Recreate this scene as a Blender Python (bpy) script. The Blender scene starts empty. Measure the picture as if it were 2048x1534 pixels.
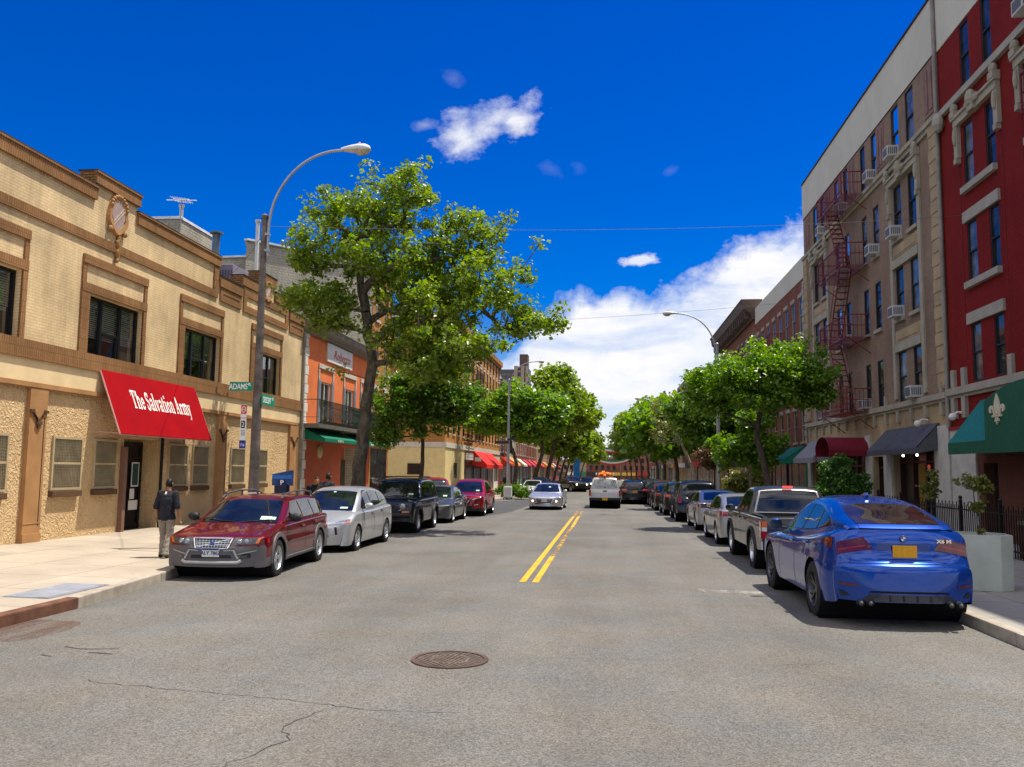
SUN, SKY, CLD, EXPO = 4.0, .085, 7.4, .70
import bpy, math, random
import numpy as np
from mathutils import Vector, Matrix
PI = math.pi; R = math.radians
sc = bpy.context.scene; COL = sc.collection
rnd = random.Random(7)
def gz(y): return -.005 * (y - 10)          # the street falls gently away from the camera
def lin(h):
    h = h.lstrip('#'); o = []
    for i in (0, 2, 4):
        c = int(h[i:i+2], 16) / 255; o.append(c / 12.92 if c <= .04045 else ((c + .055) / 1.055) ** 2.4)
    return tuple(o)
# ---------------------------------------------------------------- materials
def N(nt, typ, ins=None, **props):
    n = nt.nodes.new(typ)
    for k, v in props.items(): setattr(n, k, v)
    for k, v in (ins or {}).items():
        s = n.inputs[k]
        if isinstance(v, bpy.types.NodeSocket): nt.links.new(v, s)
        else: s.default_value = v
    return n
def newmat(name):
    m = bpy.data.materials.new(name); m.use_nodes = True
    nt = m.node_tree; return m, nt, nt.nodes['Principled BSDF']
def c4(c, k=1.): return (c[0]*k, c[1]*k, c[2]*k, 1)
def coords(nt, kind='pos'):
    if kind == 'pos': return N(nt, 'ShaderNodeNewGeometry').outputs['Position']
    return N(nt, 'ShaderNodeTexCoord').outputs['Object']
def wallcoords(nt):
    p = N(nt, 'ShaderNodeNewGeometry').outputs['Position']
    s = N(nt, 'ShaderNodeSeparateXYZ', {0: p})
    a = N(nt, 'ShaderNodeMath', {0: s.outputs[0], 1: s.outputs[1]}, operation='ADD')
    return N(nt, 'ShaderNodeCombineXYZ', {0: a.outputs[0], 1: s.outputs[2]}).outputs[0]
def noise(nt, vec, scale, detail=4, rough=.6, dist=0.):
    return N(nt, 'ShaderNodeTexNoise', {'Vector': vec, 'Scale': scale, 'Detail': detail, 'Roughness': rough, 'Distortion': dist}).outputs['Fac']
def rng(nt, v, a, b, c=0., d=1.):
    return N(nt, 'ShaderNodeMapRange', {0: v, 1: a, 2: b, 3: c, 4: d}).outputs[0]
def mixc(nt, f, a, b, mode='MIX'):
    n = N(nt, 'ShaderNodeMix', {0: f}, data_type='RGBA', blend_type=mode)
    for s, v in ((n.inputs[6], a), (n.inputs[7], b)):
        if isinstance(v, bpy.types.NodeSocket): nt.links.new(v, s)
        else: s.default_value = v if len(v) == 4 else c4(v)
    return n.outputs[2]
def bumpn(nt, h, strength, dist):
    return N(nt, 'ShaderNodeBump', {'Height': h, 'Strength': strength, 'Distance': dist}).outputs[0]
_MC = {}
def mat(name, col, rough=.6, metal=0., var=.14, vs=2.5, bump=0., bs=40., coat=0., spec=.28, space='obj', emit=None, es=0.):
    if name in _MC: return _MC[name]
    m, nt, b = newmat(name)
    if isinstance(col, str): col = lin(col)
    v = coords(nt, space)
    if var:
        f = rng(nt, noise(nt, v, vs, 6), .3, .7)
        nt.links.new(mixc(nt, f, c4(col, 1 - var), c4(col, 1 + var)), b.inputs['Base Color'])
        nt.links.new(rng(nt, noise(nt, v, vs * 3), .3, .7, max(0, rough - .08), min(1, rough + .08)), b.inputs['Roughness'])
    else:
        b.inputs['Base Color'].default_value = c4(col); b.inputs['Roughness'].default_value = rough
    b.inputs['Metallic'].default_value = metal; b.inputs['Specular IOR Level'].default_value = spec
    if coat: b.inputs['Coat Weight'].default_value = coat; b.inputs['Coat Roughness'].default_value = .03
    if bump: nt.links.new(bumpn(nt, noise(nt, v, bs, 3), bump, .01), b.inputs['Normal'])
    if emit: b.inputs['Emission Color'].default_value = c4(lin(emit) if isinstance(emit, str) else emit); b.inputs['Emission Strength'].default_value = es
    _MC[name] = m; return m
def brick(name, c1, c2, mortar, bw=.215, bh=.0715, ms=.012, bump=.5, stain=.25, rough=.85, vs=.6):
    if name in _MC: return _MC[name]
    m, nt, b = newmat(name); v = wallcoords(nt); p = coords(nt)
    c1, c2, mortar = [lin(c) if isinstance(c, str) else c for c in (c1, c2, mortar)]
    bt = N(nt, 'ShaderNodeTexBrick', {'Vector': v, 'Color1': c4(c1), 'Color2': c4(c2), 'Mortar': c4(mortar), 'Scale': 1., 'Mortar Size': ms, 'Mortar Smooth': .3, 'Bias': 0., 'Brick Width': bw, 'Row Height': bh})
    big = rng(nt, noise(nt, p, vs, 6, .65), .35, .7, 1 - stain, 1 + stain * .6)
    st = N(nt, 'ShaderNodeMapping', {'Vector': p, 'Scale': (3., 3., .25)})
    streak = rng(nt, noise(nt, st.outputs[0], 1.5, 5, .6), .42, .72, 1., 1 - stain * .7)
    mul = N(nt, 'ShaderNodeMath', {0: big, 1: streak}, operation='MULTIPLY').outputs[0]
    hs = N(nt, 'ShaderNodeHueSaturation', {'Color': bt.outputs['Color'], 'Value': mul})
    nt.links.new(hs.outputs[0], b.inputs['Base Color']); b.inputs['Roughness'].default_value = rough
    b.inputs['Specular IOR Level'].default_value = .12
    h = N(nt, 'ShaderNodeMath', {0: rng(nt, bt.outputs['Fac'], 0, 1, 1, 0), 1: noise(nt, p, 30, 3)}, operation='ADD').outputs[0]
    nt.links.new(bumpn(nt, h, bump, .008), b.inputs['Normal']); _MC[name] = m; return m
def stucco(name, col, dark, scale=7., dist=.05, strength=1.):
    m, nt, b = newmat(name); p = coords(nt); mp = N(nt, 'ShaderNodeMapping', {'Vector': p, 'Rotation': (.5, 0, 0), 'Scale': (1, 1.6, .8)}).outputs[0]
    w = N(nt, 'ShaderNodeVectorMath', {0: mp, 1: N(nt, 'ShaderNodeTexNoise', {'Vector': p, 'Scale': 5., 'Detail': 3}).outputs['Color']}, operation='ADD').outputs[0]
    vo = N(nt, 'ShaderNodeTexVoronoi', {'Vector': w, 'Scale': scale, 'Randomness': 1.}, feature='SMOOTH_F1').outputs['Distance']
    n2 = noise(nt, p, 22, 5, .7)
    h = N(nt, 'ShaderNodeMath', {0: vo, 1: N(nt, 'ShaderNodeMath', {0: n2, 1: .5}, operation='MULTIPLY').outputs[0]}, operation='ADD').outputs[0]
    f = rng(nt, noise(nt, p, .8, 6, .7), .3, .72)
    nt.links.new(mixc(nt, f, c4(dark), c4(col)), b.inputs['Base Color'])
    b.inputs['Roughness'].default_value = .9; b.inputs['Specular IOR Level'].default_value = .2
    nt.links.new(bumpn(nt, h, strength, dist), b.inputs['Normal']); return m
def glass_see(name, tint=(.82, .86, .85), refl=.17):
    m, nt, b = newmat(name); out = nt.nodes['Material Output']
    lw = N(nt, 'ShaderNodeFresnel', {'IOR': 1.5}).outputs[0]
    f = rng(nt, lw, 0, 1, refl, 1.)
    wav = bumpn(nt, noise(nt, coords(nt, 'obj'), 1.5, 1), .08, .05)
    g = N(nt, 'ShaderNodeBsdfGlossy', {'Color': (.95, .97, 1, 1), 'Roughness': .02, 'Normal': wav})
    t = N(nt, 'ShaderNodeBsdfTransparent', {'Color': c4(tint)})
    mx = N(nt, 'ShaderNodeMixShader', {0: f, 1: t.outputs[0], 2: g.outputs[0]})
    nt.links.new(mx.outputs[0], out.inputs['Surface']); return m
def glass_dark(name, col=(.012, .015, .018), rough=.03, wav=.12):
    m, nt, b = newmat(name); p = coords(nt, 'obj')
    f = rng(nt, noise(nt, p, 2.3, 4), .35, .7)
    nt.links.new(mixc(nt, f, c4(col, .5), c4(col, 1.8)), b.inputs['Base Color'])
    b.inputs['Roughness'].default_value = rough; b.inputs['Specular IOR Level'].default_value = .8
    nt.links.new(bumpn(nt, noise(nt, p, 1.2, 1), wav, .05), b.inputs['Normal']); return m
def paint(name, col, metal=.35, rough=.32, flake=True):
    if name in _MC: return _MC[name]
    m, nt, b = newmat(name); col = lin(col) if isinstance(col, str) else col
    p = coords(nt, 'obj')
    f = rng(nt, noise(nt, p, 3, 5), .35, .7)
    base = mixc(nt, f, c4(col, .94), c4(col, 1.06))
    z = N(nt, 'ShaderNodeSeparateXYZ', {0: p}).outputs[2]
    dust = N(nt, 'ShaderNodeMath', {0: rng(nt, z, .15, .6, .13, 0.), 1: noise(nt, p, 8, 5)}, operation='MULTIPLY').outputs[0]
    nt.links.new(mixc(nt, dust, base, (.16, .145, .12, 1)), b.inputs['Base Color'])
    b.inputs['Metallic'].default_value = metal; b.inputs['Roughness'].default_value = rough
    b.inputs['Coat Weight'].default_value = .85; b.inputs['Coat Roughness'].default_value = .03; b.inputs['Specular IOR Level'].default_value = .08
    if flake: nt.links.new(bumpn(nt, noise(nt, p, 900, 1), .05, .001), b.inputs['Normal'])
    _MC[name] = m; return m
def leafmat(name, dark, light, trans=.35, rough=.45):
    if name in _MC: return _MC[name]
    m, nt, b = newmat(name); out = nt.nodes['Material Output']
    ri = N(nt, 'ShaderNodeNewGeometry').outputs['Random Per Island']
    cl = noise(nt, coords(nt), .7, 3)
    k = N(nt, 'ShaderNodeMath', {0: N(nt, 'ShaderNodeMath', {0: ri, 1: .6}, operation='MULTIPLY').outputs[0], 1: rng(nt, cl, .3, .7, 0, .4)}, operation='ADD').outputs[0]
    col = mixc(nt, k, c4(dark), c4(light))
    nt.links.new(col, b.inputs['Base Color']); b.inputs['Roughness'].default_value = .34; b.inputs['Specular IOR Level'].default_value = .55
    bright = N(nt, 'ShaderNodeHueSaturation', {'Color': col, 'Value': 1.5, 'Saturation': 1.15})
    t = N(nt, 'ShaderNodeBsdfTranslucent', {'Color': bright.outputs[0]})
    mx = N(nt, 'ShaderNodeMixShader', {0: trans, 1: b.outputs[0], 2: t.outputs[0]})
    nt.links.new(mx.outputs[0], out.inputs['Surface']); _MC[name] = m; return m
# ---------------------------------------------------------------- meshes
ORG = {}
class MB:
    def __init__(s): s.v = []; s.f = []; s.m = []
    def add(s, vs, fs, mi=0):
        o = len(s.v); s.v += [tuple(p) for p in vs]; s.f += [tuple(i + o for i in f) for f in fs]; s.m += [mi] * len(fs); return s
    def quad(s, a, b, c, d, mi=0): return s.add([a, b, c, d], [(0, 1, 2, 3)], mi)
    def poly(s, pts, mi=0): return s.add(pts, [tuple(range(len(pts)))], mi)
    def box(s, x0, x1, y0, y1, z0, z1, mi=0):
        x0, x1 = min(x0, x1), max(x0, x1); y0, y1 = min(y0, y1), max(y0, y1); z0, z1 = min(z0, z1), max(z0, z1)
        v = [(x, y, z) for z in (z0, z1) for y in (y0, y1) for x in (x0, x1)]
        return s.add(v, [(0, 2, 3, 1), (4, 5, 7, 6), (0, 1, 5, 4), (2, 6, 7, 3), (0, 4, 6, 2), (1, 3, 7, 5)], mi)
    def hexa(s, b, t, mi=0):   # bottom quad, top quad
        return s.add(list(b) + list(t), [(3, 2, 1, 0), (4, 5, 6, 7), (0, 1, 5, 4), (1, 2, 6, 5), (2, 3, 7, 6), (3, 0, 4, 7)], mi)
    def prism(s, pts, ax, d0, d1, mi=0):   # 2-D outline pushed along axis ax
        def P(p, d): return {'x': (d, p[0], p[1]), 'y': (p[0], d, p[1]), 'z': (p[0], p[1], d)}[ax]
        n = len(pts); v = [P(p, d0) for p in pts] + [P(p, d1) for p in pts]
        return s.add(v, [tuple(range(n - 1, -1, -1)), tuple(range(n, 2 * n))] + [(i, (i + 1) % n, n + (i + 1) % n, n + i) for i in range(n)], mi)
    def tube(s, pts, r, n=8, mi=0, caps=True):
        pts = [Vector(p) for p in pts]; k = len(pts); rs = r if hasattr(r, '__len__') else [r] * k
        up = Vector((0, 0, 1)); v = []; prev = None
        for i, p in enumerate(pts):
            d = (pts[min(i + 1, k - 1)] - pts[max(i - 1, 0)]).normalized()
            if prev is None:
                a = d.cross(up)
                if a.length < .05: a = d.cross(Vector((1, 0, 0)))
            else: a = prev - d * prev.dot(d)
            a.normalize(); prev = a; b = d.cross(a)
            v += [p + (a * math.cos(2 * PI * j / n) + b * math.sin(2 * PI * j / n)) * rs[i] for j in range(n)]
        f = [(i * n + j, i * n + (j + 1) % n, (i + 1) * n + (j + 1) % n, (i + 1) * n + j) for i in range(k - 1) for j in range(n)]
        if caps: f += [tuple(range(n - 1, -1, -1)), tuple((k - 1) * n + j for j in range(n))]
        return s.add(v, f, mi)
    def lathe(s, prof, n=24, ax='z', c=(0, 0, 0), mi=0):
        v = []
        for r, h in prof:
            for j in range(n):
                a = 2 * PI * j / n; p = (r * math.cos(a), r * math.sin(a))
                q = {'z': (p[0], p[1], h), 'x': (h, p[0], p[1]), 'y': (p[0], h, p[1])}[ax]; v.append((q[0] + c[0], q[1] + c[1], q[2] + c[2]))
        k = len(prof)
        return s.add(v, [(i * n + j, i * n + (j + 1) % n, (i + 1) * n + (j + 1) % n, (i + 1) * n + j) for i in range(k - 1) for j in range(n)], mi)
    def ball(s, c, r, n=12, mi=0):
        rx, ry, rz = r if hasattr(r, '__len__') else (r, r, r); v = []; k = n // 2
        for i in range(k + 1):
            t = PI * i / k
            for j in range(n):
                a = 2 * PI * j / n; v.append((c[0] + rx * math.sin(t) * math.cos(a), c[1] + ry * math.sin(t) * math.sin(a), c[2] + rz * math.cos(t)))
        return s.add(v, [(i * n + j, (i + 1) * n + j, (i + 1) * n + (j + 1) % n, i * n + (j + 1) % n) for i in range(k) for j in range(n)], mi)
    def grid(s, P, mi=0, flip=False):
        r, c = len(P), len(P[0]); v = [p for row in P for p in row]
        f = [(i * c + j, i * c + j + 1, (i + 1) * c + j + 1, (i + 1) * c + j) for i in range(r - 1) for j in range(c - 1)]
        if flip: f = [q[::-1] for q in f]
        return s.add(v, f, mi)
    def mesh(s, name, mats, org=(0, 0, 0), smooth=False):
        me = bpy.data.meshes.new(name)
        o = org; me.from_pydata([(p[0] - o[0], p[1] - o[1], p[2] - o[2]) for p in s.v], [], s.f)
        for m in (mats if isinstance(mats, (list, tuple)) else [mats]): me.materials.append(m)
        if len(me.materials) > 1: me.polygons.foreach_set('material_index', s.m)
        me.validate(); me.update()
        if smooth:
            me.polygons.foreach_set('use_smooth', [True] * len(me.polygons))
            if smooth is not True: me.set_sharp_from_angle(angle=R(smooth))
        return me
    def build(s, name, mats, parent=None, smooth=False, bevel=0, label=None, org=None):
        if org is None: org = ORG.get(parent.name, (0, 0, 0)) if parent else (0, 0, 0)
        ob = bpy.data.objects.new(name, s.mesh(name, mats, org, smooth)); COL.objects.link(ob)
        ORG[ob.name] = org
        if parent: ob.parent = parent
        else: ob.location = org
        if bevel:
            b = ob.modifiers.new('bevel', 'BEVEL'); b.width = bevel; b.segments = 2; b.limit_method = 'ANGLE'; b.angle_limit = R(35)
        if label: ob['label'] = label
        return ob
def tag(o, label, cat=None, group=None, kind=None):
    o['label'] = label
    if cat: o['category'] = cat
    if group: o['group'] = group
    if kind: o['kind'] = kind
    return o
def thing(name, label, cat, loc=(0, 0, 0), rz=0, group=None, world=False):
    o = bpy.data.objects.new(name, None); COL.objects.link(o); o.location = loc; o.rotation_euler.z = rz
    o.empty_display_size = .2; ORG[o.name] = tuple(loc) if world else (0, 0, 0)
    return tag(o, label, cat, group)
KIDS = {}
def copy_tree(o, parent=None):
    c = o.copy(); COL.objects.link(c)
    if parent: c.parent = parent
    for ch in list(o.children): copy_tree(ch, c)
    return c
def struct(mb, name, m, label=None, smooth=False):
    o = mb.build(name, m, None, smooth); o['kind'] = 'structure'
    if label: o['label'] = label
    return o
def text_mesh(body, size, extrude=.004, bold=0., shear=0., spacing=1., align='CENTER'):
    cu = bpy.data.curves.new('lettering', 'FONT'); cu.body = body; cu.size = size; cu.extrude = extrude; cu.offset = bold; cu.shear = shear
    cu.align_x = align; cu.align_y = 'CENTER'; cu.space_character = spacing; cu.resolution_u = 3
    ob = bpy.data.objects.new('lettering', cu); COL.objects.link(ob)
    dg = bpy.context.evaluated_depsgraph_get(); dg.update()
    me = bpy.data.meshes.new_from_object(ob.evaluated_get(dg)); bpy.data.objects.remove(ob); bpy.data.curves.remove(cu); return me
def text_part(name, body, size, m, parent, M4, sx=1., **k):
    me = text_mesh(body, size, **k); o = ORG.get(parent.name, (0, 0, 0)) if parent else (0, 0, 0)
    me.transform(Matrix.Translation(-Vector(o)) @ M4 @ Matrix.Diagonal((sx, 1, 1, 1))); me.materials.clear(); me.materials.append(m)
    ob = bpy.data.objects.new(name, me); COL.objects.link(ob)
    if parent: ob.parent = parent
    return ob
def frame(o, xd, yd):   # 4x4 matrix with local x, y axes along the given directions
    xd = Vector(xd).normalized(); yd = Vector(yd); yd = (yd - xd * yd.dot(xd)).normalized(); zd = xd.cross(yd)
    return Matrix(((xd.x, yd.x, zd.x, o[0]), (xd.y, yd.y, zd.y, o[1]), (xd.z, yd.z, zd.z, o[2]), (0, 0, 0, 1)))
# ---------------------------------------------------------------- camera, sun, sky
cam = bpy.data.cameras.new('camera'); co = bpy.data.objects.new('camera', cam); COL.objects.link(co); sc.camera = co
_f = 1700.; _v = Vector((191 / _f, -174 / _f, 1)).normalized(); _r = .0117
_u = Vector((_r, 1, -(_v.x * _r + _v.y) / _v.z)).normalized(); _x = _u.cross(_v)
co.matrix_world = Matrix(((_x.x, _x.y, -_x.z, 0), (_v.x, _v.y, -_v.z, 0), (_u.x, _u.y, -_u.z, 2.0), (0, 0, 0, 1)))
cam.lens = _f / 2048 * 36; cam.sensor_width = 36; cam.clip_end = 8000; cam.clip_start = .1
EL, AZ = R(70), R(61)       # sun height; turned right of the street direction
sd = Vector((math.cos(EL) * math.sin(AZ), math.cos(EL) * math.cos(AZ), math.sin(EL)))
sl = bpy.data.lights.new('sun', 'SUN'); sl.energy = SUN; sl.angle = R(.53); sl.color = (1, .94, .83)
so = bpy.data.objects.new('sun', sl); COL.objects.link(so); so.rotation_euler = sd.to_track_quat('Z', 'Y').to_euler()
w = bpy.data.worlds.new('World'); sc.world = w; w.use_nodes = True; nt = w.node_tree
bg = nt.nodes['Background']; bg.inputs[1].default_value = SKY
sky = N(nt, 'ShaderNodeTexSky', sky_type='NISHITA', sun_disc=False, sun_elevation=EL, sun_rotation=AZ, air_density=1.0, dust_density=.3, ozone_density=3.)
hs = N(nt, 'ShaderNodeHueSaturation', {'Color': sky.outputs[0], 'Hue': .527, 'Saturation': 1.72, 'Value': .95})
inv = N(nt, 'ShaderNodeTexCoord').outputs['Generated']
sx, sy, sz = N(nt, 'ShaderNodeSeparateXYZ', {0: inv}).outputs
def mth(op, a, b=0., c=0.):
    return N(nt, 'ShaderNodeMath', {0: a, 1: b, 2: c}, operation=op).outputs[0]
ay = mth('MAXIMUM', mth('ABSOLUTE', sy), .02)
p_ = mth('DIVIDE', sx, ay); q_ = mth('DIVIDE', sz, ay)
pq = N(nt, 'ShaderNodeCombineXYZ', {0: p_, 1: q_, 2: mth('MULTIPLY', mth('LESS_THAN', sy, 0.), 7.)}).outputs[0]
def nz(scale, sxy=(1, 1), det=7, ro=.6, off=(0, 0), dist=.3):
    mp = N(nt, 'ShaderNodeMapping', {'Vector': pq, 'Scale': (sxy[0], sxy[1], 1), 'Location': (off[0], off[1], 0)})
    return noise(nt, mp.outputs[0], scale, det, ro, dist)
n1 = nz(9., det=9, ro=.62); n2 = nz(7., (1, 3.2), off=(3, 1)); n3 = nz(28., (1, 1.4), det=6); n4 = nz(60., (1, 1.3), det=6, ro=.65)
# the big bank low on the right, its upper edge rising to the right
edge = N(nt, 'ShaderNodeFloatCurve', {'Value': rng(nt, p_, -.4, .6)})
cv = edge.mapping.curves[0]; pts = [(-.4, .03), (-.13, .135), (-.055, .205), (0., .213), (.055, .222), (.10, .236), (.17, .272), (.23, .298), (.4, .36), (.6, .43)]
while len(cv.points) < len(pts): cv.points.new(.5, .5)
for pt, (a, b) in zip(cv.points, pts): pt.location = (a + .4, b)
edge.mapping.update()
bank = mth('MULTIPLY_ADD', mth('SUBTRACT', edge.outputs[0], q_), 11., mth('MULTIPLY_ADD', mth('SUBTRACT', n1, .5), 1.25, mth('MULTIPLY', mth('SUBTRACT', n3, .5), .6)))
thin = rng(nt, n2, .36, .52, .74, 1.0)
hole = rng(nt, mth('ADD', mth('MULTIPLY', mth('SUBTRACT', q_, .12), 1.8), mth('MULTIPLY', n2, .9)), .28, .62, 0., 1.)
bankf = mth('MULTIPLY', rng(nt, bank, -.02, .30), mth('MINIMUM', thin, 1.))
def puff(c, rad, ang, k=1., soft=1.15, amp=1.5):
    a = mth('SUBTRACT', p_, c[0]); b = mth('SUBTRACT', q_, c[1])
    ca, sa = math.cos(ang), math.sin(ang)
    u = mth('DIVIDE', mth('ADD', mth('MULTIPLY', a, ca), mth('MULTIPLY', b, sa)), rad[0])
    v = mth('DIVIDE', mth('SUBTRACT', mth('MULTIPLY', b, ca), mth('MULTIPLY', a, sa)), rad[1])
    d = mth('SQRT', mth('ADD', mth('MULTIPLY', u, u), mth('MULTIPLY', v, v)))
    e = mth('ADD', mth('SUBTRACT', 1., d), mth('ADD', mth('MULTIPLY', mth('SUBTRACT', n1, .5), amp), mth('ADD', mth('MULTIPLY', mth('SUBTRACT', n3, .5), 1.5), mth('MULTIPLY', mth('SUBTRACT', n4, .5), 1.0))))
    return mth('MULTIPLY', rng(nt, e, 0., soft), k)
puffs = [puff((-.142, .428), (.060, .027), .42, 1.), puff((-.118, .428), (.036, .028), -.25, 1.), puff((-.178, .412), (.036, .034), .3, .95), puff((-.19, .482), (.018, .012), -.5, .14), puff((-.07, .365), (.018, .011), -.5, .06),
         puff((-.035, .364), (.012, .010), 0, .05), puff((.073, .357), (.011, .007), .4, .09), puff((-.225, .425), (.022, .009), .1, .35), puff((.04, .249), (.030, .009), .1, .85, .5, 1.2)]
den = bankf
for p in puffs: den = mth('MAXIMUM', den, p)
# unseen bright clouds added behind and beside the viewer to whiten the ambient light
other = mth('MULTIPLY', rng(nt, nz(2.2, (1, 1.6), off=(9, 4)), .40, .55), mth('MAXIMUM', mth('LESS_THAN', sy, .15), mth('GREATER_THAN', mth('ABSOLUTE', p_), .95)))
other = mth('MULTIPLY', other, rng(nt, sz, .22, .42))
shade = rng(nt, mth('ADD', n2, mth('MULTIPLY', mth('SUBTRACT', n1, .5), .6)), .32, .62)
cc = mixc(nt, shade, (CLD * .74, CLD * .82, CLD * .97, 1), (CLD, CLD * .985, CLD * .98, 1))
nt.links.new(mixc(nt, other, mixc(nt, den, hs.outputs[0], cc), (CLD * 1.5, CLD * 1.47, CLD * 1.44, 1)), bg.inputs[0])
vs = sc.view_settings; vs.view_transform = 'Standard'; vs.look = 'None'; vs.exposure = EXPO; vs.gamma = 1; vs.use_curve_mapping = False
sc.cycles.max_bounces = 6; sc.cycles.diffuse_bounces = 3; sc.cycles.glossy_bounces = 3; sc.cycles.transparent_max_bounces = 12; sc.cycles.transmission_bounces = 3
sc.cycles.use_denoising = True; sc.cycles.sample_clamp_indirect = 6
# ================================================================ ground
def asphalt_mat(name, c, patchy=.2, speck=.42):
    m, nt, b = newmat(name); p = coords(nt); c = lin(c) if isinstance(c, str) else c
    st = N(nt, 'ShaderNodeMapping', {'Vector': p, 'Scale': (1., .06, 1.)}).outputs[0]
    lanes = rng(nt, noise(nt, st, .9, 5, .6), .3, .7, 1 - patchy * .6, 1 + patchy * .6)
    big = rng(nt, noise(nt, p, .35, 7, .65), .3, .7, 1 - patchy, 1 + patchy)
    vo = N(nt, 'ShaderNodeTexVoronoi', {'Vector': p, 'Scale': 88.}); grain = rng(nt, N(nt, 'ShaderNodeSeparateColor', {0: vo.outputs['Color']}).outputs[0], 0, 1, 1 - speck, 1 + speck)
    g2 = rng(nt, noise(nt, p, 22, 4, .7), .3, .7, .88, 1.12)
    k = N(nt, 'ShaderNodeMath', {0: N(nt, 'ShaderNodeMath', {0: lanes, 1: big}, operation='MULTIPLY').outputs[0], 1: N(nt, 'ShaderNodeMath', {0: grain, 1: g2}, operation='MULTIPLY').outputs[0]}, operation='MULTIPLY').outputs[0]
    warm = mixc(nt, rng(nt, noise(nt, p, .8, 5), .35, .65), c4((c[0] * 1.05, c[1] * .99, c[2] * .92)), c4((c[0] * .97, c[1] * 1., c[2] * 1.04)))
    sp = rng(nt, noise(nt, p, 1.7, 8, .75), .62, .70, 0., .45)      # old oil spots
    h = N(nt, 'ShaderNodeHueSaturation', {'Color': warm, 'Value': k}).outputs[0]
    nt.links.new(mixc(nt, sp, h, (.045, .043, .042, 1)), b.inputs['Base Color']); b.inputs['Roughness'].default_value = .82; b.inputs['Specular IOR Level'].default_value = .3
    hh = N(nt, 'ShaderNodeMath', {0: vo.outputs['Distance'], 1: noise(nt, p, 40, 4, .7)}, operation='ADD').outputs[0]
    nt.links.new(bumpn(nt, hh, .55, .006), b.inputs['Normal']); return m
M_asph = asphalt_mat('asphalt', (.131, .125, .112)); M_patch = asphalt_mat('asphalt_dark', (.062, .062, .064), .12)
def slab_mat(name, c, w=1.5, h=1.5):
    m, nt, b = newmat(name); p = coords(nt)
    bt = N(nt, 'ShaderNodeTexBrick', {'Vector': p, 'Color1': c4(c, .9), 'Color2': c4(c, 1.07), 'Mortar': c4(c, .45), 'Scale': 1., 'Mortar Size': .012, 'Brick Width': w, 'Row Height': h}, offset=0.)
    st = rng(nt, noise(nt, p, .7, 7, .65), .3, .72, .78, 1.12); gr = rng(nt, noise(nt, p, 60, 3), .3, .7, .93, 1.07)
    gum = rng(nt, noise(nt, p, 5, 3, .5), .68, .72, 1., .75)
    k = N(nt, 'ShaderNodeMath', {0: N(nt, 'ShaderNodeMath', {0: st, 1: gr}, operation='MULTIPLY').outputs[0], 1: gum}, operation='MULTIPLY').outputs[0]
    nt.links.new(N(nt, 'ShaderNodeHueSaturation', {'Color': bt.outputs[0], 'Value': k}).outputs[0], b.inputs['Base Color']); b.inputs['Roughness'].default_value = .85
    nt.links.new(bumpn(nt, N(nt, 'ShaderNodeMath', {0: noise(nt, p, 50, 4), 1: bt.outputs['Fac']}, operation='SUBTRACT').outputs[0], .3, .006), b.inputs['Normal']); return m
M_side = slab_mat('pavement_concrete', (.40, .335, .255)); M_side2 = slab_mat('pavement_concrete_grey', (.29, .27, .24))
M_kerb = mat('kerb_granite', (.34, .295, .235), .8, var=.25, vs=4, bump=.3, space='pos')
M_rust = mat('rusty_steel_kerb', (.13, .058, .034), .75, var=.4, vs=5, bump=.4, space='pos')
def gq(mb, pts, dz=0., mi=0): return mb.poly([(x, y, gz(y) + dz) for x, y in pts], mi)
g = MB(); gq(g, [(-1500, -1500), (1500, -1500), (1500, 3500), (-1500, 3500)]); struct(g, 'road', M_asph)
def kerbed(name, poly, kerb_n, dz=.15, m=M_side, rise=0.):
    """pavement slab: poly starts with the kerb line (kerb_n points), the rest lies inside the blocks"""
    mb = MB(); top = [(x, y, gz(y) + dz + (rise if i >= kerb_n else 0)) for i, (x, y) in enumerate(poly)]; mb.poly(top); struct(mb, name, m)
    k = MB()
    for (x0, y0), (x1, y1) in zip(poly[:kerb_n - 1], poly[1:kerb_n]):
        d = Vector((x1 - x0, y1 - y0)); n = Vector((-d.y, d.x)).normalized() * .17; L = d.length; s = max(1, int(L / 2.4))
        for i in range(s):
            a = Vector((x0, y0)) + d * (i / s + .003 / L); b = Vector((x0, y0)) + d * ((i + 1) / s - .003 / L); j = rnd.uniform(-.006, .006)
            o = n * -.02
            P = [(a.x + o.x, a.y + o.y), (b.x + o.x, b.y + o.y), (b.x + n.x, b.y + n.y), (a.x + n.x, a.y + n.y)]
            k.hexa([(x, y, gz(y) - .1) for x, y in P], [(x, y, gz(y) + dz + .006 + j) for x, y in P], 1 if a.y < 10.9 and (a.x > 0 or a.y < 10.2) else 0)
    o = k.build(name.replace('pavement', 'kerb'), [M_kerb, M_rust], bevel=.02); o['kind'] = 'structure'
kerbed('pavement_left', [(-13.0, 51.6), (-9.2, 51.2), (-8.2, 50.4), (-8.05, 49), (-8.05, 30), (-8.05, 16.2), (-7.72, 14.3), (-7.36, 11.4), (-7.3, -30), (-13.7, -30), (-13.7, 51.0)][::-1][2:] + [(-13.7, 51.0), (-13.7, -30)], 9, rise=.07)
kerbed('pavement_left_far', [(-7.75, 420), (-7.75, 62), (-8.1, 60.2), (-9.2, 59.4), (-30, 59.4)][::-1] + [(-30, 62), (-13.7, 66), (-13.7, 420)], 5, rise=.05)
kerbed('pavement_right', [(4.80, -30), (4.80, 420), (11.3, 420), (11.3, -30)][:2][::-1] + [(11.3, -30), (11.3, 420)], 2, m=M_side2, rise=.06)
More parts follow.
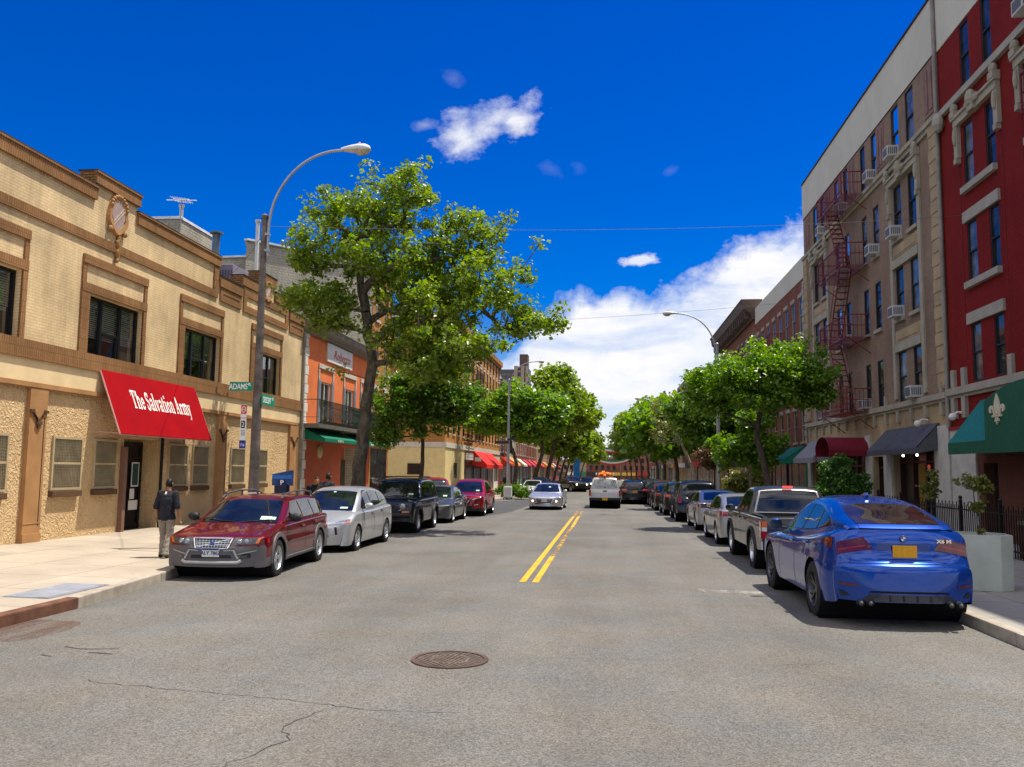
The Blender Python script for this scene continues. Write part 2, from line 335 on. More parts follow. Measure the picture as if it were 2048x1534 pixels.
# worn double yellow line, broken where the paint has gone
def worn(name, col, lo, hi, scale=3.):
    m, nt, b = newmat(name); p = coords(nt); out = nt.nodes['Material Output']
    st = N(nt, 'ShaderNodeMapping', {'Vector': p, 'Scale': (2., .5, 1.)}).outputs[0]
    f = rng(nt, N(nt, 'ShaderNodeMath', {0: noise(nt, st, scale, 6, .7), 1: noise(nt, p, 45, 4, .8)}, operation='ADD').outputs[0], lo, hi)
    nt.links.new(mixc(nt, noise(nt, p, 5, 4), c4(col, .85), c4(col, 1.1)), b.inputs['Base Color']); b.inputs['Roughness'].default_value = .8
    t = N(nt, 'ShaderNodeBsdfTransparent'); mx = N(nt, 'ShaderNodeMixShader', {0: f, 1: t.outputs[0], 2: b.outputs[0]}); nt.links.new(mx.outputs[0], out.inputs[0]); return m
M_yel = worn('worn_yellow_paint', (.72, .36, .012), .78, .92); M_yel2 = worn('very_worn_yellow_paint', (.72, .36, .012), 1.0, 1.12); M_whi = worn('worn_white_paint', (.5, .48, .43), .95, 1.35)
for nm, xa, cuts in (('yellow_line', -1.59, [(15.6, 40, 0), (40, 47, 1)]), ('yellow_line', -1.355, [(15.6, 20.5, 0), (20.5, 32, 1), (32, 40, 0), (40, 46, 1)])):
    mb = MB()
    for y0, y1, k in cuts: gq(mb, [(xa, y0), (xa + .115, y0), (xa + .115 - (y1 - 15) * .0015, y1), (xa - (y1 - 15) * .0015, y1)], .004, k)
    struct(mb, nm, [M_yel, M_yel2])
mb = MB(); gq(mb, [(1.6, 14.9), (2.85, 14.75), (2.9, 15.1), (1.55, 15.3)], .004); struct(mb, 'white_line', M_whi)
mb = MB(); gq(mb, [(-7.7, 50.3), (-7.2, 42), (-5.9, 37.0), (-4.9, 44), (-4.8, 58), (-5.4, 67), (-7.6, 60.6), (-9.2, 59.2), (-30, 59.2), (-30, 52), (-9.2, 51.4)], .004); struct(mb, 'asphalt_patch', M_patch)
mb = MB(); n = 26; gq(mb, [(-7.0 + .52 * math.cos(2 * PI * i / n) * (1 + .12 * math.sin(3 * i)), 9.75 + .78 * math.sin(2 * PI * i / n) * (1 + .1 * math.sin(5 * i))) for i in range(n)], .004)
struct(mb, 'rust_stain', worn('rusty_film', (.13, .062, .04), .85, 1.35, 1.5))
M_crack = mat('crack_tar', (.055, .05, .046), .9, var=.2)
def crack(pts, wd=.012, seed=1):
    r = random.Random(seed); P = []; 
    for (x0, y0), (x1, y1) in zip(pts[:-1], pts[1:]):
        k = max(2, int(math.hypot(x1 - x0, y1 - y0) / .08))
        for i in range(k): t = i / k; P.append((x0 + (x1 - x0) * t + r.gauss(0, .018), y0 + (y1 - y0) * t + r.gauss(0, .018)))
    P.append(pts[-1]); mb = MB()
    for i in range(len(P) - 1):
        d = Vector((P[i+1][0] - P[i][0], P[i+1][1] - P[i][1])); nn = Vector((-d.y, d.x)).normalized() * wd * r.uniform(.25, .6)
        gq(mb, [(P[i][0] - nn.x, P[i][1] - nn.y), (P[i+1][0] - nn.x, P[i+1][1] - nn.y), (P[i+1][0] + nn.x, P[i+1][1] + nn.y), (P[i][0] + nn.x, P[i][1] + nn.y)], .004)
    struct(mb, 'road_crack', M_crack)
crack([(-4.8, 7.6), (-3.9, 7.42), (-2.9, 7.3), (-1.9, 7.05), (-1.2, 7.1)], .008, 1); crack([(-2.35, 7.0), (-2.45, 6.5), (-2.3, 6.2), (-2.5, 5.6), (-2.3, 5.0)], .009, 2)
crack([(-5.9, 9.0), (-5.6, 8.9), (-5.3, 9.0)], .025, 5); crack([(-5.5, 8.75), (-5.2, 8.7)], .035, 6); crack([(-5.9, 8.55), (-5.75, 8.5)], .025, 7); crack([(-.6, 9.3), (.4, 9.4), (1.5, 9.35), (2.4, 9.5)], .004, 3); 
# manhole: iron ring and a cover cast with rows of small blocks
M_iron = mat('rusty_iron', (.115, .075, .06), .65, .4, var=.35, vs=6, bump=.3); M_iron2 = mat('worn_iron', (.27, .215, .165), .5, .5, var=.3, vs=8)
mh = thing('manhole_cover', 'round rusty iron manhole cover set in the asphalt in front of the yellow lines', 'manhole cover', (-1.64, 9.02, gz(9.02) + .003))
mb = MB(); mb.lathe([(.405, 0), (.405, .012), (.36, .012), (.36, 0)], 48); mb.build('rim', M_iron, mh)
mb = MB(); mb.lathe([(0.001, .004), (.358, .004)], 48); 
for i in range(-11, 12):
    for j in range(-11, 12):
        x, y = i * .031, j * .031
        if math.hypot(x, y) < .325 and (i + j) % 2 == 0 or (abs(math.hypot(x, y) - .2) < .012 and math.hypot(x, y) < .33): mb.box(x - .013, x + .013, y - .010, y + .010, .004, .012, 1)
mb.build('lid', [M_iron, M_iron2], mh)
gt = thing('steel_grating', 'flat blue grey steel grating let into the pavement near the kerb corner', 'pavement grating', (-8.02, 11.9, gz(11.9) + .165))
mb = MB(); mb.box(-.36, .36, -.72, .72, -.02, .004); mb.build('frame', mat('steel_plate', (.27, .28, .31), .6, .1, var=.2), gt)
mb = MB(); [mb.box(-.33, .33, -.70 + i * .047, -.70 + i * .047 + .026, .0041, .012) for i in range(30)]; mb.build('bars', mat('steel_bar', (.40, .41, .44), .6, .1, var=.2), gt)
# ================================================================ facades
class Fac:
    def __init__(s, side, X): s.s, s.X = side, X
    def x(s, d): return s.X - s.s * d
    def box(s, mb, y0, y1, z0, z1, d0, d1, mi=0): return mb.box(s.x(d0), s.x(d1), y0, y1, z0, z1, mi)
    def wall(s, mb, y0, y1, z0, z1, holes=(), depth=.2, mi=0, rmi=None, d=0.):
        rmi = mi if rmi is None else rmi; x = s.x(d)
        ys = sorted({y0, y1, *[h[0] for h in holes], *[h[1] for h in holes]}); zs = sorted({z0, z1, *[h[2] for h in holes], *[h[3] for h in holes]})
        ys = [y for y in ys if y0 <= y <= y1]; zs = [z for z in zs if z0 <= z <= z1]
        for a, b in zip(ys[:-1], ys[1:]):
            run = None
            for c, e in list(zip(zs[:-1], zs[1:])) + [(None, None)]:
                solid = c is not None and not any(h[0] < (a + b) / 2 < h[1] and h[2] < (c + e) / 2 < h[3] for h in holes)
                if solid: run = [c, e] if run is None else [run[0], e]
                elif run: mb.quad((x, a, run[0]), (x, b, run[0]), (x, b, run[1]), (x, a, run[1]), mi); run = None
        for h in holes:
            xi = s.x(d - (h[4] if len(h) > 4 else depth)); a, b, c, e = h[:4]
            mb.quad((x, a, c), (xi, a, c), (xi, a, e), (x, a, e), rmi); mb.quad((x, b, c), (xi, b, c), (xi, b, e), (x, b, e), rmi)
            mb.quad((x, a, c), (x, b, c), (xi, b, c), (xi, a, c), rmi); mb.quad((x, a, e), (x, b, e), (xi, b, e), (xi, a, e), rmi)
        return mb
    def shell(s, mb, y0, y1, z0, z1, D, mi=0, rmi=None):      # ends, back and flat roof behind a front wall
        a, b = s.x(0), s.x(-D)
        for y in (y0, y1): mb.quad((a, y, z0), (b, y, z0), (b, y, z1), (a, y, z1), mi)
        mb.quad((b, y0, z0), (b, y1, z0), (b, y1, z1), (b, y0, z1), mi)
        zr = z1 - .5; mb.quad((a, y0, zr), (b, y0, zr), (b, y1, zr), (a, y1, zr), mi if rmi is None else rmi)
M_black = mat('black_metal', (.012, .012, .013), .4, .3, var=.1); M_gl = glass_see('window_glass'); M_gd = glass_dark('dark_window_glass')
M_gd2 = glass_dark('sky_window_glass', (.022, .024, .028), .04, .06); M_gd3 = glass_dark('curtained_window_glass', (.095, .10, .11), .05, .06)
for _m in (M_gd2, M_gd3): _m.node_tree.nodes['Principled BSDF'].inputs['Specular IOR Level'].default_value = .42; M_white = mat('white_paint', (.72, .70, .65), .5, var=.08); M_blind = mat('blind_slats', (.85, .85, .78), .6, var=.05)
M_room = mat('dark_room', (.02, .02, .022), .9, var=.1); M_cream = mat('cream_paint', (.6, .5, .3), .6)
def window(F, root, y0, y1, z0, z1, d=-.05, fm=None, gm=None, fw=.055, split='h', name='window', blind=0., gap=None, bm=None, sill=None):
    fm = fm or M_black; gm = gm or M_gd; mb = MB(); zm = (z0 + z1) / 2
    F.box(mb, y0, y0 + fw, z0, z1, d - .05, d + .03); F.box(mb, y1 - fw, y1, z0, z1, d - .05, d + .03)
    F.box(mb, y0 + fw, y1 - fw, z0, z0 + fw, d - .05, d + .03); F.box(mb, y0 + fw, y1 - fw, z1 - fw, z1, d - .05, d + .03)
    if split == 'h': F.box(mb, y0 + fw, y1 - fw, zm - fw * .45, zm + fw * .45, d - .045, d + .022)
    if split == 'v': ym = (y0 + y1) / 2; F.box(mb, ym - fw * .45, ym + fw * .45, z0 + fw, z1 - fw, d - .045, d + .022)
    if split == '3':
        for k in (.31, .66): ym = y0 + (y1 - y0) * k; F.box(mb, ym - fw * .6, ym + fw * .6, z0 + fw, z1 - fw, d - .045, d + .035)
        F.box(mb, y0 + (y1 - y0) * .31, y0 + (y1 - y0) * .66, zm - .06, zm - .0, d - .045, d + .028)
        a, b = y0 + (y1 - y0) * .31 + fw * .6, y0 + (y1 - y0) * .66 - fw * .6
        for q in (0, 1): F.box(mb, [a, b - .07][q], [a + .07, b][q], z0 + fw, zm - .06, d - .04, d + .015)
        F.box(mb, a, b, z0 + fw, z0 + fw + .08, d - .04, d + .015)
    if sill: F.box(mb, y0 - .04, y1 + .04, z0 - .05, z0, d - .03, .04)
    w_ = mb.build(name, fm, root)
    g_ = MB(); e = fw * .9
    g_.quad((F.x(d - .035), y0 + e, z0 + e), (F.x(d - .035), y1 - e, z0 + e), (F.x(d - .035), y1 - e, zm), (F.x(d - .035), y0 + e, zm))
    g_.quad((F.x(d - .015), y0 + e, zm), (F.x(d - .015), y1 - e, zm), (F.x(d - .015), y1 - e, z1 - e), (F.x(d - .015), y0 + e, z1 - e))
    p = g_.build('pane', gm, w_)
    if blind:
        b_ = MB(); zt = z1 - e; zb = z1 - e - (z1 - z0 - 2 * e) * blind; n = max(3, int((zt - zb) / .055)); h = (zt - zb) / n
        for i in range(n): z = zb + i * h; b_.quad((F.x(d - .09), y0 + e, z), (F.x(d - .09), y1 - e, z), (F.x(d - .125), y1 - e, z + h * .82), (F.x(d - .125), y0 + e, z + h * .82))
        b_.build('blind', bm or M_blind, w_)
    if gap is not None: F.box(gap, y0 + .02, y1 - .02, z0 + .02, z1 - .02, d - .9, d - .55)
    return w_
# ================================================================ left side: cream charity hall
L = Fac(-1, -13.4)
def mark_bld(o): return o
M_crm = brick('cream_painted_brick', (.76, .58, .33), (.72, .54, .30), (.63, .46, .25), bump=.3, stain=.26)
M_brn = brick('brown_painted_brick', (.33, .175, .075), (.29, .15, .062), (.21, .11, .048), bw=.075, bh=.26, bump=.5, stain=.25)
M_brn2 = brick('brown_side_brick', (.35, .17, .06), (.29, .14, .05), (.10, .05, .022), bump=.8, stain=.25)
M_pil = mat('brown_pilaster_paint', (.38, .20, .08), .8, var=.18, vs=1.5, space='pos', bump=.25)
M_stu = stucco('rough_tan_stucco', (.70, .50, .27), (.54, .37, .19))
M_fas = mat('cream_fascia_paint', (.74, .57, .32), .8, var=.12, vs=1.2, space='pos', bump=.2)
M_dkcap = mat('dark_coping', (.035, .03, .028), .7); M_mauve = mat('mauve_shield', (.36, .27, .25), .7, var=.1)
M_roof = mat('roof_tar', (.06, .06, .06), .9)
hall = thing('charity_hall', 'long two storey cream brick building with brown painted trim and rough tan stucco ground floor', 'building', (-13.4, 21.4, 0), world=True)
wins = [(12.6, 14.95), (15.3, 17.82), (20.4, 22.95), (25.43, 27.95), (30.85, 33.4)]
mb = MB(); hol = [(a, b, 4.66, 6.42) for a, b in wins]
ys_top = [(11.0, 20.33, 9.02), (20.33, 22.42, 9.45), (22.42, 27.6, 8.95), (27.6, 29.5, 8.4), (29.5, 30.98, 8.85), (30.98, 32.6, 9.35), (32.6, 34.2, 8.85), (34.2, 35.95, 8.4)]
L.wall(mb, 11, 35.95, 3.9, 8.0, hol, .24)
for a, b, z in ys_top:
    x0, x1 = L.x(0), L.x(-.4); mb.quad((x0, a, 8.0), (x0, b, 8.0), (x0, b, z), (x0, a, z)); mb.quad((x1, a, 7.6), (x1, b, 7.6), (x1, b, z), (x1, a, z))
    mb.quad((x0, a, z), (x0, b, z), (x1, b, z), (x1, a, z))
    for q in (a, b): mb.quad((x0, q, 7.9), (x1, q, 7.9), (x1, q, z), (x0, q, z))
x0, x1 = L.x(-.4), L.x(-16)
mb.quad((L.x(0), 35.95, -1), (x1, 35.95, -1), (x1, 35.95, 8), (L.x(0), 35.95, 8)); mb.quad((L.x(0), 11, -1), (x1, 11, -1), (x1, 11, 8), (L.x(0), 11, 8))
mb.build('upper_wall', M_crm, hall)
mb = MB(); mb.quad((x0, 11, 7.9), (x0, 35.95, 7.9), (x1, 35.95, 7.9), (x1, 11, 7.9)); mb.build('roof', M_roof, hall)
gw = [(14.6, 15.75), (16.6, 17.85), (19.38, 20.58), (21.08, 22.16), (24.92, 26.15), (26.46, 27.61), (29.28, 30.5), (31.4, 32.6)]
mb = MB(); L.wall(mb, 11, 35.95, -1, 3.9, [(a, b, 1.36, 2.68) for a, b in gw] + [(22.5, 24.45, -1, 2.76, .62)], .16, d=-.06); mb.build('stucco_wall', M_stu, hall)
mb = MB(); mb.quad((L.x(-.68), 22.5, -1), (L.x(-.68), 24.45, -1), (L.x(-.68), 24.45, 2.76), (L.x(-.68), 22.5, 2.76)); mb.build('recess_wall', M_stu, hall)
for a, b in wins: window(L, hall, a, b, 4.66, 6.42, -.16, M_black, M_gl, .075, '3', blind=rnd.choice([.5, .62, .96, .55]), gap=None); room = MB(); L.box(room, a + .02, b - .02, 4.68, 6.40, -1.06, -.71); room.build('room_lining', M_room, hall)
M_frm = mat('tan_window_frame', (.42, .33, .19), .7); M_scr = glass_dark('screened_glass', (.24, .205, .14), .35, .3); M_scrb = mat('screen_wire', (.30, .25, .16), .6); M_sill = mat('brown_sill', (.10, .055, .028), .8)
for a, b in gw:
    w_ = window(L, hall, a, b, 1.36, 2.68, -.04, M_frm, M_scr, .06, 'h', sill=None, name='screened_window')
    k = MB(); n = 20
    for i in range(1, n): y = a + (b - a) * i / n; L.box(k, y - .003, y + .003, 1.42, 2.62, -.035, -.02)
    for i in range(1, 18): z = 1.4 + 1.26 * i / 18; L.box(k, a + .05, b - .05, z - .003, z + .003, -.037, -.022)
    k.build('screen', M_scrb, w_)
    k = MB(); L.box(k, a - .02, b - .06, 1.20, 1.345, -.058, .07); k.build('sill', M_sill, hall, bevel=.012)
# brown trim: copings, string courses, frames, panels
def trimbox(name, items, m, dd=.05, bev=0):
    mb = MB()
    for it in items: L.box(mb, *it[:4], 0.001, it[4] if len(it) > 4 else dd)
    return mb.build(name, m, hall, bevel=bev)
cop = [(11, 20.4, 8.92, 9.22), (20.3, 22.45, 9.36, 9.64), (22.38, 27.62, 8.85, 9.15)]
for a, b, c, e in cop:
    trimbox('coping', [(a, b, c, e, .09), (a - .02, b + .02, e + .002, e + .05, .12)], M_brn)
    mb = MB(); L.box(mb, a - .02, b + .02, e + .052, e + .085, -.45, .12); mb.build('coping_cap', M_dkcap, hall)
for a, b, z in ((27.66, 29.5, 8.4), (29.45, 31.0, 8.85), (30.95, 32.62, 9.35), (32.58, 34.22, 8.85), (34.2, 35.95, 8.4)):
    trimbox('coping', [(a, b, z - .20, z + .16, .085)], M_brn); mb = MB(); L.box(mb, a - .02, b + .02, z + .162, z + .195, -.45, .11); mb.build('coping_cap', M_dkcap, hall)
for y, z0, z1 in ((20.33, 9.02, 9.7), (29.47, 8.4, 9.03), (30.97, 8.85, 9.52)):       # dark brick returns where the parapet steps up
    mb = MB(); L.box(mb, y - .035, y - .004, z0 + .1, z1, -.4, .07); mb.build('step_return', M_brn2, hall)
trimbox('string_course', [(11, 27.56, 7.76, 8.0), (27.24, 27.56, 8.002, 8.848)], M_brn, .055)
def panel(name, y0, y1, z0, z1, wv=.24, wh=.24, m=None, dd=.05):
    return trimbox(name, [(y0, y1, z1 - wh, z1), (y0, y1, z0, z0 + wh), (y0, y0 + wv, z0 + wh, z1 - wh), (y1 - wv, y1, z0 + wh, z1 - wh)], m or M_brn, dd)
panel('parapet_frame', 27.76, 29.47, 7.72, 8.19, .2, .2); panel('parapet_frame', 29.66, 34.06, 7.70, 8.54, .25, .25); panel('parapet_frame', 34.26, 35.93, 7.68, 8.19, .2, .2)
for a, b in wins:
    trimbox('window_surround', [(a - .36, b + .17, 7.18, 7.40, .07), (a - .36, b + .17, 6.45, 6.68, .06), (a - .36, a - .2, 6.682, 7.178, .045), (b + .03, b + .17, 6.682, 7.178, .045), (a - .36, a - .01, 4.872, 6.448, .05), (b + .012, b + .17, 4.872, 6.448, .05)], M_brn)
    q = MB(); L.box(q, b + .001, b + .009, 4.7, 6.4, -.2, .03); q.build('brick_reveal', M_brn2, hall)
trimbox('belt_course', [(11, 35.95, 4.5, 4.87, .05), (11, 35.95, 4.44, 4.50, .085)], M_brn)
trimbox('fascia', [(11, 35.5, 3.90, 4.438, .02)], M_fas); trimbox('lower_moulding', [(11, 35.6, 3.79, 3.90, .06), (11, 35.6, 3.76, 3.79, .04)], M_pil)
for a, b in ((13.0, 13.65), (18.37, 19.0), (28.1, 28.78), (34.8, 35.7)):
    mb = MB(); L.box(mb, a, b, -.6, 3.758, -.06, .045); L.box(mb, a + .0, a + .02, .5, 3.2, .046, .052); L.box(mb, b - .11, b - .085, .55, 3.1, .046, .053, 1); L.box(mb, a, b, .1, .38, .046, .07); L.box(mb, a, b, .60, .63, .046, .056)
    mb.build('pilaster', [M_pil, M_dkcap], hall, bevel=.008)
    mb = MB(); yc = (a + b) / 2; w = (b - a) * .4
    for s in (-1, 1): L.box(mb, yc + s * w - .07, yc + s * w + .07, 3.2, 3.27, .046, .09); mb.prism([(yc + s * w, 3.2), (yc + s * w - s * .1, 3.2), (yc, 2.93), (yc, 3.05)] if s > 0 else [(yc, 3.05), (yc, 2.93), (yc + .1 - w, 3.2), (yc - w, 3.2)], 'x', L.x(.046), L.x(.08))
    L.box(mb, yc - .09, yc + .09, 2.92, 3.0, .046, .1); L.box(mb, yc - .05, yc + .05, 2.83, 2.92, .046, .09); mb.build('pilaster_ornament', mat('dark_terracotta', (.10, .055, .03), .8), hall)
# terracotta cartouches: a scrolled frame round a shield with a diagonal band
def cartouche(yc, zc, w, h, stem):
    mb = MB(); n = 28
    def ring(k, d): return [(L.x(d), yc + w * k * (math.sin(2 * PI * i / n) * (1 + .10 * math.cos(6 * PI * i / n))), zc + h * k * (math.cos(2 * PI * i / n) * (1 + .05 * math.cos(8 * PI * i / n)))) for i in range(n)]
    A, B, C = ring(1.0, .002), ring(.92, .10), ring(.68, .085)
    for P, Q in ((A, B), (B, C), (C, ring(.66, .03))):
        for i in range(n): mb.quad(P[i], P[(i+1) % n], Q[(i+1) % n], Q[i])
    for i in range(10): a = i * PI / 9; mb.ball((L.x(.09), yc - w * .78 * math.cos(a), zc + h * (.35 + .5 * math.sin(a))), (.05, w * .13, w * .13), 8)
    for s in (-1, 1): mb.ball((L.x(.07), yc + s * w * .75, zc - h * .8), (.06, w * .2, w * .2), 8)
    c = mb.build('cartouche', M_pil, hall, smooth=50)
    mb = MB(); sh = [(-.62, .55), (-.2, .68), (.2, .68), (.62, .55), (.66, -.1), (.35, -.62), (0, -.75), (-.35, -.62), (-.66, -.1)]
    mb.prism([(yc + a * w, zc + b * h) for a, b in sh], 'x', L.x(.03), L.x(.075)); mb.build('shield', M_mauve, c)
    mb = MB()
    for k in (-.09, .09): mb.hexa([(L.x(d), yc + y * w, zc + z * h) for d, y, z in ((.076, -.5, -.55 + k), (.076, -.5, -.49 + k), (.09, -.5, -.49 + k), (.09, -.5, -.55 + k))], [(L.x(d), yc + y * w, zc + z * h) for d, y, z in ((.076, .6, .35 + k), (.076, .6, .41 + k), (.09, .6, .41 + k), (.09, .6, .35 + k))])
    mb.build('band', mat('stone_band', (.5, .4, .3), .7), c)
    if stem:
        mb = MB(); mb.tube([(L.x(.06), yc + .05 + .03 * math.sin(i * 1.4), zc - h - .0 - stem * i / 12) for i in range(13)], [.05 + .018 * (i % 2) for i in range(13)], 8)
        mb.build('stem', mat('gilded_terracotta', (.30, .16, .05), .5, .1), c, smooth=50)
cartouche(21.4, 8.82, .46, .58, .72); cartouche(31.8, 8.88, .34, .42, 0)
# entrance: dark glazed door at the back of the recess, posts at its mouth
door = MB(); y0, y1, z0, z1, d = 23.2, 24.42, .02, 2.68, -.66
L.box(door, y0, y0 + .09, z0, z1, d, d + .07); L.box(door, y1 - .09, y1, z0, z1, d, d + .07); L.box(door, y0, y1, z1 - .1, z1, d + .001, d + .068); L.box(door, y0, y1, 2.18, 2.27, d + .001, d + .067); L.box(door, y0, y1, z0, z0 + .3, d + .001, d + .066)
L.box(door, y0 + .1, y1 - .1, z0 + .2, 2.6, d + .005, d + .02)
dr = door.build('door', mat('black_door', (.010, .010, .011), .35, var=.1), hall)
mb = MB(); L.box(mb, 23.86, 24.26, 1.36, 2.08, d + .071, d + .078); mb.build('poster', mat('white_paper', (.7, .7, .68), .7, var=.03), dr)
mb = MB(); L.box(mb, 23.90, 24.22, 1.40, 2.04, d + .0785, d + .082); mb.build('poster_print', mat('dark_teal_print', (.02, .07, .07), .5, var=.5, vs=14), dr)
for a, b, c, e in ((23.82, 24.06, 1.0, 1.30), (23.78, 24.26, .68, .96)):
    mb = MB(); L.box(mb, a, b, c, e, d + .071, d + .076); mb.build('notice', mat('white_paper', (.7, .7, .68), .7, var=.03), dr)
mb = MB(); L.box(mb, 23.3, 23.33, 1.0, 1.25, d + .071, d + .12); mb.build('handle', M_black, dr)
mb = MB(); L.box(mb, 22.36, 22.5, -.5, 2.5, -.07, .08); mb.build('door_post', mat('pinkish_brown_paint', (.20, .11, .075), .6), hall)
mb = MB(); mb.tube([(L.x(.03), 24.42, -.5), (L.x(.03), 24.42, 2.85)], .045, 10); mb.build('pole', M_black, hall, smooth=50)
aw = thing('sign_awning', 'big flat red awning board lettered in white slab serif capitals over the cream hall door', 'awning', (-13.0, 23.6, 3.66), world=True)
M_red = mat('red_awning_cloth', (.31, .002, .006), .8, var=.12, vs=1.2, spec=.08); M_redd = mat('awning_edge', (.55, .30, .27), .6)
t0, b0, b1, t1 = (-13.33, 4.49), (-12.68, 2.84), (-12.66, 2.80), (-13.33, 4.42)
mb = MB(); mb.hexa([(-12.70, 20.99, 2.80), (-12.70, 26.16, 2.80), (-12.66, 26.16, 2.82), (-12.66, 20.99, 2.82)], [(-13.36, 20.99, 4.50), (-13.36, 26.16, 4.50), (-13.32, 26.16, 4.51), (-13.32, 20.99, 4.51)]); mb.build('cloth', M_red, aw)
mb = MB()
for y in (20.985, 26.165): mb.tube([(-13.34, y, 4.5), (-12.68, y, 2.81)], .022, 6); mb.tube([(-13.38, y, 2.86), (-12.68, y, 2.83)], .014, 6)
mb.tube([(-12.69, 20.99, 2.80), (-12.69, 26.16, 2.80)], .018, 6); mb.build('frame', M_redd, aw)
# slab-serif lettering drawn stroke by stroke
GL = {}
def arc(cx, cy, rx, ry, a0, a1, n=10): return [(cx + rx * math.cos(R(a0 + (a1 - a0) * i / n)), cy + ry * math.sin(R(a0 + (a1 - a0) * i / n))) for i in range(n + 1)]
K, T_, S_ = .19, .085, .075
GL['T'] = (.80, [([(.40, 0), (.40, 1)], K), ([(.03, .95), (.77, .95)], .10), ([(.07, .68), (.07, 1)], .07), ([(.73, .68), (.73, 1)], .07), ([(.18, .04), (.62, .04)], S_)])
GL['h'] = (.72, [([(.17, 0), (.17, 1)], K), ([(.02, .965), (.2, .965)], S_), ([(.02, .04), (.34, .04)], S_), (arc(.36, .42, .19, .22, 170, 0) + [(.55, 0)], .16), ([(.40, .04), (.70, .04)], S_)])
GL['e'] = (.60, [(arc(.31, .33, .21, .28, 0, 330, 16), .13), ([(.1, .35), (.52, .35)], T_)])
GL['S'] = (.66, [(arc(.33, .74, .22, .20, 20, 270, 10) + arc(.33, .28, .23, .25, 90, -160, 10), .15), ([(.56, .72), (.56, .98)], .07), ([(.08, .02), (.08, .32)], .07)])
GL['a'] = (.60, [(arc(.28, .46, .18, .17, 160, 0, 8) + [(.46, .04)], .14), (arc(.27, .19, .17, .15, 0, 360, 12), .11), ([(.42, .04), (.60, .04)], S_)])
GL['l'] = (.36, [([(.18, 0), (.18, 1)], K), ([(.03, .965), (.2, .965)], S_), ([(.02, .04), (.35, .04)], S_)])
GL['v'] = (.62, [([(.12, .62), (.31, 0)], .17), ([(.50, .62), (.31, 0)], .08), ([(.0, .60), (.27, .60)], S_), ([(.38, .60), (.62, .60)], S_)])
GL['t'] = (.44, [([(.2, .82), (.2, .14)] + arc(.32, .14, .11, .09, 180, 300, 5), .16), ([(.03, .60), (.42, .60)], S_)])
GL['i'] = (.36, [([(.18, 0), (.18, .63)], K), ([(.03, .60), (.2, .60)], S_), ([(.02, .04), (.35, .04)], S_), ([(.18, .80), (.18, .98)], K)])
GL['o'] = (.60, [(arc(.30, .32, .20, .27, 0, 360, 18), .14)])
GL['n'] = (.72, [([(.17, 0), (.17, .63)], K), ([(.02, .60), (.2, .60)], S_), ([(.02, .04), (.34, .04)], S_), (arc(.36, .42, .19, .20, 170, 0) + [(.55, 0)], .16), ([(.40, .04), (.70, .04)], S_)])
GL['A'] = (.86, [([(.14, 0), (.41, 1)], .085), ([(.42, 1), (.69, 0)], .19), ([(.24, .33), (.6, .33)], T_), ([(.0, .04), (.30, .04)], S_), ([(.52, .04), (.86, .04)], S_)])
GL['r'] = (.52, [([(.17, 0), (.17, .63)], K), ([(.02, .60), (.2, .60)], S_), ([(.02, .04), (.36, .04)], S_), (arc(.36, .40, .16, .19, 170, 30, 7), .14)])
GL['m'] = (1.06, [([(.17, 0), (.17, .63)], K), ([(.02, .60), (.2, .60)], S_), ([(.02, .04), (.33, .04)], S_), (arc(.35, .42, .18, .20, 170, 0) + [(.53, 0)], .16), ([(.40, .04), (.67, .04)], S_), (arc(.71, .42, .18, .20, 170, 0) + [(.89, 0)], .16), ([(.75, .04), (1.04, .04)], S_)])
GL['y'] = (.62, [([(.12, .62), (.33, .02)], .17), ([(.52, .62), (.30, -.14), (.2, -.25), (.08, -.22)], .09), ([(.0, .60), (.27, .60)], S_), ([(.40, .60), (.64, .60)], S_)])
def letters(txt, h, sp=.06):
    mb = MB(); x = 0
    for ch in txt:
        if ch == ' ': x += .30; continue
        adv, st = GL[ch]
        for si, (P, wd) in enumerate(st):
            V = [Vector(p) for p in P]
            for i in range(len(V) - 1):
                d = V[i+1] - V[i]
                if d.length < 1e-6: continue
                d.normalize(); nn = Vector((-d.y, d.x)) * wd / 2; e = d * wd * .18 if len(V) > 2 else d * 0
                zz = si * .0012 + (i % 2) * .0005
                q = [V[i] - nn - e, V[i+1] - nn + e, V[i+1] + nn + e, V[i] + nn - e]; mb.poly([((x + p.x) * h, p.y * h, zz) for p in q])
        x += adv + sp
    wdt = (x - sp) * h
    mb.v = [(p[0] - wdt / 2, p[1], p[2]) for p in mb.v]; return mb, wdt
mb, wd = letters('The Salvation Army', .54)
M4 = frame((-12.945, 23.70, 3.56), (0, 1, 0), (-.66, 0, 1.69)) @ Matrix.Diagonal((3.30 / wd, 1, 1, 1))
mb.v = [tuple(M4 @ Vector(p)) for p in mb.v]; mb.build('lettering', mat('white_vinyl', (.82, .80, .74), .6, var=.03), aw)
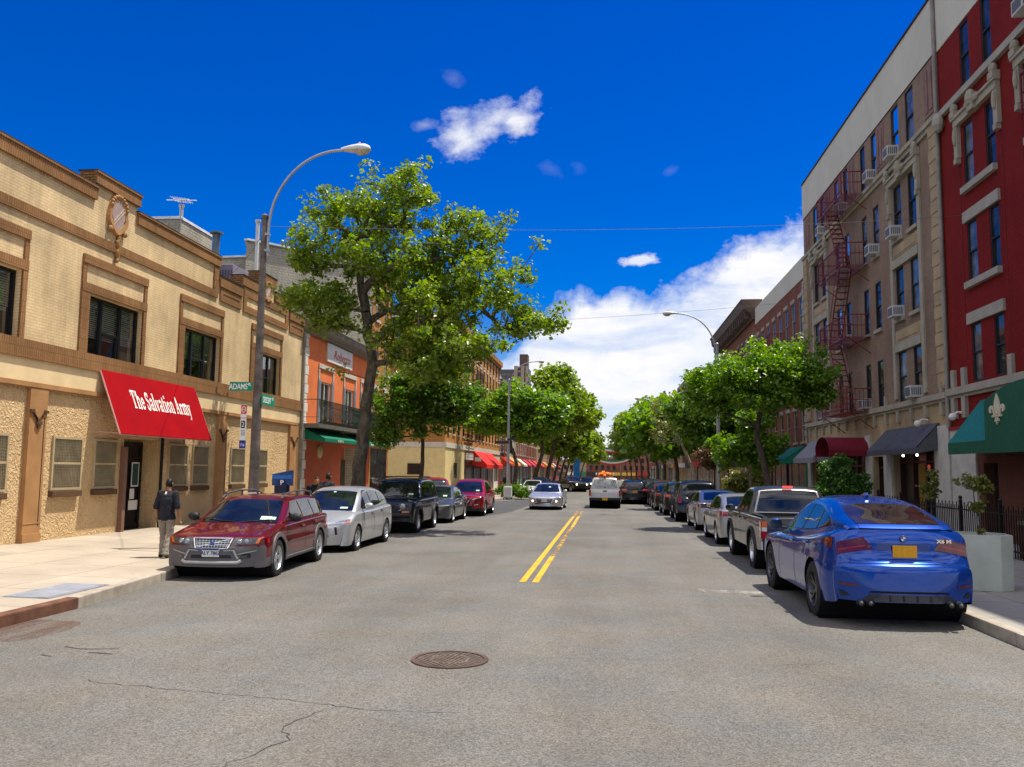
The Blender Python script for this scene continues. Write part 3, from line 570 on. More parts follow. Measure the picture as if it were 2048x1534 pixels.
# on the hall's roof
vp = thing('vent_pipe', 'grey metal flue with a flat cap rising above the cream parapet', 'vent pipe', (-15.2, 31.0, 7.9))
mb = MB(); mb.tube([(0, 0, 0), (0, 0, 3.0)], .14, 14); mb.build('pipe', mat('weathered_zinc', (.14, .17, .18), .5, .5, var=.3), vp, smooth=50)
mb = MB(); mb.lathe([(.01, 3.24), (.25, 3.2), (.25, 3.13), (.16, 3.10), (.14, 2.95)], 16); mb.build('cap', mat('weathered_zinc', (.14, .17, .18), .5, .5), vp, smooth=50)
rb = thing('roof_cabinet', 'mauve grey sheet metal air handler on the flat roof behind the stepped parapet', 'air conditioner', (-15.6, 32.6, 7.9))
mb = MB(); mb.box(-.9, .9, -1.1, 1.1, 0, 2.05); mb.build('casing', mat('mauve_sheet', (.22, .19, .24), .6, var=.1), rb, bevel=.03)
mb = MB(); [mb.box(-.86 + .12 * i, -.80 + .12 * i, -1.115, -1.10, .5, 1.8) for i in range(15)]; mb.build('louvre', mat('mauve_sheet_dark', (.10, .09, .11), .6), rb)
for (x, y, h, lab) in ((-15.8, 36.2, 3.1, 'thin white vent pipe left of the street lamp pole on the roofline'), (-19.5, 36.2, 3.9, 'thin dull grey vent pipe beside the flue on the far roofline')):
    o = MB(); o.tube([(x, y, 9.9), (x, y, 9.9 + h)], .09, 8); o.lathe([(.09, h + 9.9), (.13, h + 9.95), (.13, h + 10.05), (.01, h + 10.08)], 10, 'z', (x, y, 0))
    tag(o.build('vent_pipe', mat('white_pipe' if 'white' in lab else 'grey_pipe', (.6, .6, .58) if 'white' in lab else (.3, .3, .3), .5), None, smooth=50, org=(x, y, 9.9)), lab, 'vent pipe')
M_gbr = brick('grey_painted_brick', (.50, .46, .36), (.44, .40, .31), (.36, .33, .26), bw=.30, bh=.14, ms=.02, bump=.8, stain=.28); M_tin = mat('white_flashing', (.7, .7, .7), .4)
bk = thing('stair_bulkhead', 'small drab brick roof hut carrying the television aerial behind the cream parapet', 'roof hut', (-19.3, 35, 7), world=True)
mb = MB(); mb.box(-21.5, -18.35, 34, 37, 7, 12.6); mb.build('wall', M_gbr, bk); mb = MB(); mb.box(-21.6, -18.3, 33.95, 37.05, 12.602, 12.72); mb.build('coping', M_tin, bk)
an = thing('television_aerial', 'white metal rooftop television aerial on a thin mast above the brick hut', 'aerial', (-18.28, 33.9, 12.0)); an.scale = (.72,) * 3
mb = MB(); mb.tube([(0, 0, 0), (0, 0, 2.0)], .022, 6); mb.tube([(-.02, 0, 0), (.12, 0, .9), (.02, 0, 1.6)], .008, 5); mb.build('mast', mat('grey_pipe', (.3, .3, .3), .5), an)
mb = MB(); mb.tube([(-.95, 0, 1.98), (.95, 0, 1.90)], .03, 6)
for i in range(7): x = -.45 + .15 * i; mb.tube([(x, -.55, 1.95 + .02 * (3 - i)), (x, .55, 1.95 + .02 * (3 - i))], .016, 5)
mb.box(-.45, .45, -.1, .1, 1.93, 1.99); mb.build('elements', mat('white_metal', (.75, .75, .75), .4), an)
# ================================================================ red restaurant
M_ora = mat('orange_red_render', (.74, .19, .055), .85, var=.16, vs=.9, space='pos', bump=.25); M_ora_shade = mat('orange_red_render_shaded', (.44, .10, .045), .85, var=.12, vs=.9, space='pos', bump=.25)  # second render is the lower wall, the balcony's shade put into its colour
M_stone = mat('pale_stone', (.52, .48, .40), .8, var=.15, space='pos', bump=.3); M_cor = mat('weathered_cornice', (.20, .185, .16), .8, var=.25, space='pos', bump=.3)
M_shut = mat('grey_shutter', (.26, .28, .31), .6); M_grn = mat('green_awning_cloth', (.004, .16, .09), .6, var=.1); M_curt = mat('white_curtain', (.7, .69, .66), .8, var=.1)
rs = thing('restaurant_building', 'small two storey orange red rendered restaurant with quoins, balcony and green awnings', 'building', (-13.4, 41.5, 0), world=True)
fw = [(38.50, 39.95), (42.30, 43.7), (45.3, 46.3)]
mb = MB(); L.wall(mb, 36.0, 46.95, 3.9, 8.2, [(a, b, 3.95, 6.02) for a, b in fw], .22); mb.build('upper_wall', M_ora, rs)
mb = MB(); L.wall(mb, 36.0, 46.95, -1, 3.9, [(41.9, 46.6, -1, 3.1, 1.1)], .22); mb.quad((L.x(-1.09), 41.9, -1), (L.x(-1.09), 46.6, -1), (L.x(-1.09), 46.6, 3.1), (L.x(-1.09), 41.9, 3.1)); mb.build('lower_wall', M_ora_shade, rs)
mb = MB(); mb.poly([(-13.45, 36.0, 7.9), (-13.45, 46.9, 7.9), (-18.4, 41.3, 7.9), (-18.4, 36, 7.9)]); mb.build('roof', M_roof, rs)
mb = MB(); pr = [(0, 8.0), (.18, 8.02), (.22, 8.14), (.42, 8.22), (.46, 8.42), (.52, 8.5), (-.3, 8.52), (-.3, 8.0)]
mb.prism([(L.x(d), z) for d, z in pr], 'y', 35.98, 46.97); mb.build('cornice', M_cor, rs)
mb = MB(); z = -.2; k = 0
while z < 7.95: L.box(mb, 36.12, 36.12 + (.62 if k % 2 else .48), z + .015, min(z + .41, 7.98), .002, .05); z += .42; k += 1
mb.build('quoins', mat('white_quoin', (.66, .63, .56), .8, var=.1, space='pos'), rs, bevel=.012)
mb = MB(); L.box(mb, 35.97, 36.1, -.5, 7.98, .001, .12); mb.build('downpipe', mat('grey_pipe2', (.26, .24, .21), .7, var=.25, space='pos'), rs)
for a, b in fw:
    w_ = window(L, rs, a, b, 3.96, 6.02, -.08, M_white, M_gl, .07, 'v', name='french_window', bm=M_curt)
    q = MB()
    for s0, s1 in ((a + .1, a + .42), (b - .42, b - .1)):
        P = [[(L.x(-.22 + .025 * math.sin(i * 1.9)), s0 + (s1 - s0) * i / 12, zz) for i in range(13)] for zz in (4.0, 5.98)]; q.grid(P)
    q.build('curtain', M_curt, w_)
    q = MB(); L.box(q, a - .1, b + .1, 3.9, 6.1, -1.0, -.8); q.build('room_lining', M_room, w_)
    for y0 in (a - .40, b + .06):
        q = MB(); L.box(q, y0, y0 + .34, 4.0, 6.1, .01, .05)
        for i in range(26): L.box(q, y0 + .05, y0 + .29, 4.1 + i * .075, 4.15 + i * .075, .05, .062)
        q.build('shutter', M_shut, rs)
    q = MB(); A, B = a - .38, b + .36; L.box(q, A, A + .14, 6.12, 6.62, .002, .05); L.box(q, B - .14, B, 6.12, 6.62, .002, .05); L.box(q, A - .03, B + .03, 6.62, 6.82, .002, .07); q.build('window_surround', M_stone, rs)
q = MB(); L.box(q, 39.15, 43.1, 7.06, 7.95, .01, .09); sg = q.build('name_board', mat('white_board', (.68, .66, .63), .6, var=.08), rs)
text_part('board_lettering', 'Roberto', .62, mat('red_lettering', (.55, .05, .04), .6), sg, frame((L.x(.1), 41.3, 7.47), (0, 1, 0), (0, 0, 1)), 1.25, shear=.35)
q = MB(); q.lathe([(.30, 0), (.31, .06), (.22, .11), (.001, .14)], 20, 'x', (0, 0, 0)); q.v = [(L.x(.0) + p[0], p[1] + 38.6, p[2] + 2.72) for p in q.v]; q.build('wall_lamp', mat('tan_globe', (.55, .42, .25), .5), rs, smooth=50)
q = MB(); L.box(q, 36.15, 47.4, 3.80, 3.92, .002, .80); L.box(q, 36.12, 47.45, 3.74, 3.80, .002, .84); q.build('balcony_slab', M_cor, rs)
q = MB()
for i in range(80):
    y = 36.2 + i * .14
    q.tube([(L.x(.76), y, 3.93), (L.x(.93), y, 4.05), (L.x(.96), y, 4.22), (L.x(.84), y, 4.5), (L.x(.78), y, 4.75), (L.x(.78), y, 4.98)], .017, 4)
    if i % 2 == 0: q.tube([(L.x(.95) , y + .07 + .05 * math.cos(t), 4.15 + .07 * math.sin(t)) for t in [k * .9 for k in range(8)]], .009, 4)
for z, d in ((4.98, .78), (3.95, .77), (4.72, .785)): q.tube([(L.x(d), 36.2, z), (L.x(d), 47.4, z)], .02, 5)
for y in (36.2, 47.4): q.tube([(L.x(.0), y, 4.98), (L.x(.78), y, 4.98)], .02, 5); q.tube([(L.x(.0), y, 4.2), (L.x(.78), y, 4.2)], .012, 5)
q.build('railing', mat('dark_green_iron', (.02, .035, .028), .55), rs)
for a, b in ((41.6, 44.3), (44.4, 47.3)): q = MB(); L.box(q, a, b, 4.02, 4.92, .64, .67); q.build('green_screen', mat('green_mesh', (.012, .12, .07), .7, var=.4, vs=9), rs)
def slope_awning(root, F, y0, y1, zt, zb, d, val, m, scallop=True, d0=.03, name='awning_cloth', valm=None):
    q = MB(); n = 14; a, b = F.x(d0), F.x(d)
    q.hexa([(b, y0, zb), (b, y1, zb), (F.x(d - .02), y1, zb - .02), (F.x(d - .02), y0, zb - .02)], [(a, y0, zt), (a, y1, zt), (F.x(d0), y1, zt - .03), (F.x(d0), y0, zt - .03)])
    for y in (y0, y1): q.poly([(a, y, zt), (b, y, zb), (b, y, zb - val), (a, y, zb - val * .2)])
    o = q.build(name, m, root); q = MB()
    for i in range(n):
        u0, u1 = y0 + (y1 - y0) * i / n, y0 + (y1 - y0) * (i + 1) / n; um = (u0 + u1) / 2; dz = val * .3 if scallop else 0
        q.poly([(F.x(d + .004), u0, zb), (F.x(d + .004), u1, zb), (F.x(d + .004), u1, zb - val + dz), (F.x(d + .004), um, zb - val), (F.x(d + .004), u0, zb - val + dz)])
    q.build('valance', valm or m, root); return o
for k, (a, b) in enumerate(((36.5, 41.6), (42.2, 46.9))):
    ga = thing('green_awning', 'green scalloped awning under the restaurant balcony, ' + ('left of the street tree' if k == 0 else 'half hidden behind the tree trunk'), 'awning', (-13.0, (a + b) / 2, 3.4), group='green awnings of the orange red restaurant', world=True)
    slope_awning(ga, L, a, b, 3.74, 3.28, .98, .18, M_grn)
    text_part('awning_lettering', 'ROBERTO', .14, M_white, ga, frame((L.x(.987), (a + b) / 2 - .3, 3.20), (0, 1, 0), (0, 0, 1)), 1.3)
q = MB(); L.box(q, 42.2, 43.2, -.2, 2.5, -1.08, -1.02); q.build('entrance_door', M_gd, rs); q = MB(); L.box(q, 44.6, 46.0, .6, 2.4, -1.08, -1.02); q.build('ground_window', M_gd, rs)
# ================================================================ tall corner house: painted side wall, orange brick front
M_obr = brick('orange_brick', (.56, .25, .065), (.48, .20, .05), (.34, .19, .08), bump=.5, stain=.2); M_obd = brick('orange_brick_dull', (.46, .20, .06), (.40, .165, .05), (.28, .17, .09), stain=.2)
ch = thing('corner_house', 'tall brick corner house with a grey painted side wall rising over the red restaurant', 'building', (-13.4, 47, 0), world=True)
A, B, C_, D_ = (-13.42, 47.0), (-18.6, 41.3), (-19.3, 43.4), (-30, 44)
mb = MB(); mb.quad((*A, -1), (*B, -1), (*B, 13.65), (*A, 13.65)); mb.quad((*B, -1), (*C_, -1), (*C_, 13.65), (*B, 13.65)); mb.quad((*C_, -1), (*D_, -1), (*D_, 13.3), (*C_, 13.3)); mb.build('side_wall', M_gbr, ch)
mb = MB(); n = Vector((B[0] - A[0], B[1] - A[1])).normalized(); pn = Vector((n.y, -n.x)) * .12
for p0, p1, zz in ((A, B, 13.65), (B, C_, 13.65), (C_, D_, 13.3)):
    v = Vector((p1[0] - p0[0], p1[1] - p0[1])).normalized(); w2 = Vector((v.y, -v.x)) * .12
    mb.hexa([(p0[0] - w2.x, p0[1] - w2.y, zz), (p1[0] - w2.x, p1[1] - w2.y, zz), (p1[0] + w2.x, p1[1] + w2.y, zz), (p0[0] + w2.x, p0[1] + w2.y, zz)], [(p0[0] - w2.x, p0[1] - w2.y, zz + .1), (p1[0] - w2.x, p1[1] - w2.y, zz + .1), (p1[0] + w2.x, p1[1] + w2.y, zz + .1), (p0[0] + w2.x, p0[1] + w2.y, zz + .1)])
mb.build('coping', M_tin, ch)
cw = [(47.6, 48.35, z, z + 1.9) for z in (4.6, 7.6, 10.6)] + [(49.7, 50.5, z, z + 1.9) for z in (4.6, 7.6, 10.6)]
mb = MB(); L.wall(mb, 47.0, 51.3, -1, 13.8, cw, .2); mb.build('front_wall', M_obr, ch)
mb = MB(); mb.quad((-13.4, 51.3, -1), (-30, 55, -1), (-30, 55, 13.1), (-13.4, 51.3, 13.1)); mb.poly([(*A, 13.4), (-13.42, 51.3, 13.4), (-30, 55, 13.4), (*D_, 13.2), (*C_, 13.2), (*B, 13.4)]); mb.build('street_wall', M_obd, ch)
for a, b, c, e in cw:
    window(L, ch, a, b, c, e, -.13, M_white, M_gd, .05, 'h'); q = MB(); L.box(q, a - .15, b + .15, e, e + .28, .002, .06); q.build('lintel', M_stone, ch); q = MB(); L.box(q, a - .1, b + .1, c - .14, c, .002, .1); q.build('sill', M_stone, ch)
mb = MB(); L.box(mb, 47.0, 51.3, 3.3, 3.6, .002, .12); mb.build('belt_course', M_cor, ch); mb = MB(); L.box(mb, 47.0, 51.3, 13.5, 13.85, .002, .3); mb.build('cornice', M_cor, ch)
mb = MB(); L.box(mb, 47.3, 50.8, -.3, 3.1, .002, .03); mb.build('shopfront', M_gd, ch)
# ================================================================ far left row
FASC = [('red', (.45, .03, .03)), ('green', (.02, .18, .08)), ('cream', (.55, .48, .34)), ('brown', (.12, .06, .035)), ('navy', (.02, .03, .10)), ('yellow', (.6, .38, .05)), ('white', (.6, .58, .54)), ('dark', (.03, .03, .03))]
def shop_bays(F, o, y0, y1, top):
    n = max(1, int((y1 - y0) / 4.6)); s = (y1 - y0) / n
    for i in range(n):
        a, b = y0 + i * s, y0 + (i + 1) * s; nm, c = rnd.choice(FASC)
        q = MB(); F.box(q, a + .03, b - .03, top - .62, top, .002, .14); q.build('shop_fascia', mat('fascia_' + nm, c, .6, space='pos'), o)
        q = MB(); F.box(q, a + .2, b - 1.3, .55, top - .66, .002, .035); q.build('shop_pane', M_shop, o)
        q = MB(); F.box(q, b - 1.2, b - .25, -.6, top - .66, .002, .03); q.build('shop_door', M_shop, o)
        q = MB(); F.box(q, a - .12, a + .16, -1, top - .63, .002, .09); F.box(q, a + .16, b - 1.28, -1, .53, .002, .06); F.box(q, b - 1.28, b - 1.2, -1, top - .63, .002, .06); F.box(q, (a + b) / 2 - .6, (a + b) / 2 - .54, .53, top - .63, .036, .05)
        nm, c = rnd.choice(FASC); q.build('shop_surround', mat('fascia_' + nm, c, .6, space='pos'), o)
def flat_block(F, name, label, y0, y1, zt, D, wallm, cols, rows, ww=.85, trim=None, fm=None, gm=None, cor=None, base=None, side=None, group=None, ac=None, hood=.22, wname='window', lowz=None):
    o = thing(name, label, 'building', (F.X, (y0 + y1) / 2, 0), world=True, group=group); mb = MB()
    H = [(c, c + ww, a, b) for c in cols for a, b in rows]
    F.wall(mb, y0, y1, -1.5 if lowz is None else lowz, zt, H, .10); F.shell(mb, y0, y1, -1.5, zt, D); mb.build('wall', wallm, o)
    for h in H: window(F, o, *h, -.045, fm or M_black, gm or M_gd, .05, 'h', name=wname)
    if trim:
        for a, b, c, e in H:
            mb = MB(); F.box(mb, a - .1, b + .1, e + .002, e + hood, .002, .06); mb.build('lintel', trim, o)
            mb = MB(); F.box(mb, a - .08, b + .08, c - .13, c - .002, .002, .09); mb.build('sill', trim, o)
    if cor: mb = MB(); F.box(mb, y0 + .01, y1 - .01, zt - cor[0], zt + .05, .002, cor[1]); F.box(mb, y0 + .01, y1 - .01, zt - cor[0] - .25, zt - cor[0], .002, cor[1] * .5); mb.build('cornice', cor[2], o)
    if base: shop_bays(F, o, y0 + .2, y1 - .2, base[0])
    return o
def awning(F, label, y0, y1, zt, zb, d, m, val=.25, group=None, valm=None):
    o = thing('shop_awning', label, 'awning', (F.x(d / 2), (y0 + y1) / 2, zb), world=True, group=group); slope_awning(o, F, y0, y1, zt, zb, d, val, m, False, valm=valm); return o
M_ycr = mat('yellow_cream_paint', (.62, .50, .24), .8, var=.1, space='pos'); M_shop = glass_dark('shop_glass', (.02, .018, .015), .22)
yo = [70.5 + i * 2.55 for i in range(14)]
ob = flat_block(L, 'orange_apartments', 'five storey orange brick apartment house with black fire escape and yellow painted corner shop', 69.6, 105.2, 15.2, 18, M_obr, yo, [(z, z + 1.75) for z in (5.0, 7.9, 10.8, 13.0)], .95, M_stone, M_black, M_gd, (.5, .35, M_obd))
mb = MB(); L.box(mb, 69.58, 79.0, -1, 3.75, .002, .06); mb.box(-24, -13.36, 69.52, 69.59, -1, 3.75); mb.build('painted_corner', M_ycr, ob)
mb = MB(); mb.box(-24, -13.3, 69.48, 69.59, 3.76, 4.2); L.box(mb, 69.5, 105, 3.76, 4.2, .002, .14); mb.build('belt_course', M_stone, ob)
for x in (-15.5, -17.8, -20.2, -22.6):
    for z in (5.0, 7.9, 10.8, 13.0):
        q = MB(); q.box(x - .45, x + .45, 69.5, 69.56, z, z + 1.7); w_ = q.build('side_window', M_gd, ob); q = MB(); q.box(x - .5, x + .5, 69.44, 69.58, z - .14, z - .01); q.box(x - .5, x + .5, 69.5, 69.58, z + 1.71, z + 1.95); q.build('sill', M_stone, w_)
mb = MB(); L.box(mb, 73.5, 75.0, 1.2, 2.5, .062, .08); mb.build('barred_window', M_gd, ob); mb = MB(); mb.box(-16.5, -15.2, 69.44, 69.51, 1.5, 2.4); mb.build('barred_window', M_gd, ob)
shop_bays(L, ob, 79.6, 105, 3.5)
def fire_escape(F, root, y0, y1, levels, m, d0=.05, d1=1.05, rail=.95, stair=True, drop=True):
    q = MB(); n = 0
    for li, z in enumerate(levels):
        F.box(q, y0, y1, z - .06, z - .02, d1 - .05, d1); F.box(q, y0, y1, z - .06, z - .02, d0, d0 + .05)
        for i in range(11): d = d0 + (d1 - d0) * (i + .5) / 11; F.box(q, y0 + .02, y1 - .02, z - .03, z - .012, d - .018, d + .018)
        for y in (y0, y1): F.box(q, y - .02, y + .02, z - .07, z + rail, d1 - .02, d1 + .02); F.box(q, y - .02, y + .02, z + rail - .04, z + rail, d0, d1); F.box(q, y - .02, y + .02, z + rail * .5 - .02, z + rail * .5 + .01, d0, d1); q.tube([(F.x(.02), y, z - .75), (F.x(d1 - .1), y, z - .05)], .02, 4)
        F.box(q, y0, y1, z + rail - .04, z + rail, d1 - .02, d1 + .02); F.box(q, y0, y1, z + .12, z + .15, d1 - .015, d1 + .015)
        k = int((y1 - y0) / .16)
        for i in range(1, k): y = y0 + (y1 - y0) * i / k; F.box(q, y - .008, y + .008, z + .02, z + rail - .04, d1 - .008, d1 + .008)
        for i in range(1, 6):
            for y in (y0, y1): F.box(q, y - .008, y + .008, z, z + rail - .04, d0 + (d1 - d0) * i / 6 - .008, d0 + (d1 - d0) * i / 6 + .008)
        if stair and li + 1 < len(levels):
            zn = levels[li + 1]; a, b = y0 + (y1 - y0) * .25, y0 + (y1 - y0) * .72
            if li % 2: a, b = b, a
            for d in (d1 - .62, d1 - .12): q.tube([(F.x(d), a, z), (F.x(d), b, zn)], .028, 4); q.tube([(F.x(d), a, z + .85), (F.x(d), b, zn + .8)], .014, 4)
            s = 12
            for i in range(s): t = (i + .5) / s; F.box(q, a + (b - a) * t - .09, a + (b - a) * t + .09, z + (zn - z) * t - .01, z + (zn - z) * t + .012, d1 - .62, d1 - .12)
    return q.build('fire_escape', m, root)
fire_escape(L, ob, 79.4, 84.2, [4.7, 7.6, 10.5], M_black)
awr = thing('red_shop_awning', 'long bright red shop awning with a white badge on the orange corner building', 'awning', (-12.6, 88, 3.6), world=True)
slope_awning(awr, L, 84.0, 97.0, 3.9, 2.45, 1.5, .4, mat('bright_red_cloth', (.62, .025, .018), .6), False)
mb = MB(); mb.box(-13.1, -12.5, 83.93, 83.98, 2.75, 3.15); mb.build('badge', M_white, awr)
# the narrow houses further on
M_rbr = brick('red_brick', (.25, .060, .032), (.20, .045, .025), (.18, .13, .10), stain=.2); M_rb2 = brick('red_brown_brick', (.30, .10, .05), (.24, .075, .04), (.2, .13, .1), stain=.2); M_tan = brick('tan_brick', (.42, .31, .19), (.36, .26, .15), (.25, .2, .14), stain=.2)
M_dkr = mat('dark_red_iron', (.17, .020, .022), .5, var=.2)
def cols(y0, y1, n, ww=.9): s = (y1 - y0) / n; return [y0 + s * (i + .5) - ww / 2 for i in range(n)]
fl = [(105.3, 113.6, 13.3, M_rb2, 3, 'dark red brick house beyond the orange apartments, with a fire escape'), (113.7, 124.0, 12.4, mat('pale_render', (.50, .46, .38), .85, var=.1, space='pos'), 3, 'pale rendered house with few windows behind the far street trees'),
      (124.1, 141, 10.2, M_rbr, 6, 'red brick row house behind the leaning street trees'), (141.1, 160, 11.4, M_rb2, 6, 'brown red brick row house, left side of the street in the distance'), (160.1, 190, 9.6, M_tan, 8, 'tan brick row house, left side of the street in the distance'), (190.1, 235, 12.0, M_rbr, 10, 'farthest red brick house on the left side of the street')]
for i, (a, b, zt, m, n, lab) in enumerate(fl):
    o = flat_block(L, 'row_house', lab, a, b, zt, 14, m, cols(a, b, n), [(z, z + 1.7) for z in (4.2, 7.2, 10.2) if z + 2.2 < zt], .9, M_stone, M_white if i in (0, 2) else M_black, M_gd, (.4, .4, M_cor), (3.2, M_shop), group='row houses on the left beyond the side street')
    if i == 0: fire_escape(L, o, 107, 111, [4.0, 7.0, 10.0], M_black, stair=False)
    for k in range(max(1, n // 3)):
        y = a + 1 + (b - a) * k / max(1, n // 3); c = [((.55, .05, .03), 'red'), ((.7, .28, .06), 'orange'), ((.6, .55, .45), 'off white'), ((.45, .03, .05), 'crimson')][(i + k) % 4]
        awning(L, '%s shop awning below the %s' % (c[1], ['dark red house', 'pale rendered house', 'red brick row house', 'brown red row house', 'tan row house', 'farthest red house'][i]), y, y + min(5.5, (b - a) / max(1, n // 3) - 1), 3.6, 2.7, 1.2, mat('awning_' + c[1], c[0], .6), group='shop awnings far along the left pavement')
wt = thing('roof_tank', 'silver round water tank on the roof of the pale house', 'water tank', (-16, 119, 12.2))
mb = MB(); mb.lathe([(.01, 3.6), (.9, 3.2), (1.25, 2.4), (1.25, 1.4), (.9, .8), (.01, .6)], 18); mb.build('tank', mat('silver_tank', (.6, .6, .62), .25, .9, var=.1), wt, smooth=50)
mb = MB(); [mb.tube([(x, y, -.3), (x * .8, y * .8, 1.2)], .07, 5) for x in (-.9, .9) for y in (-.9, .9)]; mb.build('legs', M_black, wt)
tw = thing('apartment_tower', 'tall grey brown apartment tower with ribbed front and tall lift shaft far behind the street', 'building', (-47, 425, -2), world=True)
M_tw = brick('tower_brick', (.21, .18, .16), (.18, .155, .14), (.15, .13, .12), bw=2.4, bh=2.8, ms=.5, bump=0, stain=.1); M_tw2 = mat('tower_tan', (.36, .27, .21), .85, var=.08); M_tw3 = mat('tower_dark', (.085, .08, .085), .8, var=.1)
mb = MB(); mb.box(-56, -46.3, 420, 440, -2, 51.8); mb.build('wall', M_tw, tw); mb = MB(); mb.box(-46.28, -39.8, 419, 440, -2, 53.2); mb.build('ribbed_wall', M_tw3, tw)
mb = MB(); [mb.box(x, x + w2, 418.2, 419.5, -2, 53.4) for x, w2 in ((-46.3, 1.7), (-42.9, 1.7), (-40.6, .9))]; mb.build('pier', M_tw2, tw)
for i in range(17):
    mb = MB(); z = 3 + i * 2.95; mb.box(-55.6, -46.6, 419.85, 419.97, z, z + 1.35); mb.build('window_row', M_gd, tw)
    mb = MB(); mb.box(-44.5, -43.0, 418.8, 418.97, z, z + .9); mb.box(-41.1, -40.65, 418.8, 418.97, z, z + .9); mb.build('balcony_row', M_tw2, tw)
mb = MB(); mb.box(-44.2, -40.1, 424, 432, 53.2, 60); mb.build('lift_shaft', mat('tower_brown', (.115, .075, .06), .85, var=.1), tw)
# ================================================================ right side (in the shade of its own fronts)
Q = Fac(1, 11.0)
M_bei = brick('beige_brown_brick', (.305, .205, .145), (.26, .17, .12), (.20, .15, .11), bump=.4, stain=.2, vs=.5); M_lim = mat('tan_limestone', (.36, .27, .155), .8, var=.22, vs=1.3, space='pos', bump=.4); M_lim2 = mat('grey_limestone', (.33, .295, .225), .8, var=.18, vs=1.5, space='pos', bump=.3)
M_par = mat('pale_parapet_render', (.52, .50, .42), .85, var=.08, vs=.7, space='pos'); M_dred = brick('deep_red_painted_brick', (.225, .016, .013), (.19, .013, .011), (.14, .010, .009), bump=.35, stain=.16, vs=.5); M_trimw = mat('pale_trim_paint', (.33, .30, .245), .7, var=.12, space='pos')
M_win = mat('dark_sash', (.02, .022, .026), .5, var=.1); M_lace = mat('lace_curtain', (.4, .4, .4), .8)
rows = [(4.68, 6.58), (7.85, 9.80), (10.92, 13.0), (14.05, 16.12)]
def ac_unit(F, label, y, z, w=.60, h=.42, d=.40):
    o = thing('air_conditioner', label, 'air conditioner', (F.x(0), y, z), group='window air conditioners on the right hand fronts', world=True); q = MB()
    F.box(q, y - w / 2, y + w / 2, z + .02, z + .02 + h, -.1, d); q.build('casing', mat('ac_cream', (.50, .50, .49), .5, var=.1), o, bevel=.015); q = MB()
    for i in range(5): F.box(q, y - w / 2 - .006, y - w / 2 - .001, z + .1, z + h - .06, .05 + .07 * i, .09 + .07 * i)
    F.box(q, y - w / 2 + .06, y + w / 2 - .06, z + .08, z + h - .04, d + .001, d + .006); q.build('louvre', mat('ac_dark', (.12, .12, .125), .6), o); return o
def hoodmould(F, root, y0, y1, z):
    q = MB(); F.box(q, y0 - .42, y1 + .42, z + .08, z + .30, .002, .14); F.box(q, y0 - .46, y1 + .46, z + .30, z + .38, .002, .20)
    for yy in (y0 - .30, y1 + .30):
        F.box(q, yy - .13, yy + .13, z - .95, z + .08, .002, .12); F.box(q, yy - .16, yy + .16, z + .381, z + .58, .002, .22); q.ball((F.x(.12), yy, z + .68), (.13, .15, .17), 10); F.box(q, yy - .09, yy + .09, z - 1.12, z - .95, .002, .16); q.ball((F.x(.14), yy, z - .25), (.07, .09, .3), 8)
    ym = (y0 + y1) / 2; F.box(q, ym - .2, ym + .2, z + .05, z + .55, .003, .24); q.ball((F.x(.2), ym, z + .45), (.15, .2, .26), 10); q.ball((F.x(.16), ym - .3, z + .34), (.1, .2, .12), 8); q.ball((F.x(.16), ym + .3, z + .34), (.1, .2, .12), 8)
    return q.build('window_hood', M_lim2, root)
# ---- beige tenement
bt = thing('beige_tenement', 'five storey beige brown brick tenement with pale parapet, stone window hoods and red fire escape', 'building', (11, 38.6, 0), world=True)
pa = [(31.05, 31.9), (32.65, 33.5), (43.7, 44.58), (45.35, 46.2)]; pb = [(35.3, 36.05), (36.9, 37.6), (39.6, 40.3), (41.15, 41.9)]
mb = MB(); Q.wall(mb, 28.75, 48.45, 4.5, 16.2, [(a, b, c, e) for a, b in pa + pb for c, e in rows], .10); mb.build('wall', M_bei, bt)
mb = MB(); Q.wall(mb, 28.75, 48.45, 16.2, 18.2, d=.04); mb.quad((Q.x(.04), 28.75, 16.2), (Q.x(.04), 48.45, 16.2), (Q.x(0), 48.45, 16.2), (Q.x(0), 28.75, 16.2)); Q.shell(mb, 28.75, 48.45, -1, 18.2, 16); Q.box(mb, 28.75, 48.45, 16.2, 18.2, -.35, .039); mb.build('parapet', M_par, bt)
mb = MB(); Q.box(mb, 28.75, 48.5, 18.202, 18.27, -.4, .09); mb.build('coping', M_dkcap, bt)
for k, (a, b) in enumerate(pa + pb):
    for j, (c, e) in enumerate(rows):
        bl = rnd.random() < .35
        window(Q, bt, a, b, c, e, -.05, M_win, M_gl if bl else rnd.choice([M_gd2, M_gd2, M_gd3]), .05, 'h', blind=rnd.choice([.45, .6]) if bl else 0); 
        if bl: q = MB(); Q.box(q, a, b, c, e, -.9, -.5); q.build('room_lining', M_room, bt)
        q = MB(); Q.box(q, a - .08, b + .08, c - .14, c - .002, .002, .10); q.build('sill', M_lim2, bt)
for y0, y1 in ((31.05, 33.5), (43.7, 46.2)):
    hoodmould(Q, bt, y0, y1, 13.0); q = MB()
    for yy in (y0 - .42, y1 + .14): Q.box(q, yy, yy + .28, 4.82, 13.0 - 1.13, .002, .07)
    for c, e in rows[:2]: Q.box(q, y0 - .13, y1 + .13, e + .002, e + .34, .002, .10)
    q.build('stone_strip', M_lim2, bt)
    for z in (6.95, 10.2): q = MB(); Q.box(q, y0 - .1, y1 + .1, z, z + .45, .002, .05); Q.box(q, y0 + .05, y1 - .05, z + .08, z + .37, .051, .07); q.build('spandrel', M_lim, bt)
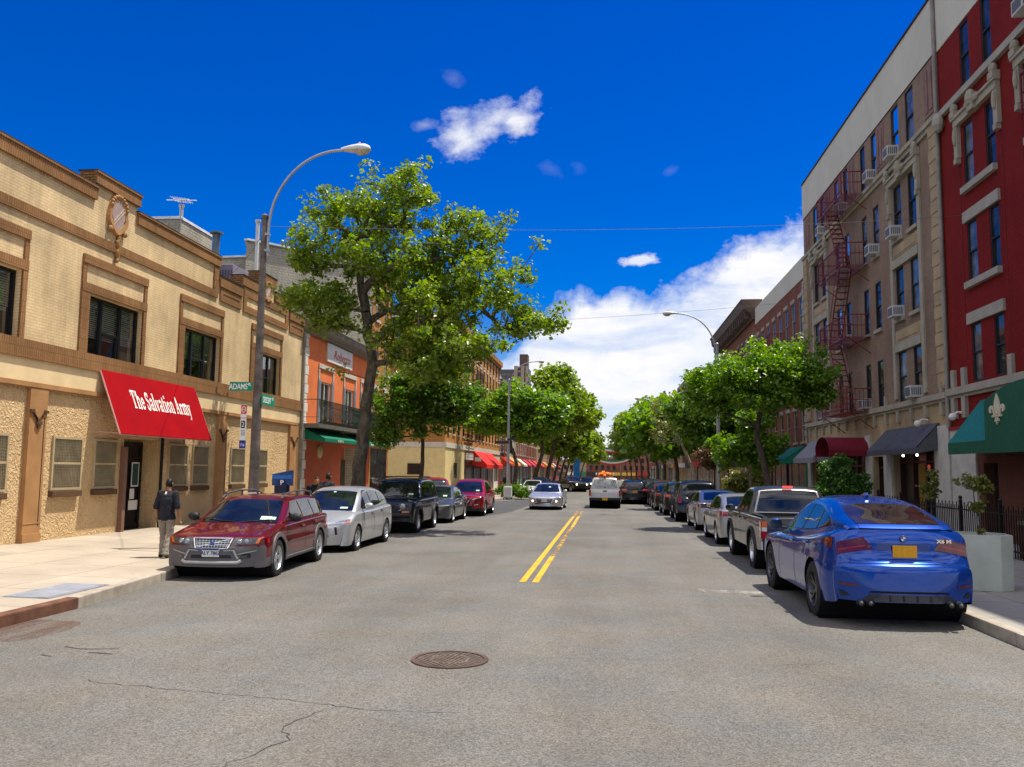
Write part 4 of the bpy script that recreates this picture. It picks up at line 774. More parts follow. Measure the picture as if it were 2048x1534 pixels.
for y in (28.78, 47.6):
    q = MB(); Q.box(q, y, y + .82, 4.82, 13.85, .002, .06)
    for i in range(20): Q.box(q, y + (.0 if i % 2 else .1), y + .82 - (.0 if i % 2 else .1), 4.9 + i * .45, 5.28 + i * .45, .061, .085)
    q.build('corner_pilaster', M_lim, bt)
q = MB(); Q.box(q, 28.75, 48.45, 13.86, 14.02, .002, .16); Q.box(q, 28.75, 48.45, 13.70, 13.86, .002, .08); q.build('string_course', M_lim2, bt)
for y in (29.0, 34.35, 38.45, 42.7, 47.0): q = MB(); Q.box(q, y, y + .95, 14.25, 16.05, .002, .03); Q.box(q, y + .15, y + .4, 14.4, 15.9, .031, .06); Q.box(q, y + .55, y + .8, 14.4, 15.9, .031, .06); q.build('terracotta_panel', mat('mauve_brick_panel', (.22, .13, .11), .85, var=.2, space='pos', bump=.5), bt)
q = MB(); Q.box(q, 28.75, 48.45, 4.46, 4.66, .002, .18); Q.box(q, 28.75, 48.45, 4.36, 4.46, .002, .09)
for i in range(14): y = 29.2 + i * 1.42; Q.box(q, y, y + .2, 3.95, 4.36, .002, .12); Q.box(q, y, y + .2, 4.661, 5.05, .002, .10) if i % 4 == 0 else 0
q.build('belt_course', M_lim2, bt)
sh = [(30.3, 34.4, -1, 2.9), (35.6, 37.0, -1, 2.7), (37.9, 41.2, -1, 2.8), (42.3, 47.6, -1, 2.8)]
q = MB(); Q.wall(q, 28.75, 48.45, -1, 4.5, sh, .35); q.build('ground_wall', M_lim, bt)
for y, w2 in ((28.8, 1.25), (34.5, .9), (37.1, .7), (41.3, .85), (47.65, .7)): q = MB(); Q.box(q, y, y + w2, -1, 3.6, .002, .09); q.build('shop_pilaster', mat('grey_white_pilaster', (.50, .48, .44), .7, var=.15, space='pos'), bt)
for a, b, c, e in sh:
    n = max(1, int((b - a) / 1.1)); q = MB(); Q.box(q, a, b, e - .5, e - .42, -.33, -.24); Q.box(q, a, b, .2, .32, -.33, -.24)
    for i in range(n + 1): y = a + (b - a) * i / n; Q.box(q, y - .045, y + .045, c, e, -.335, -.22)
    s_ = q.build('shopfront_frame', mat('dark_red_frame', (.05, .012, .012), .5), bt); q = MB(); Q.box(q, a, b, c, e, -.345, -.335); q.build('shop_pane', M_shop, s_)
q = MB(); Q.box(q, 31.9, 32.55, 0, 2.35, -.33, -.25); q.build('shop_door', mat('ochre_door', (.30, .16, .02), .5, var=.15), bt)
fire_escape(Q, bt, 36.75, 41.0, [4.6, 7.75, 10.85, 13.95], M_dkr)
for y, z, lab in ((31.47, 4.68, 'white window air conditioner in the lowest paired windows beside the red building'), (37.2, 4.68, 'small white window air conditioner in a single window above the charcoal awning'), (33.05, 7.85, 'white window air conditioner on the third floor paired windows beside the red building'), (33.05, 10.92, 'white window air conditioner under the stone hood near the red building'),
                  (35.7, 10.92, 'white window air conditioner just right of the fire escape'), (35.7, 14.05, 'white window air conditioner under the pale parapet, single window'), (33.05, 14.05, 'white window air conditioner under the pale parapet, nearest pair of windows'), (43.9, 14.05, 'pale window air conditioner under the parapet left of the fire escape'),
                  (40.0, 14.05, 'white window air conditioner on the topmost fire escape landing'), (40.0, 10.92, 'white window air conditioner behind the middle fire escape landing'), (40.0, 7.85, 'white window air conditioner behind the second fire escape landing'), (44.1, 4.68, 'white window air conditioner half hidden by the street tree crown')):
    ac_unit(Q, lab, y, z)
# ---- deep red tenement
rt = thing('red_tenement', 'deep red painted brick tenement with pale stone trim at the right edge of the photo', 'building', (11, 22, 0), world=True)
pr_ = [(24.8, 25.42), (26.28, 26.95)]; more = [(20.6, 21.3), (22.2, 22.9), (18.2, 18.9), (16.0, 16.7), (14.2, 14.9)]
rr = [(4.8, 6.56), (7.85, 9.72), (10.83, 12.82), (13.98, 16.05)]
mb = MB(); Q.wall(mb, 10, 28.74, 3.4, 16.1, [(a, b, c, e) for a, b in pr_ + more for c, e in rr], .10); mb.build('wall', M_dred, rt)
mb = MB(); Q.wall(mb, 10, 28.74, 16.1, 18.2, d=.03); Q.box(mb, 10, 28.74, 16.1, 18.2, -.35, .029); Q.shell(mb, 10, 28.74, -1, 18.2, 16); mb.build('parapet', M_par, rt)
mb = MB(); Q.box(mb, 10, 28.7, 18.202, 18.27, -.4, .09); mb.build('coping', M_dkcap, rt)
mb = MB(); mb.tube([(Q.x(.10), 28.72, 3.5), (Q.x(.10), 28.72, 18.1)], .07, 8); mb.build('downpipe', mat('grey_pipe2', (.26, .24, .21), .7), rt, smooth=50)
for a, b in pr_ + more:
    for c, e in rr: window(Q, rt, a, b, c, e, -.05, M_win, rnd.choice([M_gd2, M_gd3]), .05, 'h')
for y0, y1 in ((24.8, 26.95), (20.6, 22.9)):
    for c, e in rr[:2]: q = MB(); Q.box(q, y0 - .14, y1 + .14, e + .002, e + .34, .002, .08); q.build('lintel', M_trimw, rt)
    for c, e in rr[1:3]: q = MB(); Q.box(q, y0 - .06, y1 + .06, c - .2, c - .002, .002, .14); q.build('sill', M_trimw, rt)
    for yy in (y0 - .36, y1 + .36): q = MB(); Q.box(q, yy - .014, yy + .014, 5.5, 13.7, .002, .012); q.build('brick_rib', mat('dark_red_rib', (.14, .012, .012), .8), rt)
for y0, y1 in ((24.8, 26.95), (20.6, 22.9)): hoodmould(Q, rt, y0, y1, 12.82)
q = MB(); Q.box(q, 10, 28.7, 13.7, 13.92, .002, .14); q.ball((Q.x(.15), 28.45, 13.55), (.2, .25, .35), 10); q.build('string_course', M_trimw, rt); q = MB(); Q.box(q, 10, 28.7, 4.50, 4.72, .002, .17); Q.box(q, 10, 28.7, 4.40, 4.50, .002, .08)
for y in (27.5, 28.3, 24.4, 23.4, 20.2): Q.box(q, y - .13, y + .13, 3.75, 4.40, .002, .12); Q.box(q, y - .13, y + .13, 4.721, 5.3, .002, .10)
q.build('belt_course', M_trimw, rt)
mb = MB(); Q.wall(mb, 10, 28.74, -1, 3.4, [(25.6, 26.5, -1, 2.35), (20.5, 23.6, -1, 2.6), (16.2, 19.5, .6, 2.6)], .3); mb.build('ground_wall', brick('brown_red_brick', (.17, .055, .035), (.14, .045, .03), (.10, .06, .045), stain=.2), rt)
q = MB(); Q.box(q, 26.9, 28.7, -1, 3.0, .002, .06); q.build('shop_pilaster', mat('grey_white_pilaster', (.50, .48, .44), .7), rt); q = MB(); Q.box(q, 10, 28.7, 3.05, 3.4, .002, .07); q.build('shop_fascia', mat('grey_white_pilaster', (.50, .48, .44), .7), rt); q = MB(); Q.box(q, 10, 28.7, 3.4, 3.5, .002, .12); q.build('red_moulding', mat('maroon_moulding', (.25, .02, .03), .6), rt)
for a, b, c, e in ((25.6, 26.5, -1, 2.35), (20.5, 23.6, -1, 2.6), (16.2, 19.5, .6, 2.6)): q = MB(); Q.box(q, a, b, c, e, -.31, -.29); q.build('shop_pane', M_shop, rt)
q = MB(); Q.box(q, 21.7, 21.95, 0, 2.5, -.29, -.25); q.build('curtain', M_curt, rt)
fire_escape(Q, rt, 17.2, 21.0, [7.75, 10.75, 13.85], M_dkr)
ac_unit(Q, 'white window air conditioner high on the red building, cut by the photo edge', 22.4, 14.0)
for k, y in enumerate((27.6, 30.6)):
    o = thing('security_camera', 'white dome security camera under the red building ledge' if k == 0 else 'small white security camera under the beige building ledge', 'security camera', (10.95, y, 3.9 if k == 0 else 3.85)); q = MB(); q.tube([(0, 0, 0), (-.2, 0, .02), (-.3, 0, -.05)], .04, 6); q.build('bracket', M_white, o)
    q = MB(); q.ball((-.34, 0, -.12), (.13, .13, .12), 10); q.build('dome', M_white, o, smooth=True)
# ---- awnings on the right
M_cha = mat('charcoal_awning_cloth', (.085, .085, .10), .7, var=.15); M_dgr = mat('dark_green_awning_cloth', (.012, .09, .05), .7, var=.12); M_dgr_skylit = mat('dark_green_cloth_skylit', (.008, .15, .14), .65, var=.1); M_mar = mat('maroon_awning_cloth', (.17, .006, .022), .6, var=.1)  # teal slope is the dark green cloth with sky light put into its colour
ca = thing('charcoal_awning', 'charcoal grey sloping shop awning on the beige building with lamps under it', 'awning', (10.6, 32.2, 3.2), world=True)
slope_awning(ca, Q, 29.7, 35.1, 3.72, 2.88, .8, .2, M_cha, False)
q = MB(); [q.tube([(Q.x(.04), y, 3.70), (Q.x(.79), y, 2.90)], .018, 4) for y in (31.5, 33)]; q.build('seam', M_cha, ca)
M_lamp = mat('lamp_glow', (.9, .85, .6), .4, var=0, emit=(1, .92, .68), es=3)
for k, y in enumerate((30.9, 32.3)):
    o = thing('shop_lamp', 'small lit lamp under the charcoal awning, ' + ('nearer the pale pilaster' if k == 0 else 'nearer the bush'), 'lamp', (Q.x(.35), y, 2.66)); q = MB(); q.ball((0, 0, 0), .05, 8); q.build('bulb', M_lamp, o, smooth=True); q = MB(); q.tube([(0, 0, .06), (0, 0, .35)], .015, 5); q.build('stem', M_black, o)
for k, (y, z) in enumerate(((29.9, 2.25), (29.55, 2.05))):
    o = thing('red_lantern', 'dim red lantern glowing in the dark shopfront, ' + ('upper one' if k == 0 else 'lower one'), 'lantern', (Q.x(.15), y + .5, z)); q = MB(); q.ball((0, 0, 0), (.055, .055, .08), 8); q.build('globe', mat('red_glow', (.4, .05, .03), .5, var=0, emit=(1, .12, .05), es=.18), o, smooth=True); q = MB(); q.tube([(0, 0, .09), (0, 0, .4)], .008, 4); q.build('cord', M_black, o)
mc = thing('maroon_canopy', 'maroon barrel vaulted entrance canopy reaching over the pavement beside the evergreen bush', 'awning', (10.1, 38.1, 2.9), world=True)
q = MB(); n = 16; ring = lambda r, x: [(x, 38.45 + 1.22 * r * math.cos(PI * i / n), 2.95 + .60 * r * math.sin(PI * i / n)) for i in range(n + 1)]
q.grid([ring(1, 9.3), ring(1, 10.99)]); q.grid([ring(.97, 9.3), ring(.97, 10.99)]); q.grid([ring(1, 9.3), ring(.97, 9.3)])
for s in (-1, 1): q.box(9.3, 10.99, 38.45 + s * 1.22 - .015, 38.45 + s * 1.22 + .015, 2.72, 2.96)
q.build('cloth', M_mar, mc, smooth=40); q = MB(); q.tube(ring(1.0, 9.31), .02, 5); [q.tube([(9.32, 38.45 + s * 1.2, 2.96), (9.32, 38.45 + s * 1.2, -.1)], .025, 6) for s in (-1, 1)]; q.build('frame', M_dkr, mc)
ga = thing('green_gable_awning', 'large dark green awning with a raised curved front bearing a pale fleur de lis', 'awning', (10.2, 21, 3.2), world=True)
slope_awning(ga, Q, 16.0, 26.45, 4.2, 2.92, 1.0, .34, M_dgr_skylit, False, valm=M_dgr)
gp = [(23.8, 2.57), (23.8, 3.93), (23.6, 4.0), (23.2, 4.12), (22.6, 4.24), (21.9, 4.31), (21.0, 4.33), (20.1, 4.31), (19.4, 4.24), (18.8, 4.12), (18.4, 4.0), (18.2, 3.93), (18.2, 2.57)]
q = MB(); q.prism(gp, 'x', Q.x(1.06), Q.x(1.012)); n = len(gp)
for i in range(1, n - 2): a, b = gp[i], gp[i + 1]; q.quad((Q.x(1.03), a[0], a[1]), (Q.x(1.03), b[0], b[1]), (Q.x(.0), b[0], b[1]), (Q.x(.0), a[0], a[1]))
q.build('gable', M_dgr, ga)
def fleur(mb, P):   # P maps (u, v) in a unit box to a 3-D point pair
    petal = [(0, .98), (.10, .78), (.16, .60), (.12, .44), (.07, .32), (-.07, .32), (-.12, .44), (-.16, .60), (-.10, .78)]
    side = [(.09, .30), (.13, .46), (.22, .60), (.32, .62), (.40, .54), (.40, .42), (.32, .36), (.26, .40), (.30, .47), (.25, .50), (.20, .42), (.18, .30)]
    foot = [(-.06, .22), (.06, .22), (.12, .08), (.05, .10), (0, -.02), (-.05, .10), (-.12, .08)]; sidefoot = [(.08, .22), (.15, .22), (.25, .10), (.28, .17), (.20, .22)]
    bar = [(-.24, .23), (.24, .23), (.24, .30), (-.24, .30)]
    for k, o in enumerate((petal, side, [(-x, y) for x, y in side][::-1], foot, bar)): mb.prism([P(p) for p in o], 'x', Q.x(1.0605), Q.x(1.09 + .004 * k))
q = MB(); fleur(q, lambda p: (23.0 - p[0] * 1.05, 3.30 + p[1] * .80)); q.build('fleur_de_lis', mat('cream_emblem', (.55, .5, .36), .6), ga)
# ---- further houses on the right
dk = flat_block(Q, 'dark_red_house', 'three storey dark red brick house with grey parapet and white window trim behind the tree', 48.55, 64.3, 12.95, 14, M_rbr, cols(48.6, 64.3, 8, .8), [(3.75, 5.6), (6.9, 8.9), (9.9, 12.0)], .8, M_trimw, M_trimw, M_gd, None)
mb = MB(); Q.box(mb, 48.56, 64.3, 12.952, 14.18, -.35, .05); Q.shell(mb, 48.56, 64.3, 12.9, 14.18, 14); mb.build('parapet', M_par, dk)
q = MB(); [Q.box(q, 48.58, 48.58 + (.5 if i % 2 else .35), z, z + .36, .002, .06) for i, z in enumerate([3.6 + .4 * i for i in range(23)])]; q.build('quoins', M_trimw, dk)
fire_escape(Q, dk, 53.5, 58.5, [6.6, 9.6], M_dkr, stair=False)
shop_bays(Q, dk, 48.8, 64.1, 3.2)
awning(Q, 'green shop awning beyond the maroon canopy', 49.2, 53.0, 3.5, 2.7, 1.2, M_grn); awning(Q, 'navy shop awning behind the leaning street tree trunk', 53.3, 58.0, 3.5, 2.8, 1.2, mat('navy_cloth', (.01, .015, .06), .6)); awning(Q, 'pale grey shop awning just left of the maroon canopy', 43.2, 47.6, 3.7, 2.75, 1.0, mat('grey_blue_cloth', (.20, .20, .24), .7))
bc = flat_block(Q, 'bracketed_house', 'brown house with a deep overhanging bracketed cornice above the street tree', 64.4, 84, 14.1, 14, M_rb2, cols(64.4, 84, 8), [(4.2, 6.0), (7.3, 9.2), (10.4, 12.3)], .9, M_cor, M_black, M_gd, None, (3.1, M_shop))
mb = MB(); mb.prism([(Q.x(d), z) for d, z in ((0, 13.4), (.2, 13.4), (.3, 13.8), (.85, 14.2), (.95, 14.75), (1.05, 14.9), (-.5, 14.9), (-.5, 13.4))], 'y', 64.3, 84.1)
for i in range(20): y = 64.8 + i * .98; Q.box(mb, y, y + .22, 13.5, 14.15, .2, .75)
mb.build('cornice', mat('brown_cornice', (.11, .075, .055), .7, var=.2, space='pos'), bc)
fr = [(84.1, 101, 11.5, M_rb2, 6, 'brick red house past the bracketed cornice on the right'), (101.1, 128, 14.2, M_rbr, 9, 'dark topped red house far along the right side'), (128.1, 165, 11.0, M_tan, 11, 'tan house far along the right side behind trees'), (165.1, 235, 12.5, M_rb2, 16, 'farthest brown red house on the right side')]
for i, (a, b, zt, m, n, lab) in enumerate(fr):
    flat_block(Q, 'row_house', lab, a, b, zt, 14, m, cols(a, b, n), [(z, z + 1.7) for z in (4.2, 7.2, 10.2) if z + 2.2 < zt], .9, M_stone, M_black, M_gd, (.5, .7, M_cor), (3.2, M_shop), group='row houses on the right beyond the bracketed house')
# the street ends at a cross row of houses
ends = [(-34, -20, 9.5, M_rb2, 'reddish brown house closing the street, left of the middle'), (-19.8, -8, 7.5, M_tan, 'tan house closing the far end of the street'), (-7.8, 5, 8.6, M_rbr, 'red brick house closing the far end of the street'), (5.2, 22, 10.4, M_rb2, 'brown house closing the street on the right')]
for a, b, h, m, lab in ends:
    o = thing('end_house', lab, 'building', ((a + b) / 2, 330, gz(330)), world=True, group='houses closing the far end of the street'); mb = MB(); mb.box(a, b, 330, 342, -4, h - 1.5); mb.build('wall', m, o); mb = MB(); mb.box(a, b, 329.6, 330, h - 2.2, h - 1.4); mb.build('cornice', M_cor, o)
    mb = MB(); [mb.box(x, x + 1, 329.9, 329.98, z, z + 1.7) for x in [a + 1 + 2.2 * i for i in range(int((b - a - 1) / 2.2))] for z in (2.2, 5.0) if z + 2 < h - 2]; mb.build('window_row', M_gd, o); 
    for i2 in range(3): w2 = (b - a) / 3; nm, c2 = FASC[(i2 * 3 + int(abs(a))) % 8]; mb = MB(); mb.box(a + w2 * i2 + .2, a + w2 * (i2 + 1) - .2, 329.3, 329.97, .1, 1.3); mb.build('shop_fascia', mat('fascia_' + nm, c2, .6, space='pos'), o)
# ================================================================ vehicles
def pchip(pts):
    X = np.array([p[0] for p in pts], float); Y = np.array([p[1] for p in pts], float); h = np.diff(X); d = np.diff(Y) / h; m = np.zeros(len(X))
    m[0], m[-1] = d[0], d[-1]
    for i in range(1, len(X) - 1):
        if d[i-1] * d[i] > 0: w1, w2 = 2 * h[i] + h[i-1], h[i] + 2 * h[i-1]; m[i] = (w1 + w2) / (w1 / d[i-1] + w2 / d[i])
    def f(x):
        if x <= X[0]: return float(Y[0])
        if x >= X[-1]: return float(Y[-1])
        i = int(np.searchsorted(X, x) - 1); i = max(0, min(i, len(h) - 1)); t = (x - X[i]) / h[i]
        return float((2*t**3 - 3*t*t + 1) * Y[i] + (t**3 - 2*t*t + t) * h[i] * m[i] + (3*t*t - 2*t**3) * Y[i+1] + (t**3 - t*t) * h[i] * m[i+1])
    return f
def sm(x): x = max(0., min(1., x)); return x * x * (3 - 2 * x)
M_tyre = mat('tyre_rubber', (.022, .022, .023), .85, var=.25, vs=6); M_alloy = mat('alloy', (.55, .56, .58), .3, .85, var=.1); M_alloyd = mat('dark_alloy', (.10, .10, .105), .35, .8, var=.1)
M_under = mat('underbody', (.006, .006, .006), .9, var=.1); M_trim = mat('black_plastic', (.02, .02, .021), .55, var=.15); M_cgl = glass_dark('car_glass', (.008, .011, .013), .02, .0)
M_chr = mat('chrome', (.7, .71, .73), .12, 1., var=.05); M_head = mat('headlamp_lens', (.34, .36, .39), .08, .55, coat=1., var=.35, vs=14); M_headd = mat('headlamp_dark', (.06, .065, .07), .1, .3, coat=1., var=.3, vs=14)
M_tail = mat('tail_lamp_red', (.33, .006, .008), .15, coat=1., var=.25, vs=12); M_taild = mat('tail_lamp_smoked', (.10, .006, .007), .12, coat=1., var=.4, vs=10); M_amb = mat('amber_lens', (.65, .14, .01), .15, coat=1., var=.1); M_clear = mat('clear_lens', (.6, .6, .58), .15, coat=1., var=.1)
M_plate = mat('plate_yellow', (.62, .30, .012), .5, var=.12, vs=20); M_platew = mat('plate_white', (.62, .62, .58), .5, var=.08, vs=20); M_plateb = mat('plate_blue', (.02, .04, .16), .5); M_lit = mat('lit_headlamp', (1, .9, .7), .3, var=0, emit=(1, .82, .5), es=4.); M_litr = mat('lit_brake_lamp', (.8, .05, .03), .3, var=0, emit=(1, .03, .02), es=2.)
M_stick = mat('windscreen_sticker', (.45, .6, .45), .6, var=.3, vs=25); M_grey = mat('grey_cladding', (.115, .105, .108), .6, var=.12); M_silv = mat('silver_trim', (.42, .41, .39), .4, .6, var=.1)
class Hull:
    """half profile swept along y: crowned top, rounded shoulder, shaped side"""
    def __init__(s, ZT, ZB, W, L0, L1, crown=.05, r=.06, bow=(.2, .15), fall=(.35, .35), pw=3., bp=3.0):
        s.ZT, s.ZB, s.W, s.L0, s.L1, s.crown, s.r, s.bow, s.fall, s.pw, s.bp = ZT, ZB, W, L0, L1, crown, r, bow, fall, pw, bp
    def c(s, y): return s.crown * sm((y - s.L0) / .45) * sm((s.L1 - y) / .3)
    def bw(s, y, u): return (s.bow[0] * math.exp(-(y - s.L0) / s.fall[0]) - s.bow[1] * math.exp(-(s.L1 - y) / s.fall[1])) * min(1, abs(u)) ** s.bp
    def edge(s, y): return s.ZT(y) - s.c(y)
    def top(s, u, y): w = s.W(y, s.edge(y)); return Vector((u * w, y + s.bw(y, u), s.ZT(y) - s.c(y) * abs(u) ** s.pw))
    def side(s, y, z, sg=1): return Vector((sg * s.W(y, z), y + s.bw(y, 1), z))
    def prof(s, y, nu, nt):
        ze = s.edge(y); zb = min(s.ZB(y), ze - .004); r = min(s.r, .35 * (ze - zb)); w = s.W(y, ze - r); P = []
        for i in range(nu): u = (1 - r / w) * i / (nu - 1); P.append((u * w, u, s.ZT(y) - s.c(y) * u ** s.pw))
        for a in (30, 60, 90): P.append((w - r + r * math.sin(R(a)), 1, ze - r + r * math.cos(R(a))))
        for i in range(1, nt + 1): z = ze - r + (zb - ze + r) * i / nt; P.append((s.W(y, z), 1, z))
        return [Vector((x, y + s.bw(y, min(1, x / w)), z)) for x, u, z in P]
    def build(s, ys, nu=8, nt=9, pick=None, n=1, drop=None):
        rows = []
        for y in ys: p = s.prof(y, nu, nt); rows.append([Vector((-q.x, q.y, q.z)) for q in p[::-1]] + p[1:])
        out = [MB() for _ in range(n)]; c = len(rows[0]); V = [q for r_ in rows for q in r_]
        for o in out: o.v = [tuple(q) for q in V]
        for i in range(len(rows) - 1):
            for j in range(c - 1):
                f = (i * c + j, i * c + j + 1, (i + 1) * c + j + 1, (i + 1) * c + j); q = (V[f[0]] + V[f[1]] + V[f[2]] + V[f[3]]) / 4
                if drop and drop(q): continue
                k = pick(q) if pick else 0; out[k].f.append(f); out[k].m.append(0)
        return out
def patch(fun, cor, eps=.006, na=6, nb=5, center=(0, 2.3, .6), thick=None, curve=0.):
    """surface patch: cor = 4 parameter corners, lifted eps off the surface it follows"""
    (a0, b0), (a1, b1), (a2, b2), (a3, b3) = cor; G = []; c = Vector(center)
    def at(i, j):
        s, t = i / na, j / nb; return ((a0 * (1 - s) + a1 * s) * (1 - t) + (a3 * (1 - s) + a2 * s) * t, (b0 * (1 - s) + b1 * s) * (1 - t) + (b3 * (1 - s) + b2 * s) * t)
    P = [[fun(*at(i, j)) for i in range(na + 1)] for j in range(nb + 1)]
    for j in range(nb + 1):
        row = []
        for i in range(na + 1):
            du = P[j][min(i + 1, na)] - P[j][max(i - 1, 0)]; dv = P[min(j + 1, nb)][i] - P[max(j - 1, 0)][i]; nn = du.cross(dv)
            nn = nn.normalized() if nn.length > 1e-9 else Vector((0, 0, 1))
            if nn.dot(P[j][i] - c) < 0: nn = -nn
            row.append(P[j][i] + nn * eps)
        G.append(row)
    return MB().grid(G)
def clean(mb):   # keep only used vertices
    used = sorted({i for f in mb.f for i in f}); mp = {o: k for k, o in enumerate(used)}; mb.v = [mb.v[i] for i in used]; mb.f = [tuple(mp[i] for i in f) for f in mb.f]; return mb
_WH = {}
def wheel(root, x, y, r, wd, style, rim, first):
    key = (style, round(r, 3), rim.name)
    if key not in _WH:
        t = MB(); t.lathe([(r * .62, -wd * .48), (r * .86, -wd * .5), (r * .97, -wd * .43), (r, -wd * .25), (r, wd * .25), (r * .97, wd * .43), (r * .86, wd * .5), (r * .66, wd * .48), (r * .62, wd * .3)], 40, 'x')
        for k in (-.16, 0, .16): t.lathe([(r + .001, wd * (k - .02)), (r + .0015, wd * (k + .02))], 40, 'x', mi=0)
        m = MB(); rr = r * .67; m.lathe([(rr, wd * .46), (rr * .95, wd * .47), (rr * .90, wd * .40), (rr * .86, wd * .1), (rr * .86, -wd * .3)], 36, 'x'); m.lathe([(.001, wd * .30), (.055, wd * .30), (.07, wd * .22), (.07, wd * .05)], 16, 'x')
        n, sw, tw = style
        for k in range(n):
            a = 2 * PI * k / n
            for off in ((-tw, tw) if tw else (0,)):
                ca, sa = math.cos(a), math.sin(a); ca2, sa2 = math.cos(a + off), math.sin(a + off)
                def P(rad, s, c_, s_, dx): return (dx, rad * c_ - s * s_, rad * s_ + s * c_)
                m.hexa([P(.05, -sw * .8, ca, sa, wd * .16), P(.05, sw * .8, ca, sa, wd * .16), P(rr * .93, sw, ca2, sa2, wd * .26), P(rr * .93, -sw, ca2, sa2, wd * .26)], [P(.05, -sw * .7, ca, sa, wd * .29), P(.05, sw * .7, ca, sa, wd * .29), P(rr * .93, sw * .8, ca2, sa2, wd * .40), P(rr * .93, -sw * .8, ca2, sa2, wd * .40)])
        b = MB(); b.lathe([(.001, wd * .02), (rr * .86, wd * .0)], 24, 'x')  # near-black disc painted as the darkness behind the spokes
        _WH[key] = (t.mesh('tyre', M_tyre, smooth=40), m.mesh('rim', rim, smooth=35), b.mesh('brake', M_under))
    tm, rm, bm = _WH[key]; o = bpy.data.objects.new('wheel', tm); COL.objects.link(o); o.parent = root; o.location = (x, y, r)
    if x < 0: o.rotation_euler.z = PI
    for nme, me in (('rim', rm), ('spoke_gap_shade', bm)): c = bpy.data.objects.new(nme, me); COL.objects.link(c); c.parent = o
    return o
class Car:
    def __init__(s, name, label, cat, loc, rz, sp, col, group=None, lod=1., pm=None):
        s.sp = sp; L, W = sp['L'], sp['W']; s.L, s.W = L, W; o = s.root = thing(name, label, cat, loc, rz, group); s.org = (0, L / 2, 0); ORG[o.name] = s.org
        s.paint = pm or col; yf, yr, rw, ra = sp['wh']; s.wh = sp['wh']
        zt = pchip(sp['top']); zb0 = pchip(sp['bot']); plan = pchip(sp['plan']); sec = pchip(sp['sec'])
        def ZB(y):
            z = zb0(y)
            for yc in (yf, yr):
                if abs(y - yc) < ra: z = max(z, rw + math.sqrt(ra * ra - (y - yc) ** 2))
            return z
        Wb = lambda y, z: W / 2 * plan(y) * sec(z)
        H = s.H = Hull(zt, ZB, Wb, 0, L, sp.get('crown', .05), sp.get('r', .06), sp.get('bow', (.2, .15)), sp.get('fall', (.3, .3)))
        n = int(34 * lod) + 8; ys = [L * i / n for i in range(n + 1)] + [.004, .012, .025, .045, .07, .1, .15, .2] + [L - v for v in (.004, .012, .025, .045, .07, .1, .15, .2)]
        for yc in (yf, yr): ys += [yc + ra * math.cos(PI * i / 16) for i in range(17)] + [yc - ra - .002, yc + ra + .002]
        ys = sorted({round(y, 4) for y in ys if 0 <= y <= L}); clad = sp.get('clad')
        parts = H.build(ys, 10, 12 if lod >= 1 else 8, (lambda q: 1 if q.z < clad(q.y) else 0) if clad else None, 2 if clad else 1, sp.get('drop'))
        clean(parts[0]).build('body', s.paint, o, smooth=62)
        if clad: clean(parts[1]).build('cladding', sp.get('clad_m', M_trim), o, smooth=62)
        u = MB(); zz = rw + .62 * ra
        u.box(-W / 2 + .42, W / 2 - .42, .35, L - .40, sp['sill'] + .03, .60); u.box(-W / 2 + .08, W / 2 - .08, yf + ra, yr - ra, sp['sill'] + .02, .6); u.box(-W / 2 + .20, W / 2 - .20, yf - ra - .05, yf - ra, sp['sill'] + .04, .45); u.box(-W / 2 + .2, W / 2 - .2, yr + ra, yr + ra + .12, sp['sill'] + .06, .5)
        for yc in (yf, yr): u.lathe([(ra * 1.0, -W / 2 + .03), (ra * 1.0, W / 2 - .03)], 24, 'x', (0, yc, rw))
        u.build('underbody', M_under, o)
        for yc in (yf, yr):
            for sx in (-1, 1): wheel(o, sx * (W / 2 - sp.get('tw', .22) / 2 - .012), yc - L / 2, rw, sp.get('tw', .22), sp.get('spokes', (7, .022, 0)), sp.get('rim', M_alloy), True)
        s.cabin(sp['cab'])
    def cabin(s, cb, paint=None, nm='cabin'):
        zg = pchip(cb['top']); y0, y1 = cb['top'][0][0], cb['top'][-1][0]; tum = cb.get('tum', .42); ins = cb.get('inset', .965)
        zb = lambda y: s.H.edge(y) - .05
        nar = pchip(cb.get('nar', [(y0, 1), (y1, 1)]))
        Wg = lambda y, z: (s.H.W(y, s.H.edge(y)) * ins - tum * max(0, z - zb(y) - .05) * (1 + .35 * max(0, z - zb(y)))) * nar(y)
        G = s.G = Hull(zg, zb, Wg, y0, y1, cb.get('crown', .05), cb.get('r', .09), cb.get('bow', (.14, .10)), cb.get('fall', (.7, .5)), 2.6)
        G.c = lambda y: cb.get('crown', .05) * sm((zg(y) - s.H.ZT(y)) / .25)
        n = 40; ys = [y0 + (y1 - y0) * i / n for i in range(n + 1)] + [y1 - .01, y1 - .03, y1 - .06, y0 + .02]
        G.build(sorted(set(ys)), 8, 7)[0].build(nm, paint or s.paint, s.root, smooth=35); return G
    def part(s, name, mb, m, smooth=40, parent=None, label=None): return mb.build(name, m, parent or s.root, smooth=smooth, label=label, org=s.org)
    def inv(s, z, front=True):
        f = s.H.ZT; a, b = (0, s.sp['nose'])if front else (s.sp['tail'], s.L)
        for _ in range(30):
            c = (a + b) / 2
            if (f(c) < z) == front: a = c
            else: b = c
        return (a + b) / 2
    def front(s, u, z): return s.H.top(u, s.inv(z))
    def rear(s, u, z): return s.H.top(u, s.inv(z, False))
    def fp(s, name, cor, m, eps=.008, both=True, n=(6, 4), rear=False, parent=None, label=None):
        f = s.rear if rear else s.front; r = []
        for sg in ((1, -1) if both else (1,)): r.append(s.part(name, patch(lambda u, z: f(sg * u, z), cor, eps, *n), m, 50, parent, label))
        return r
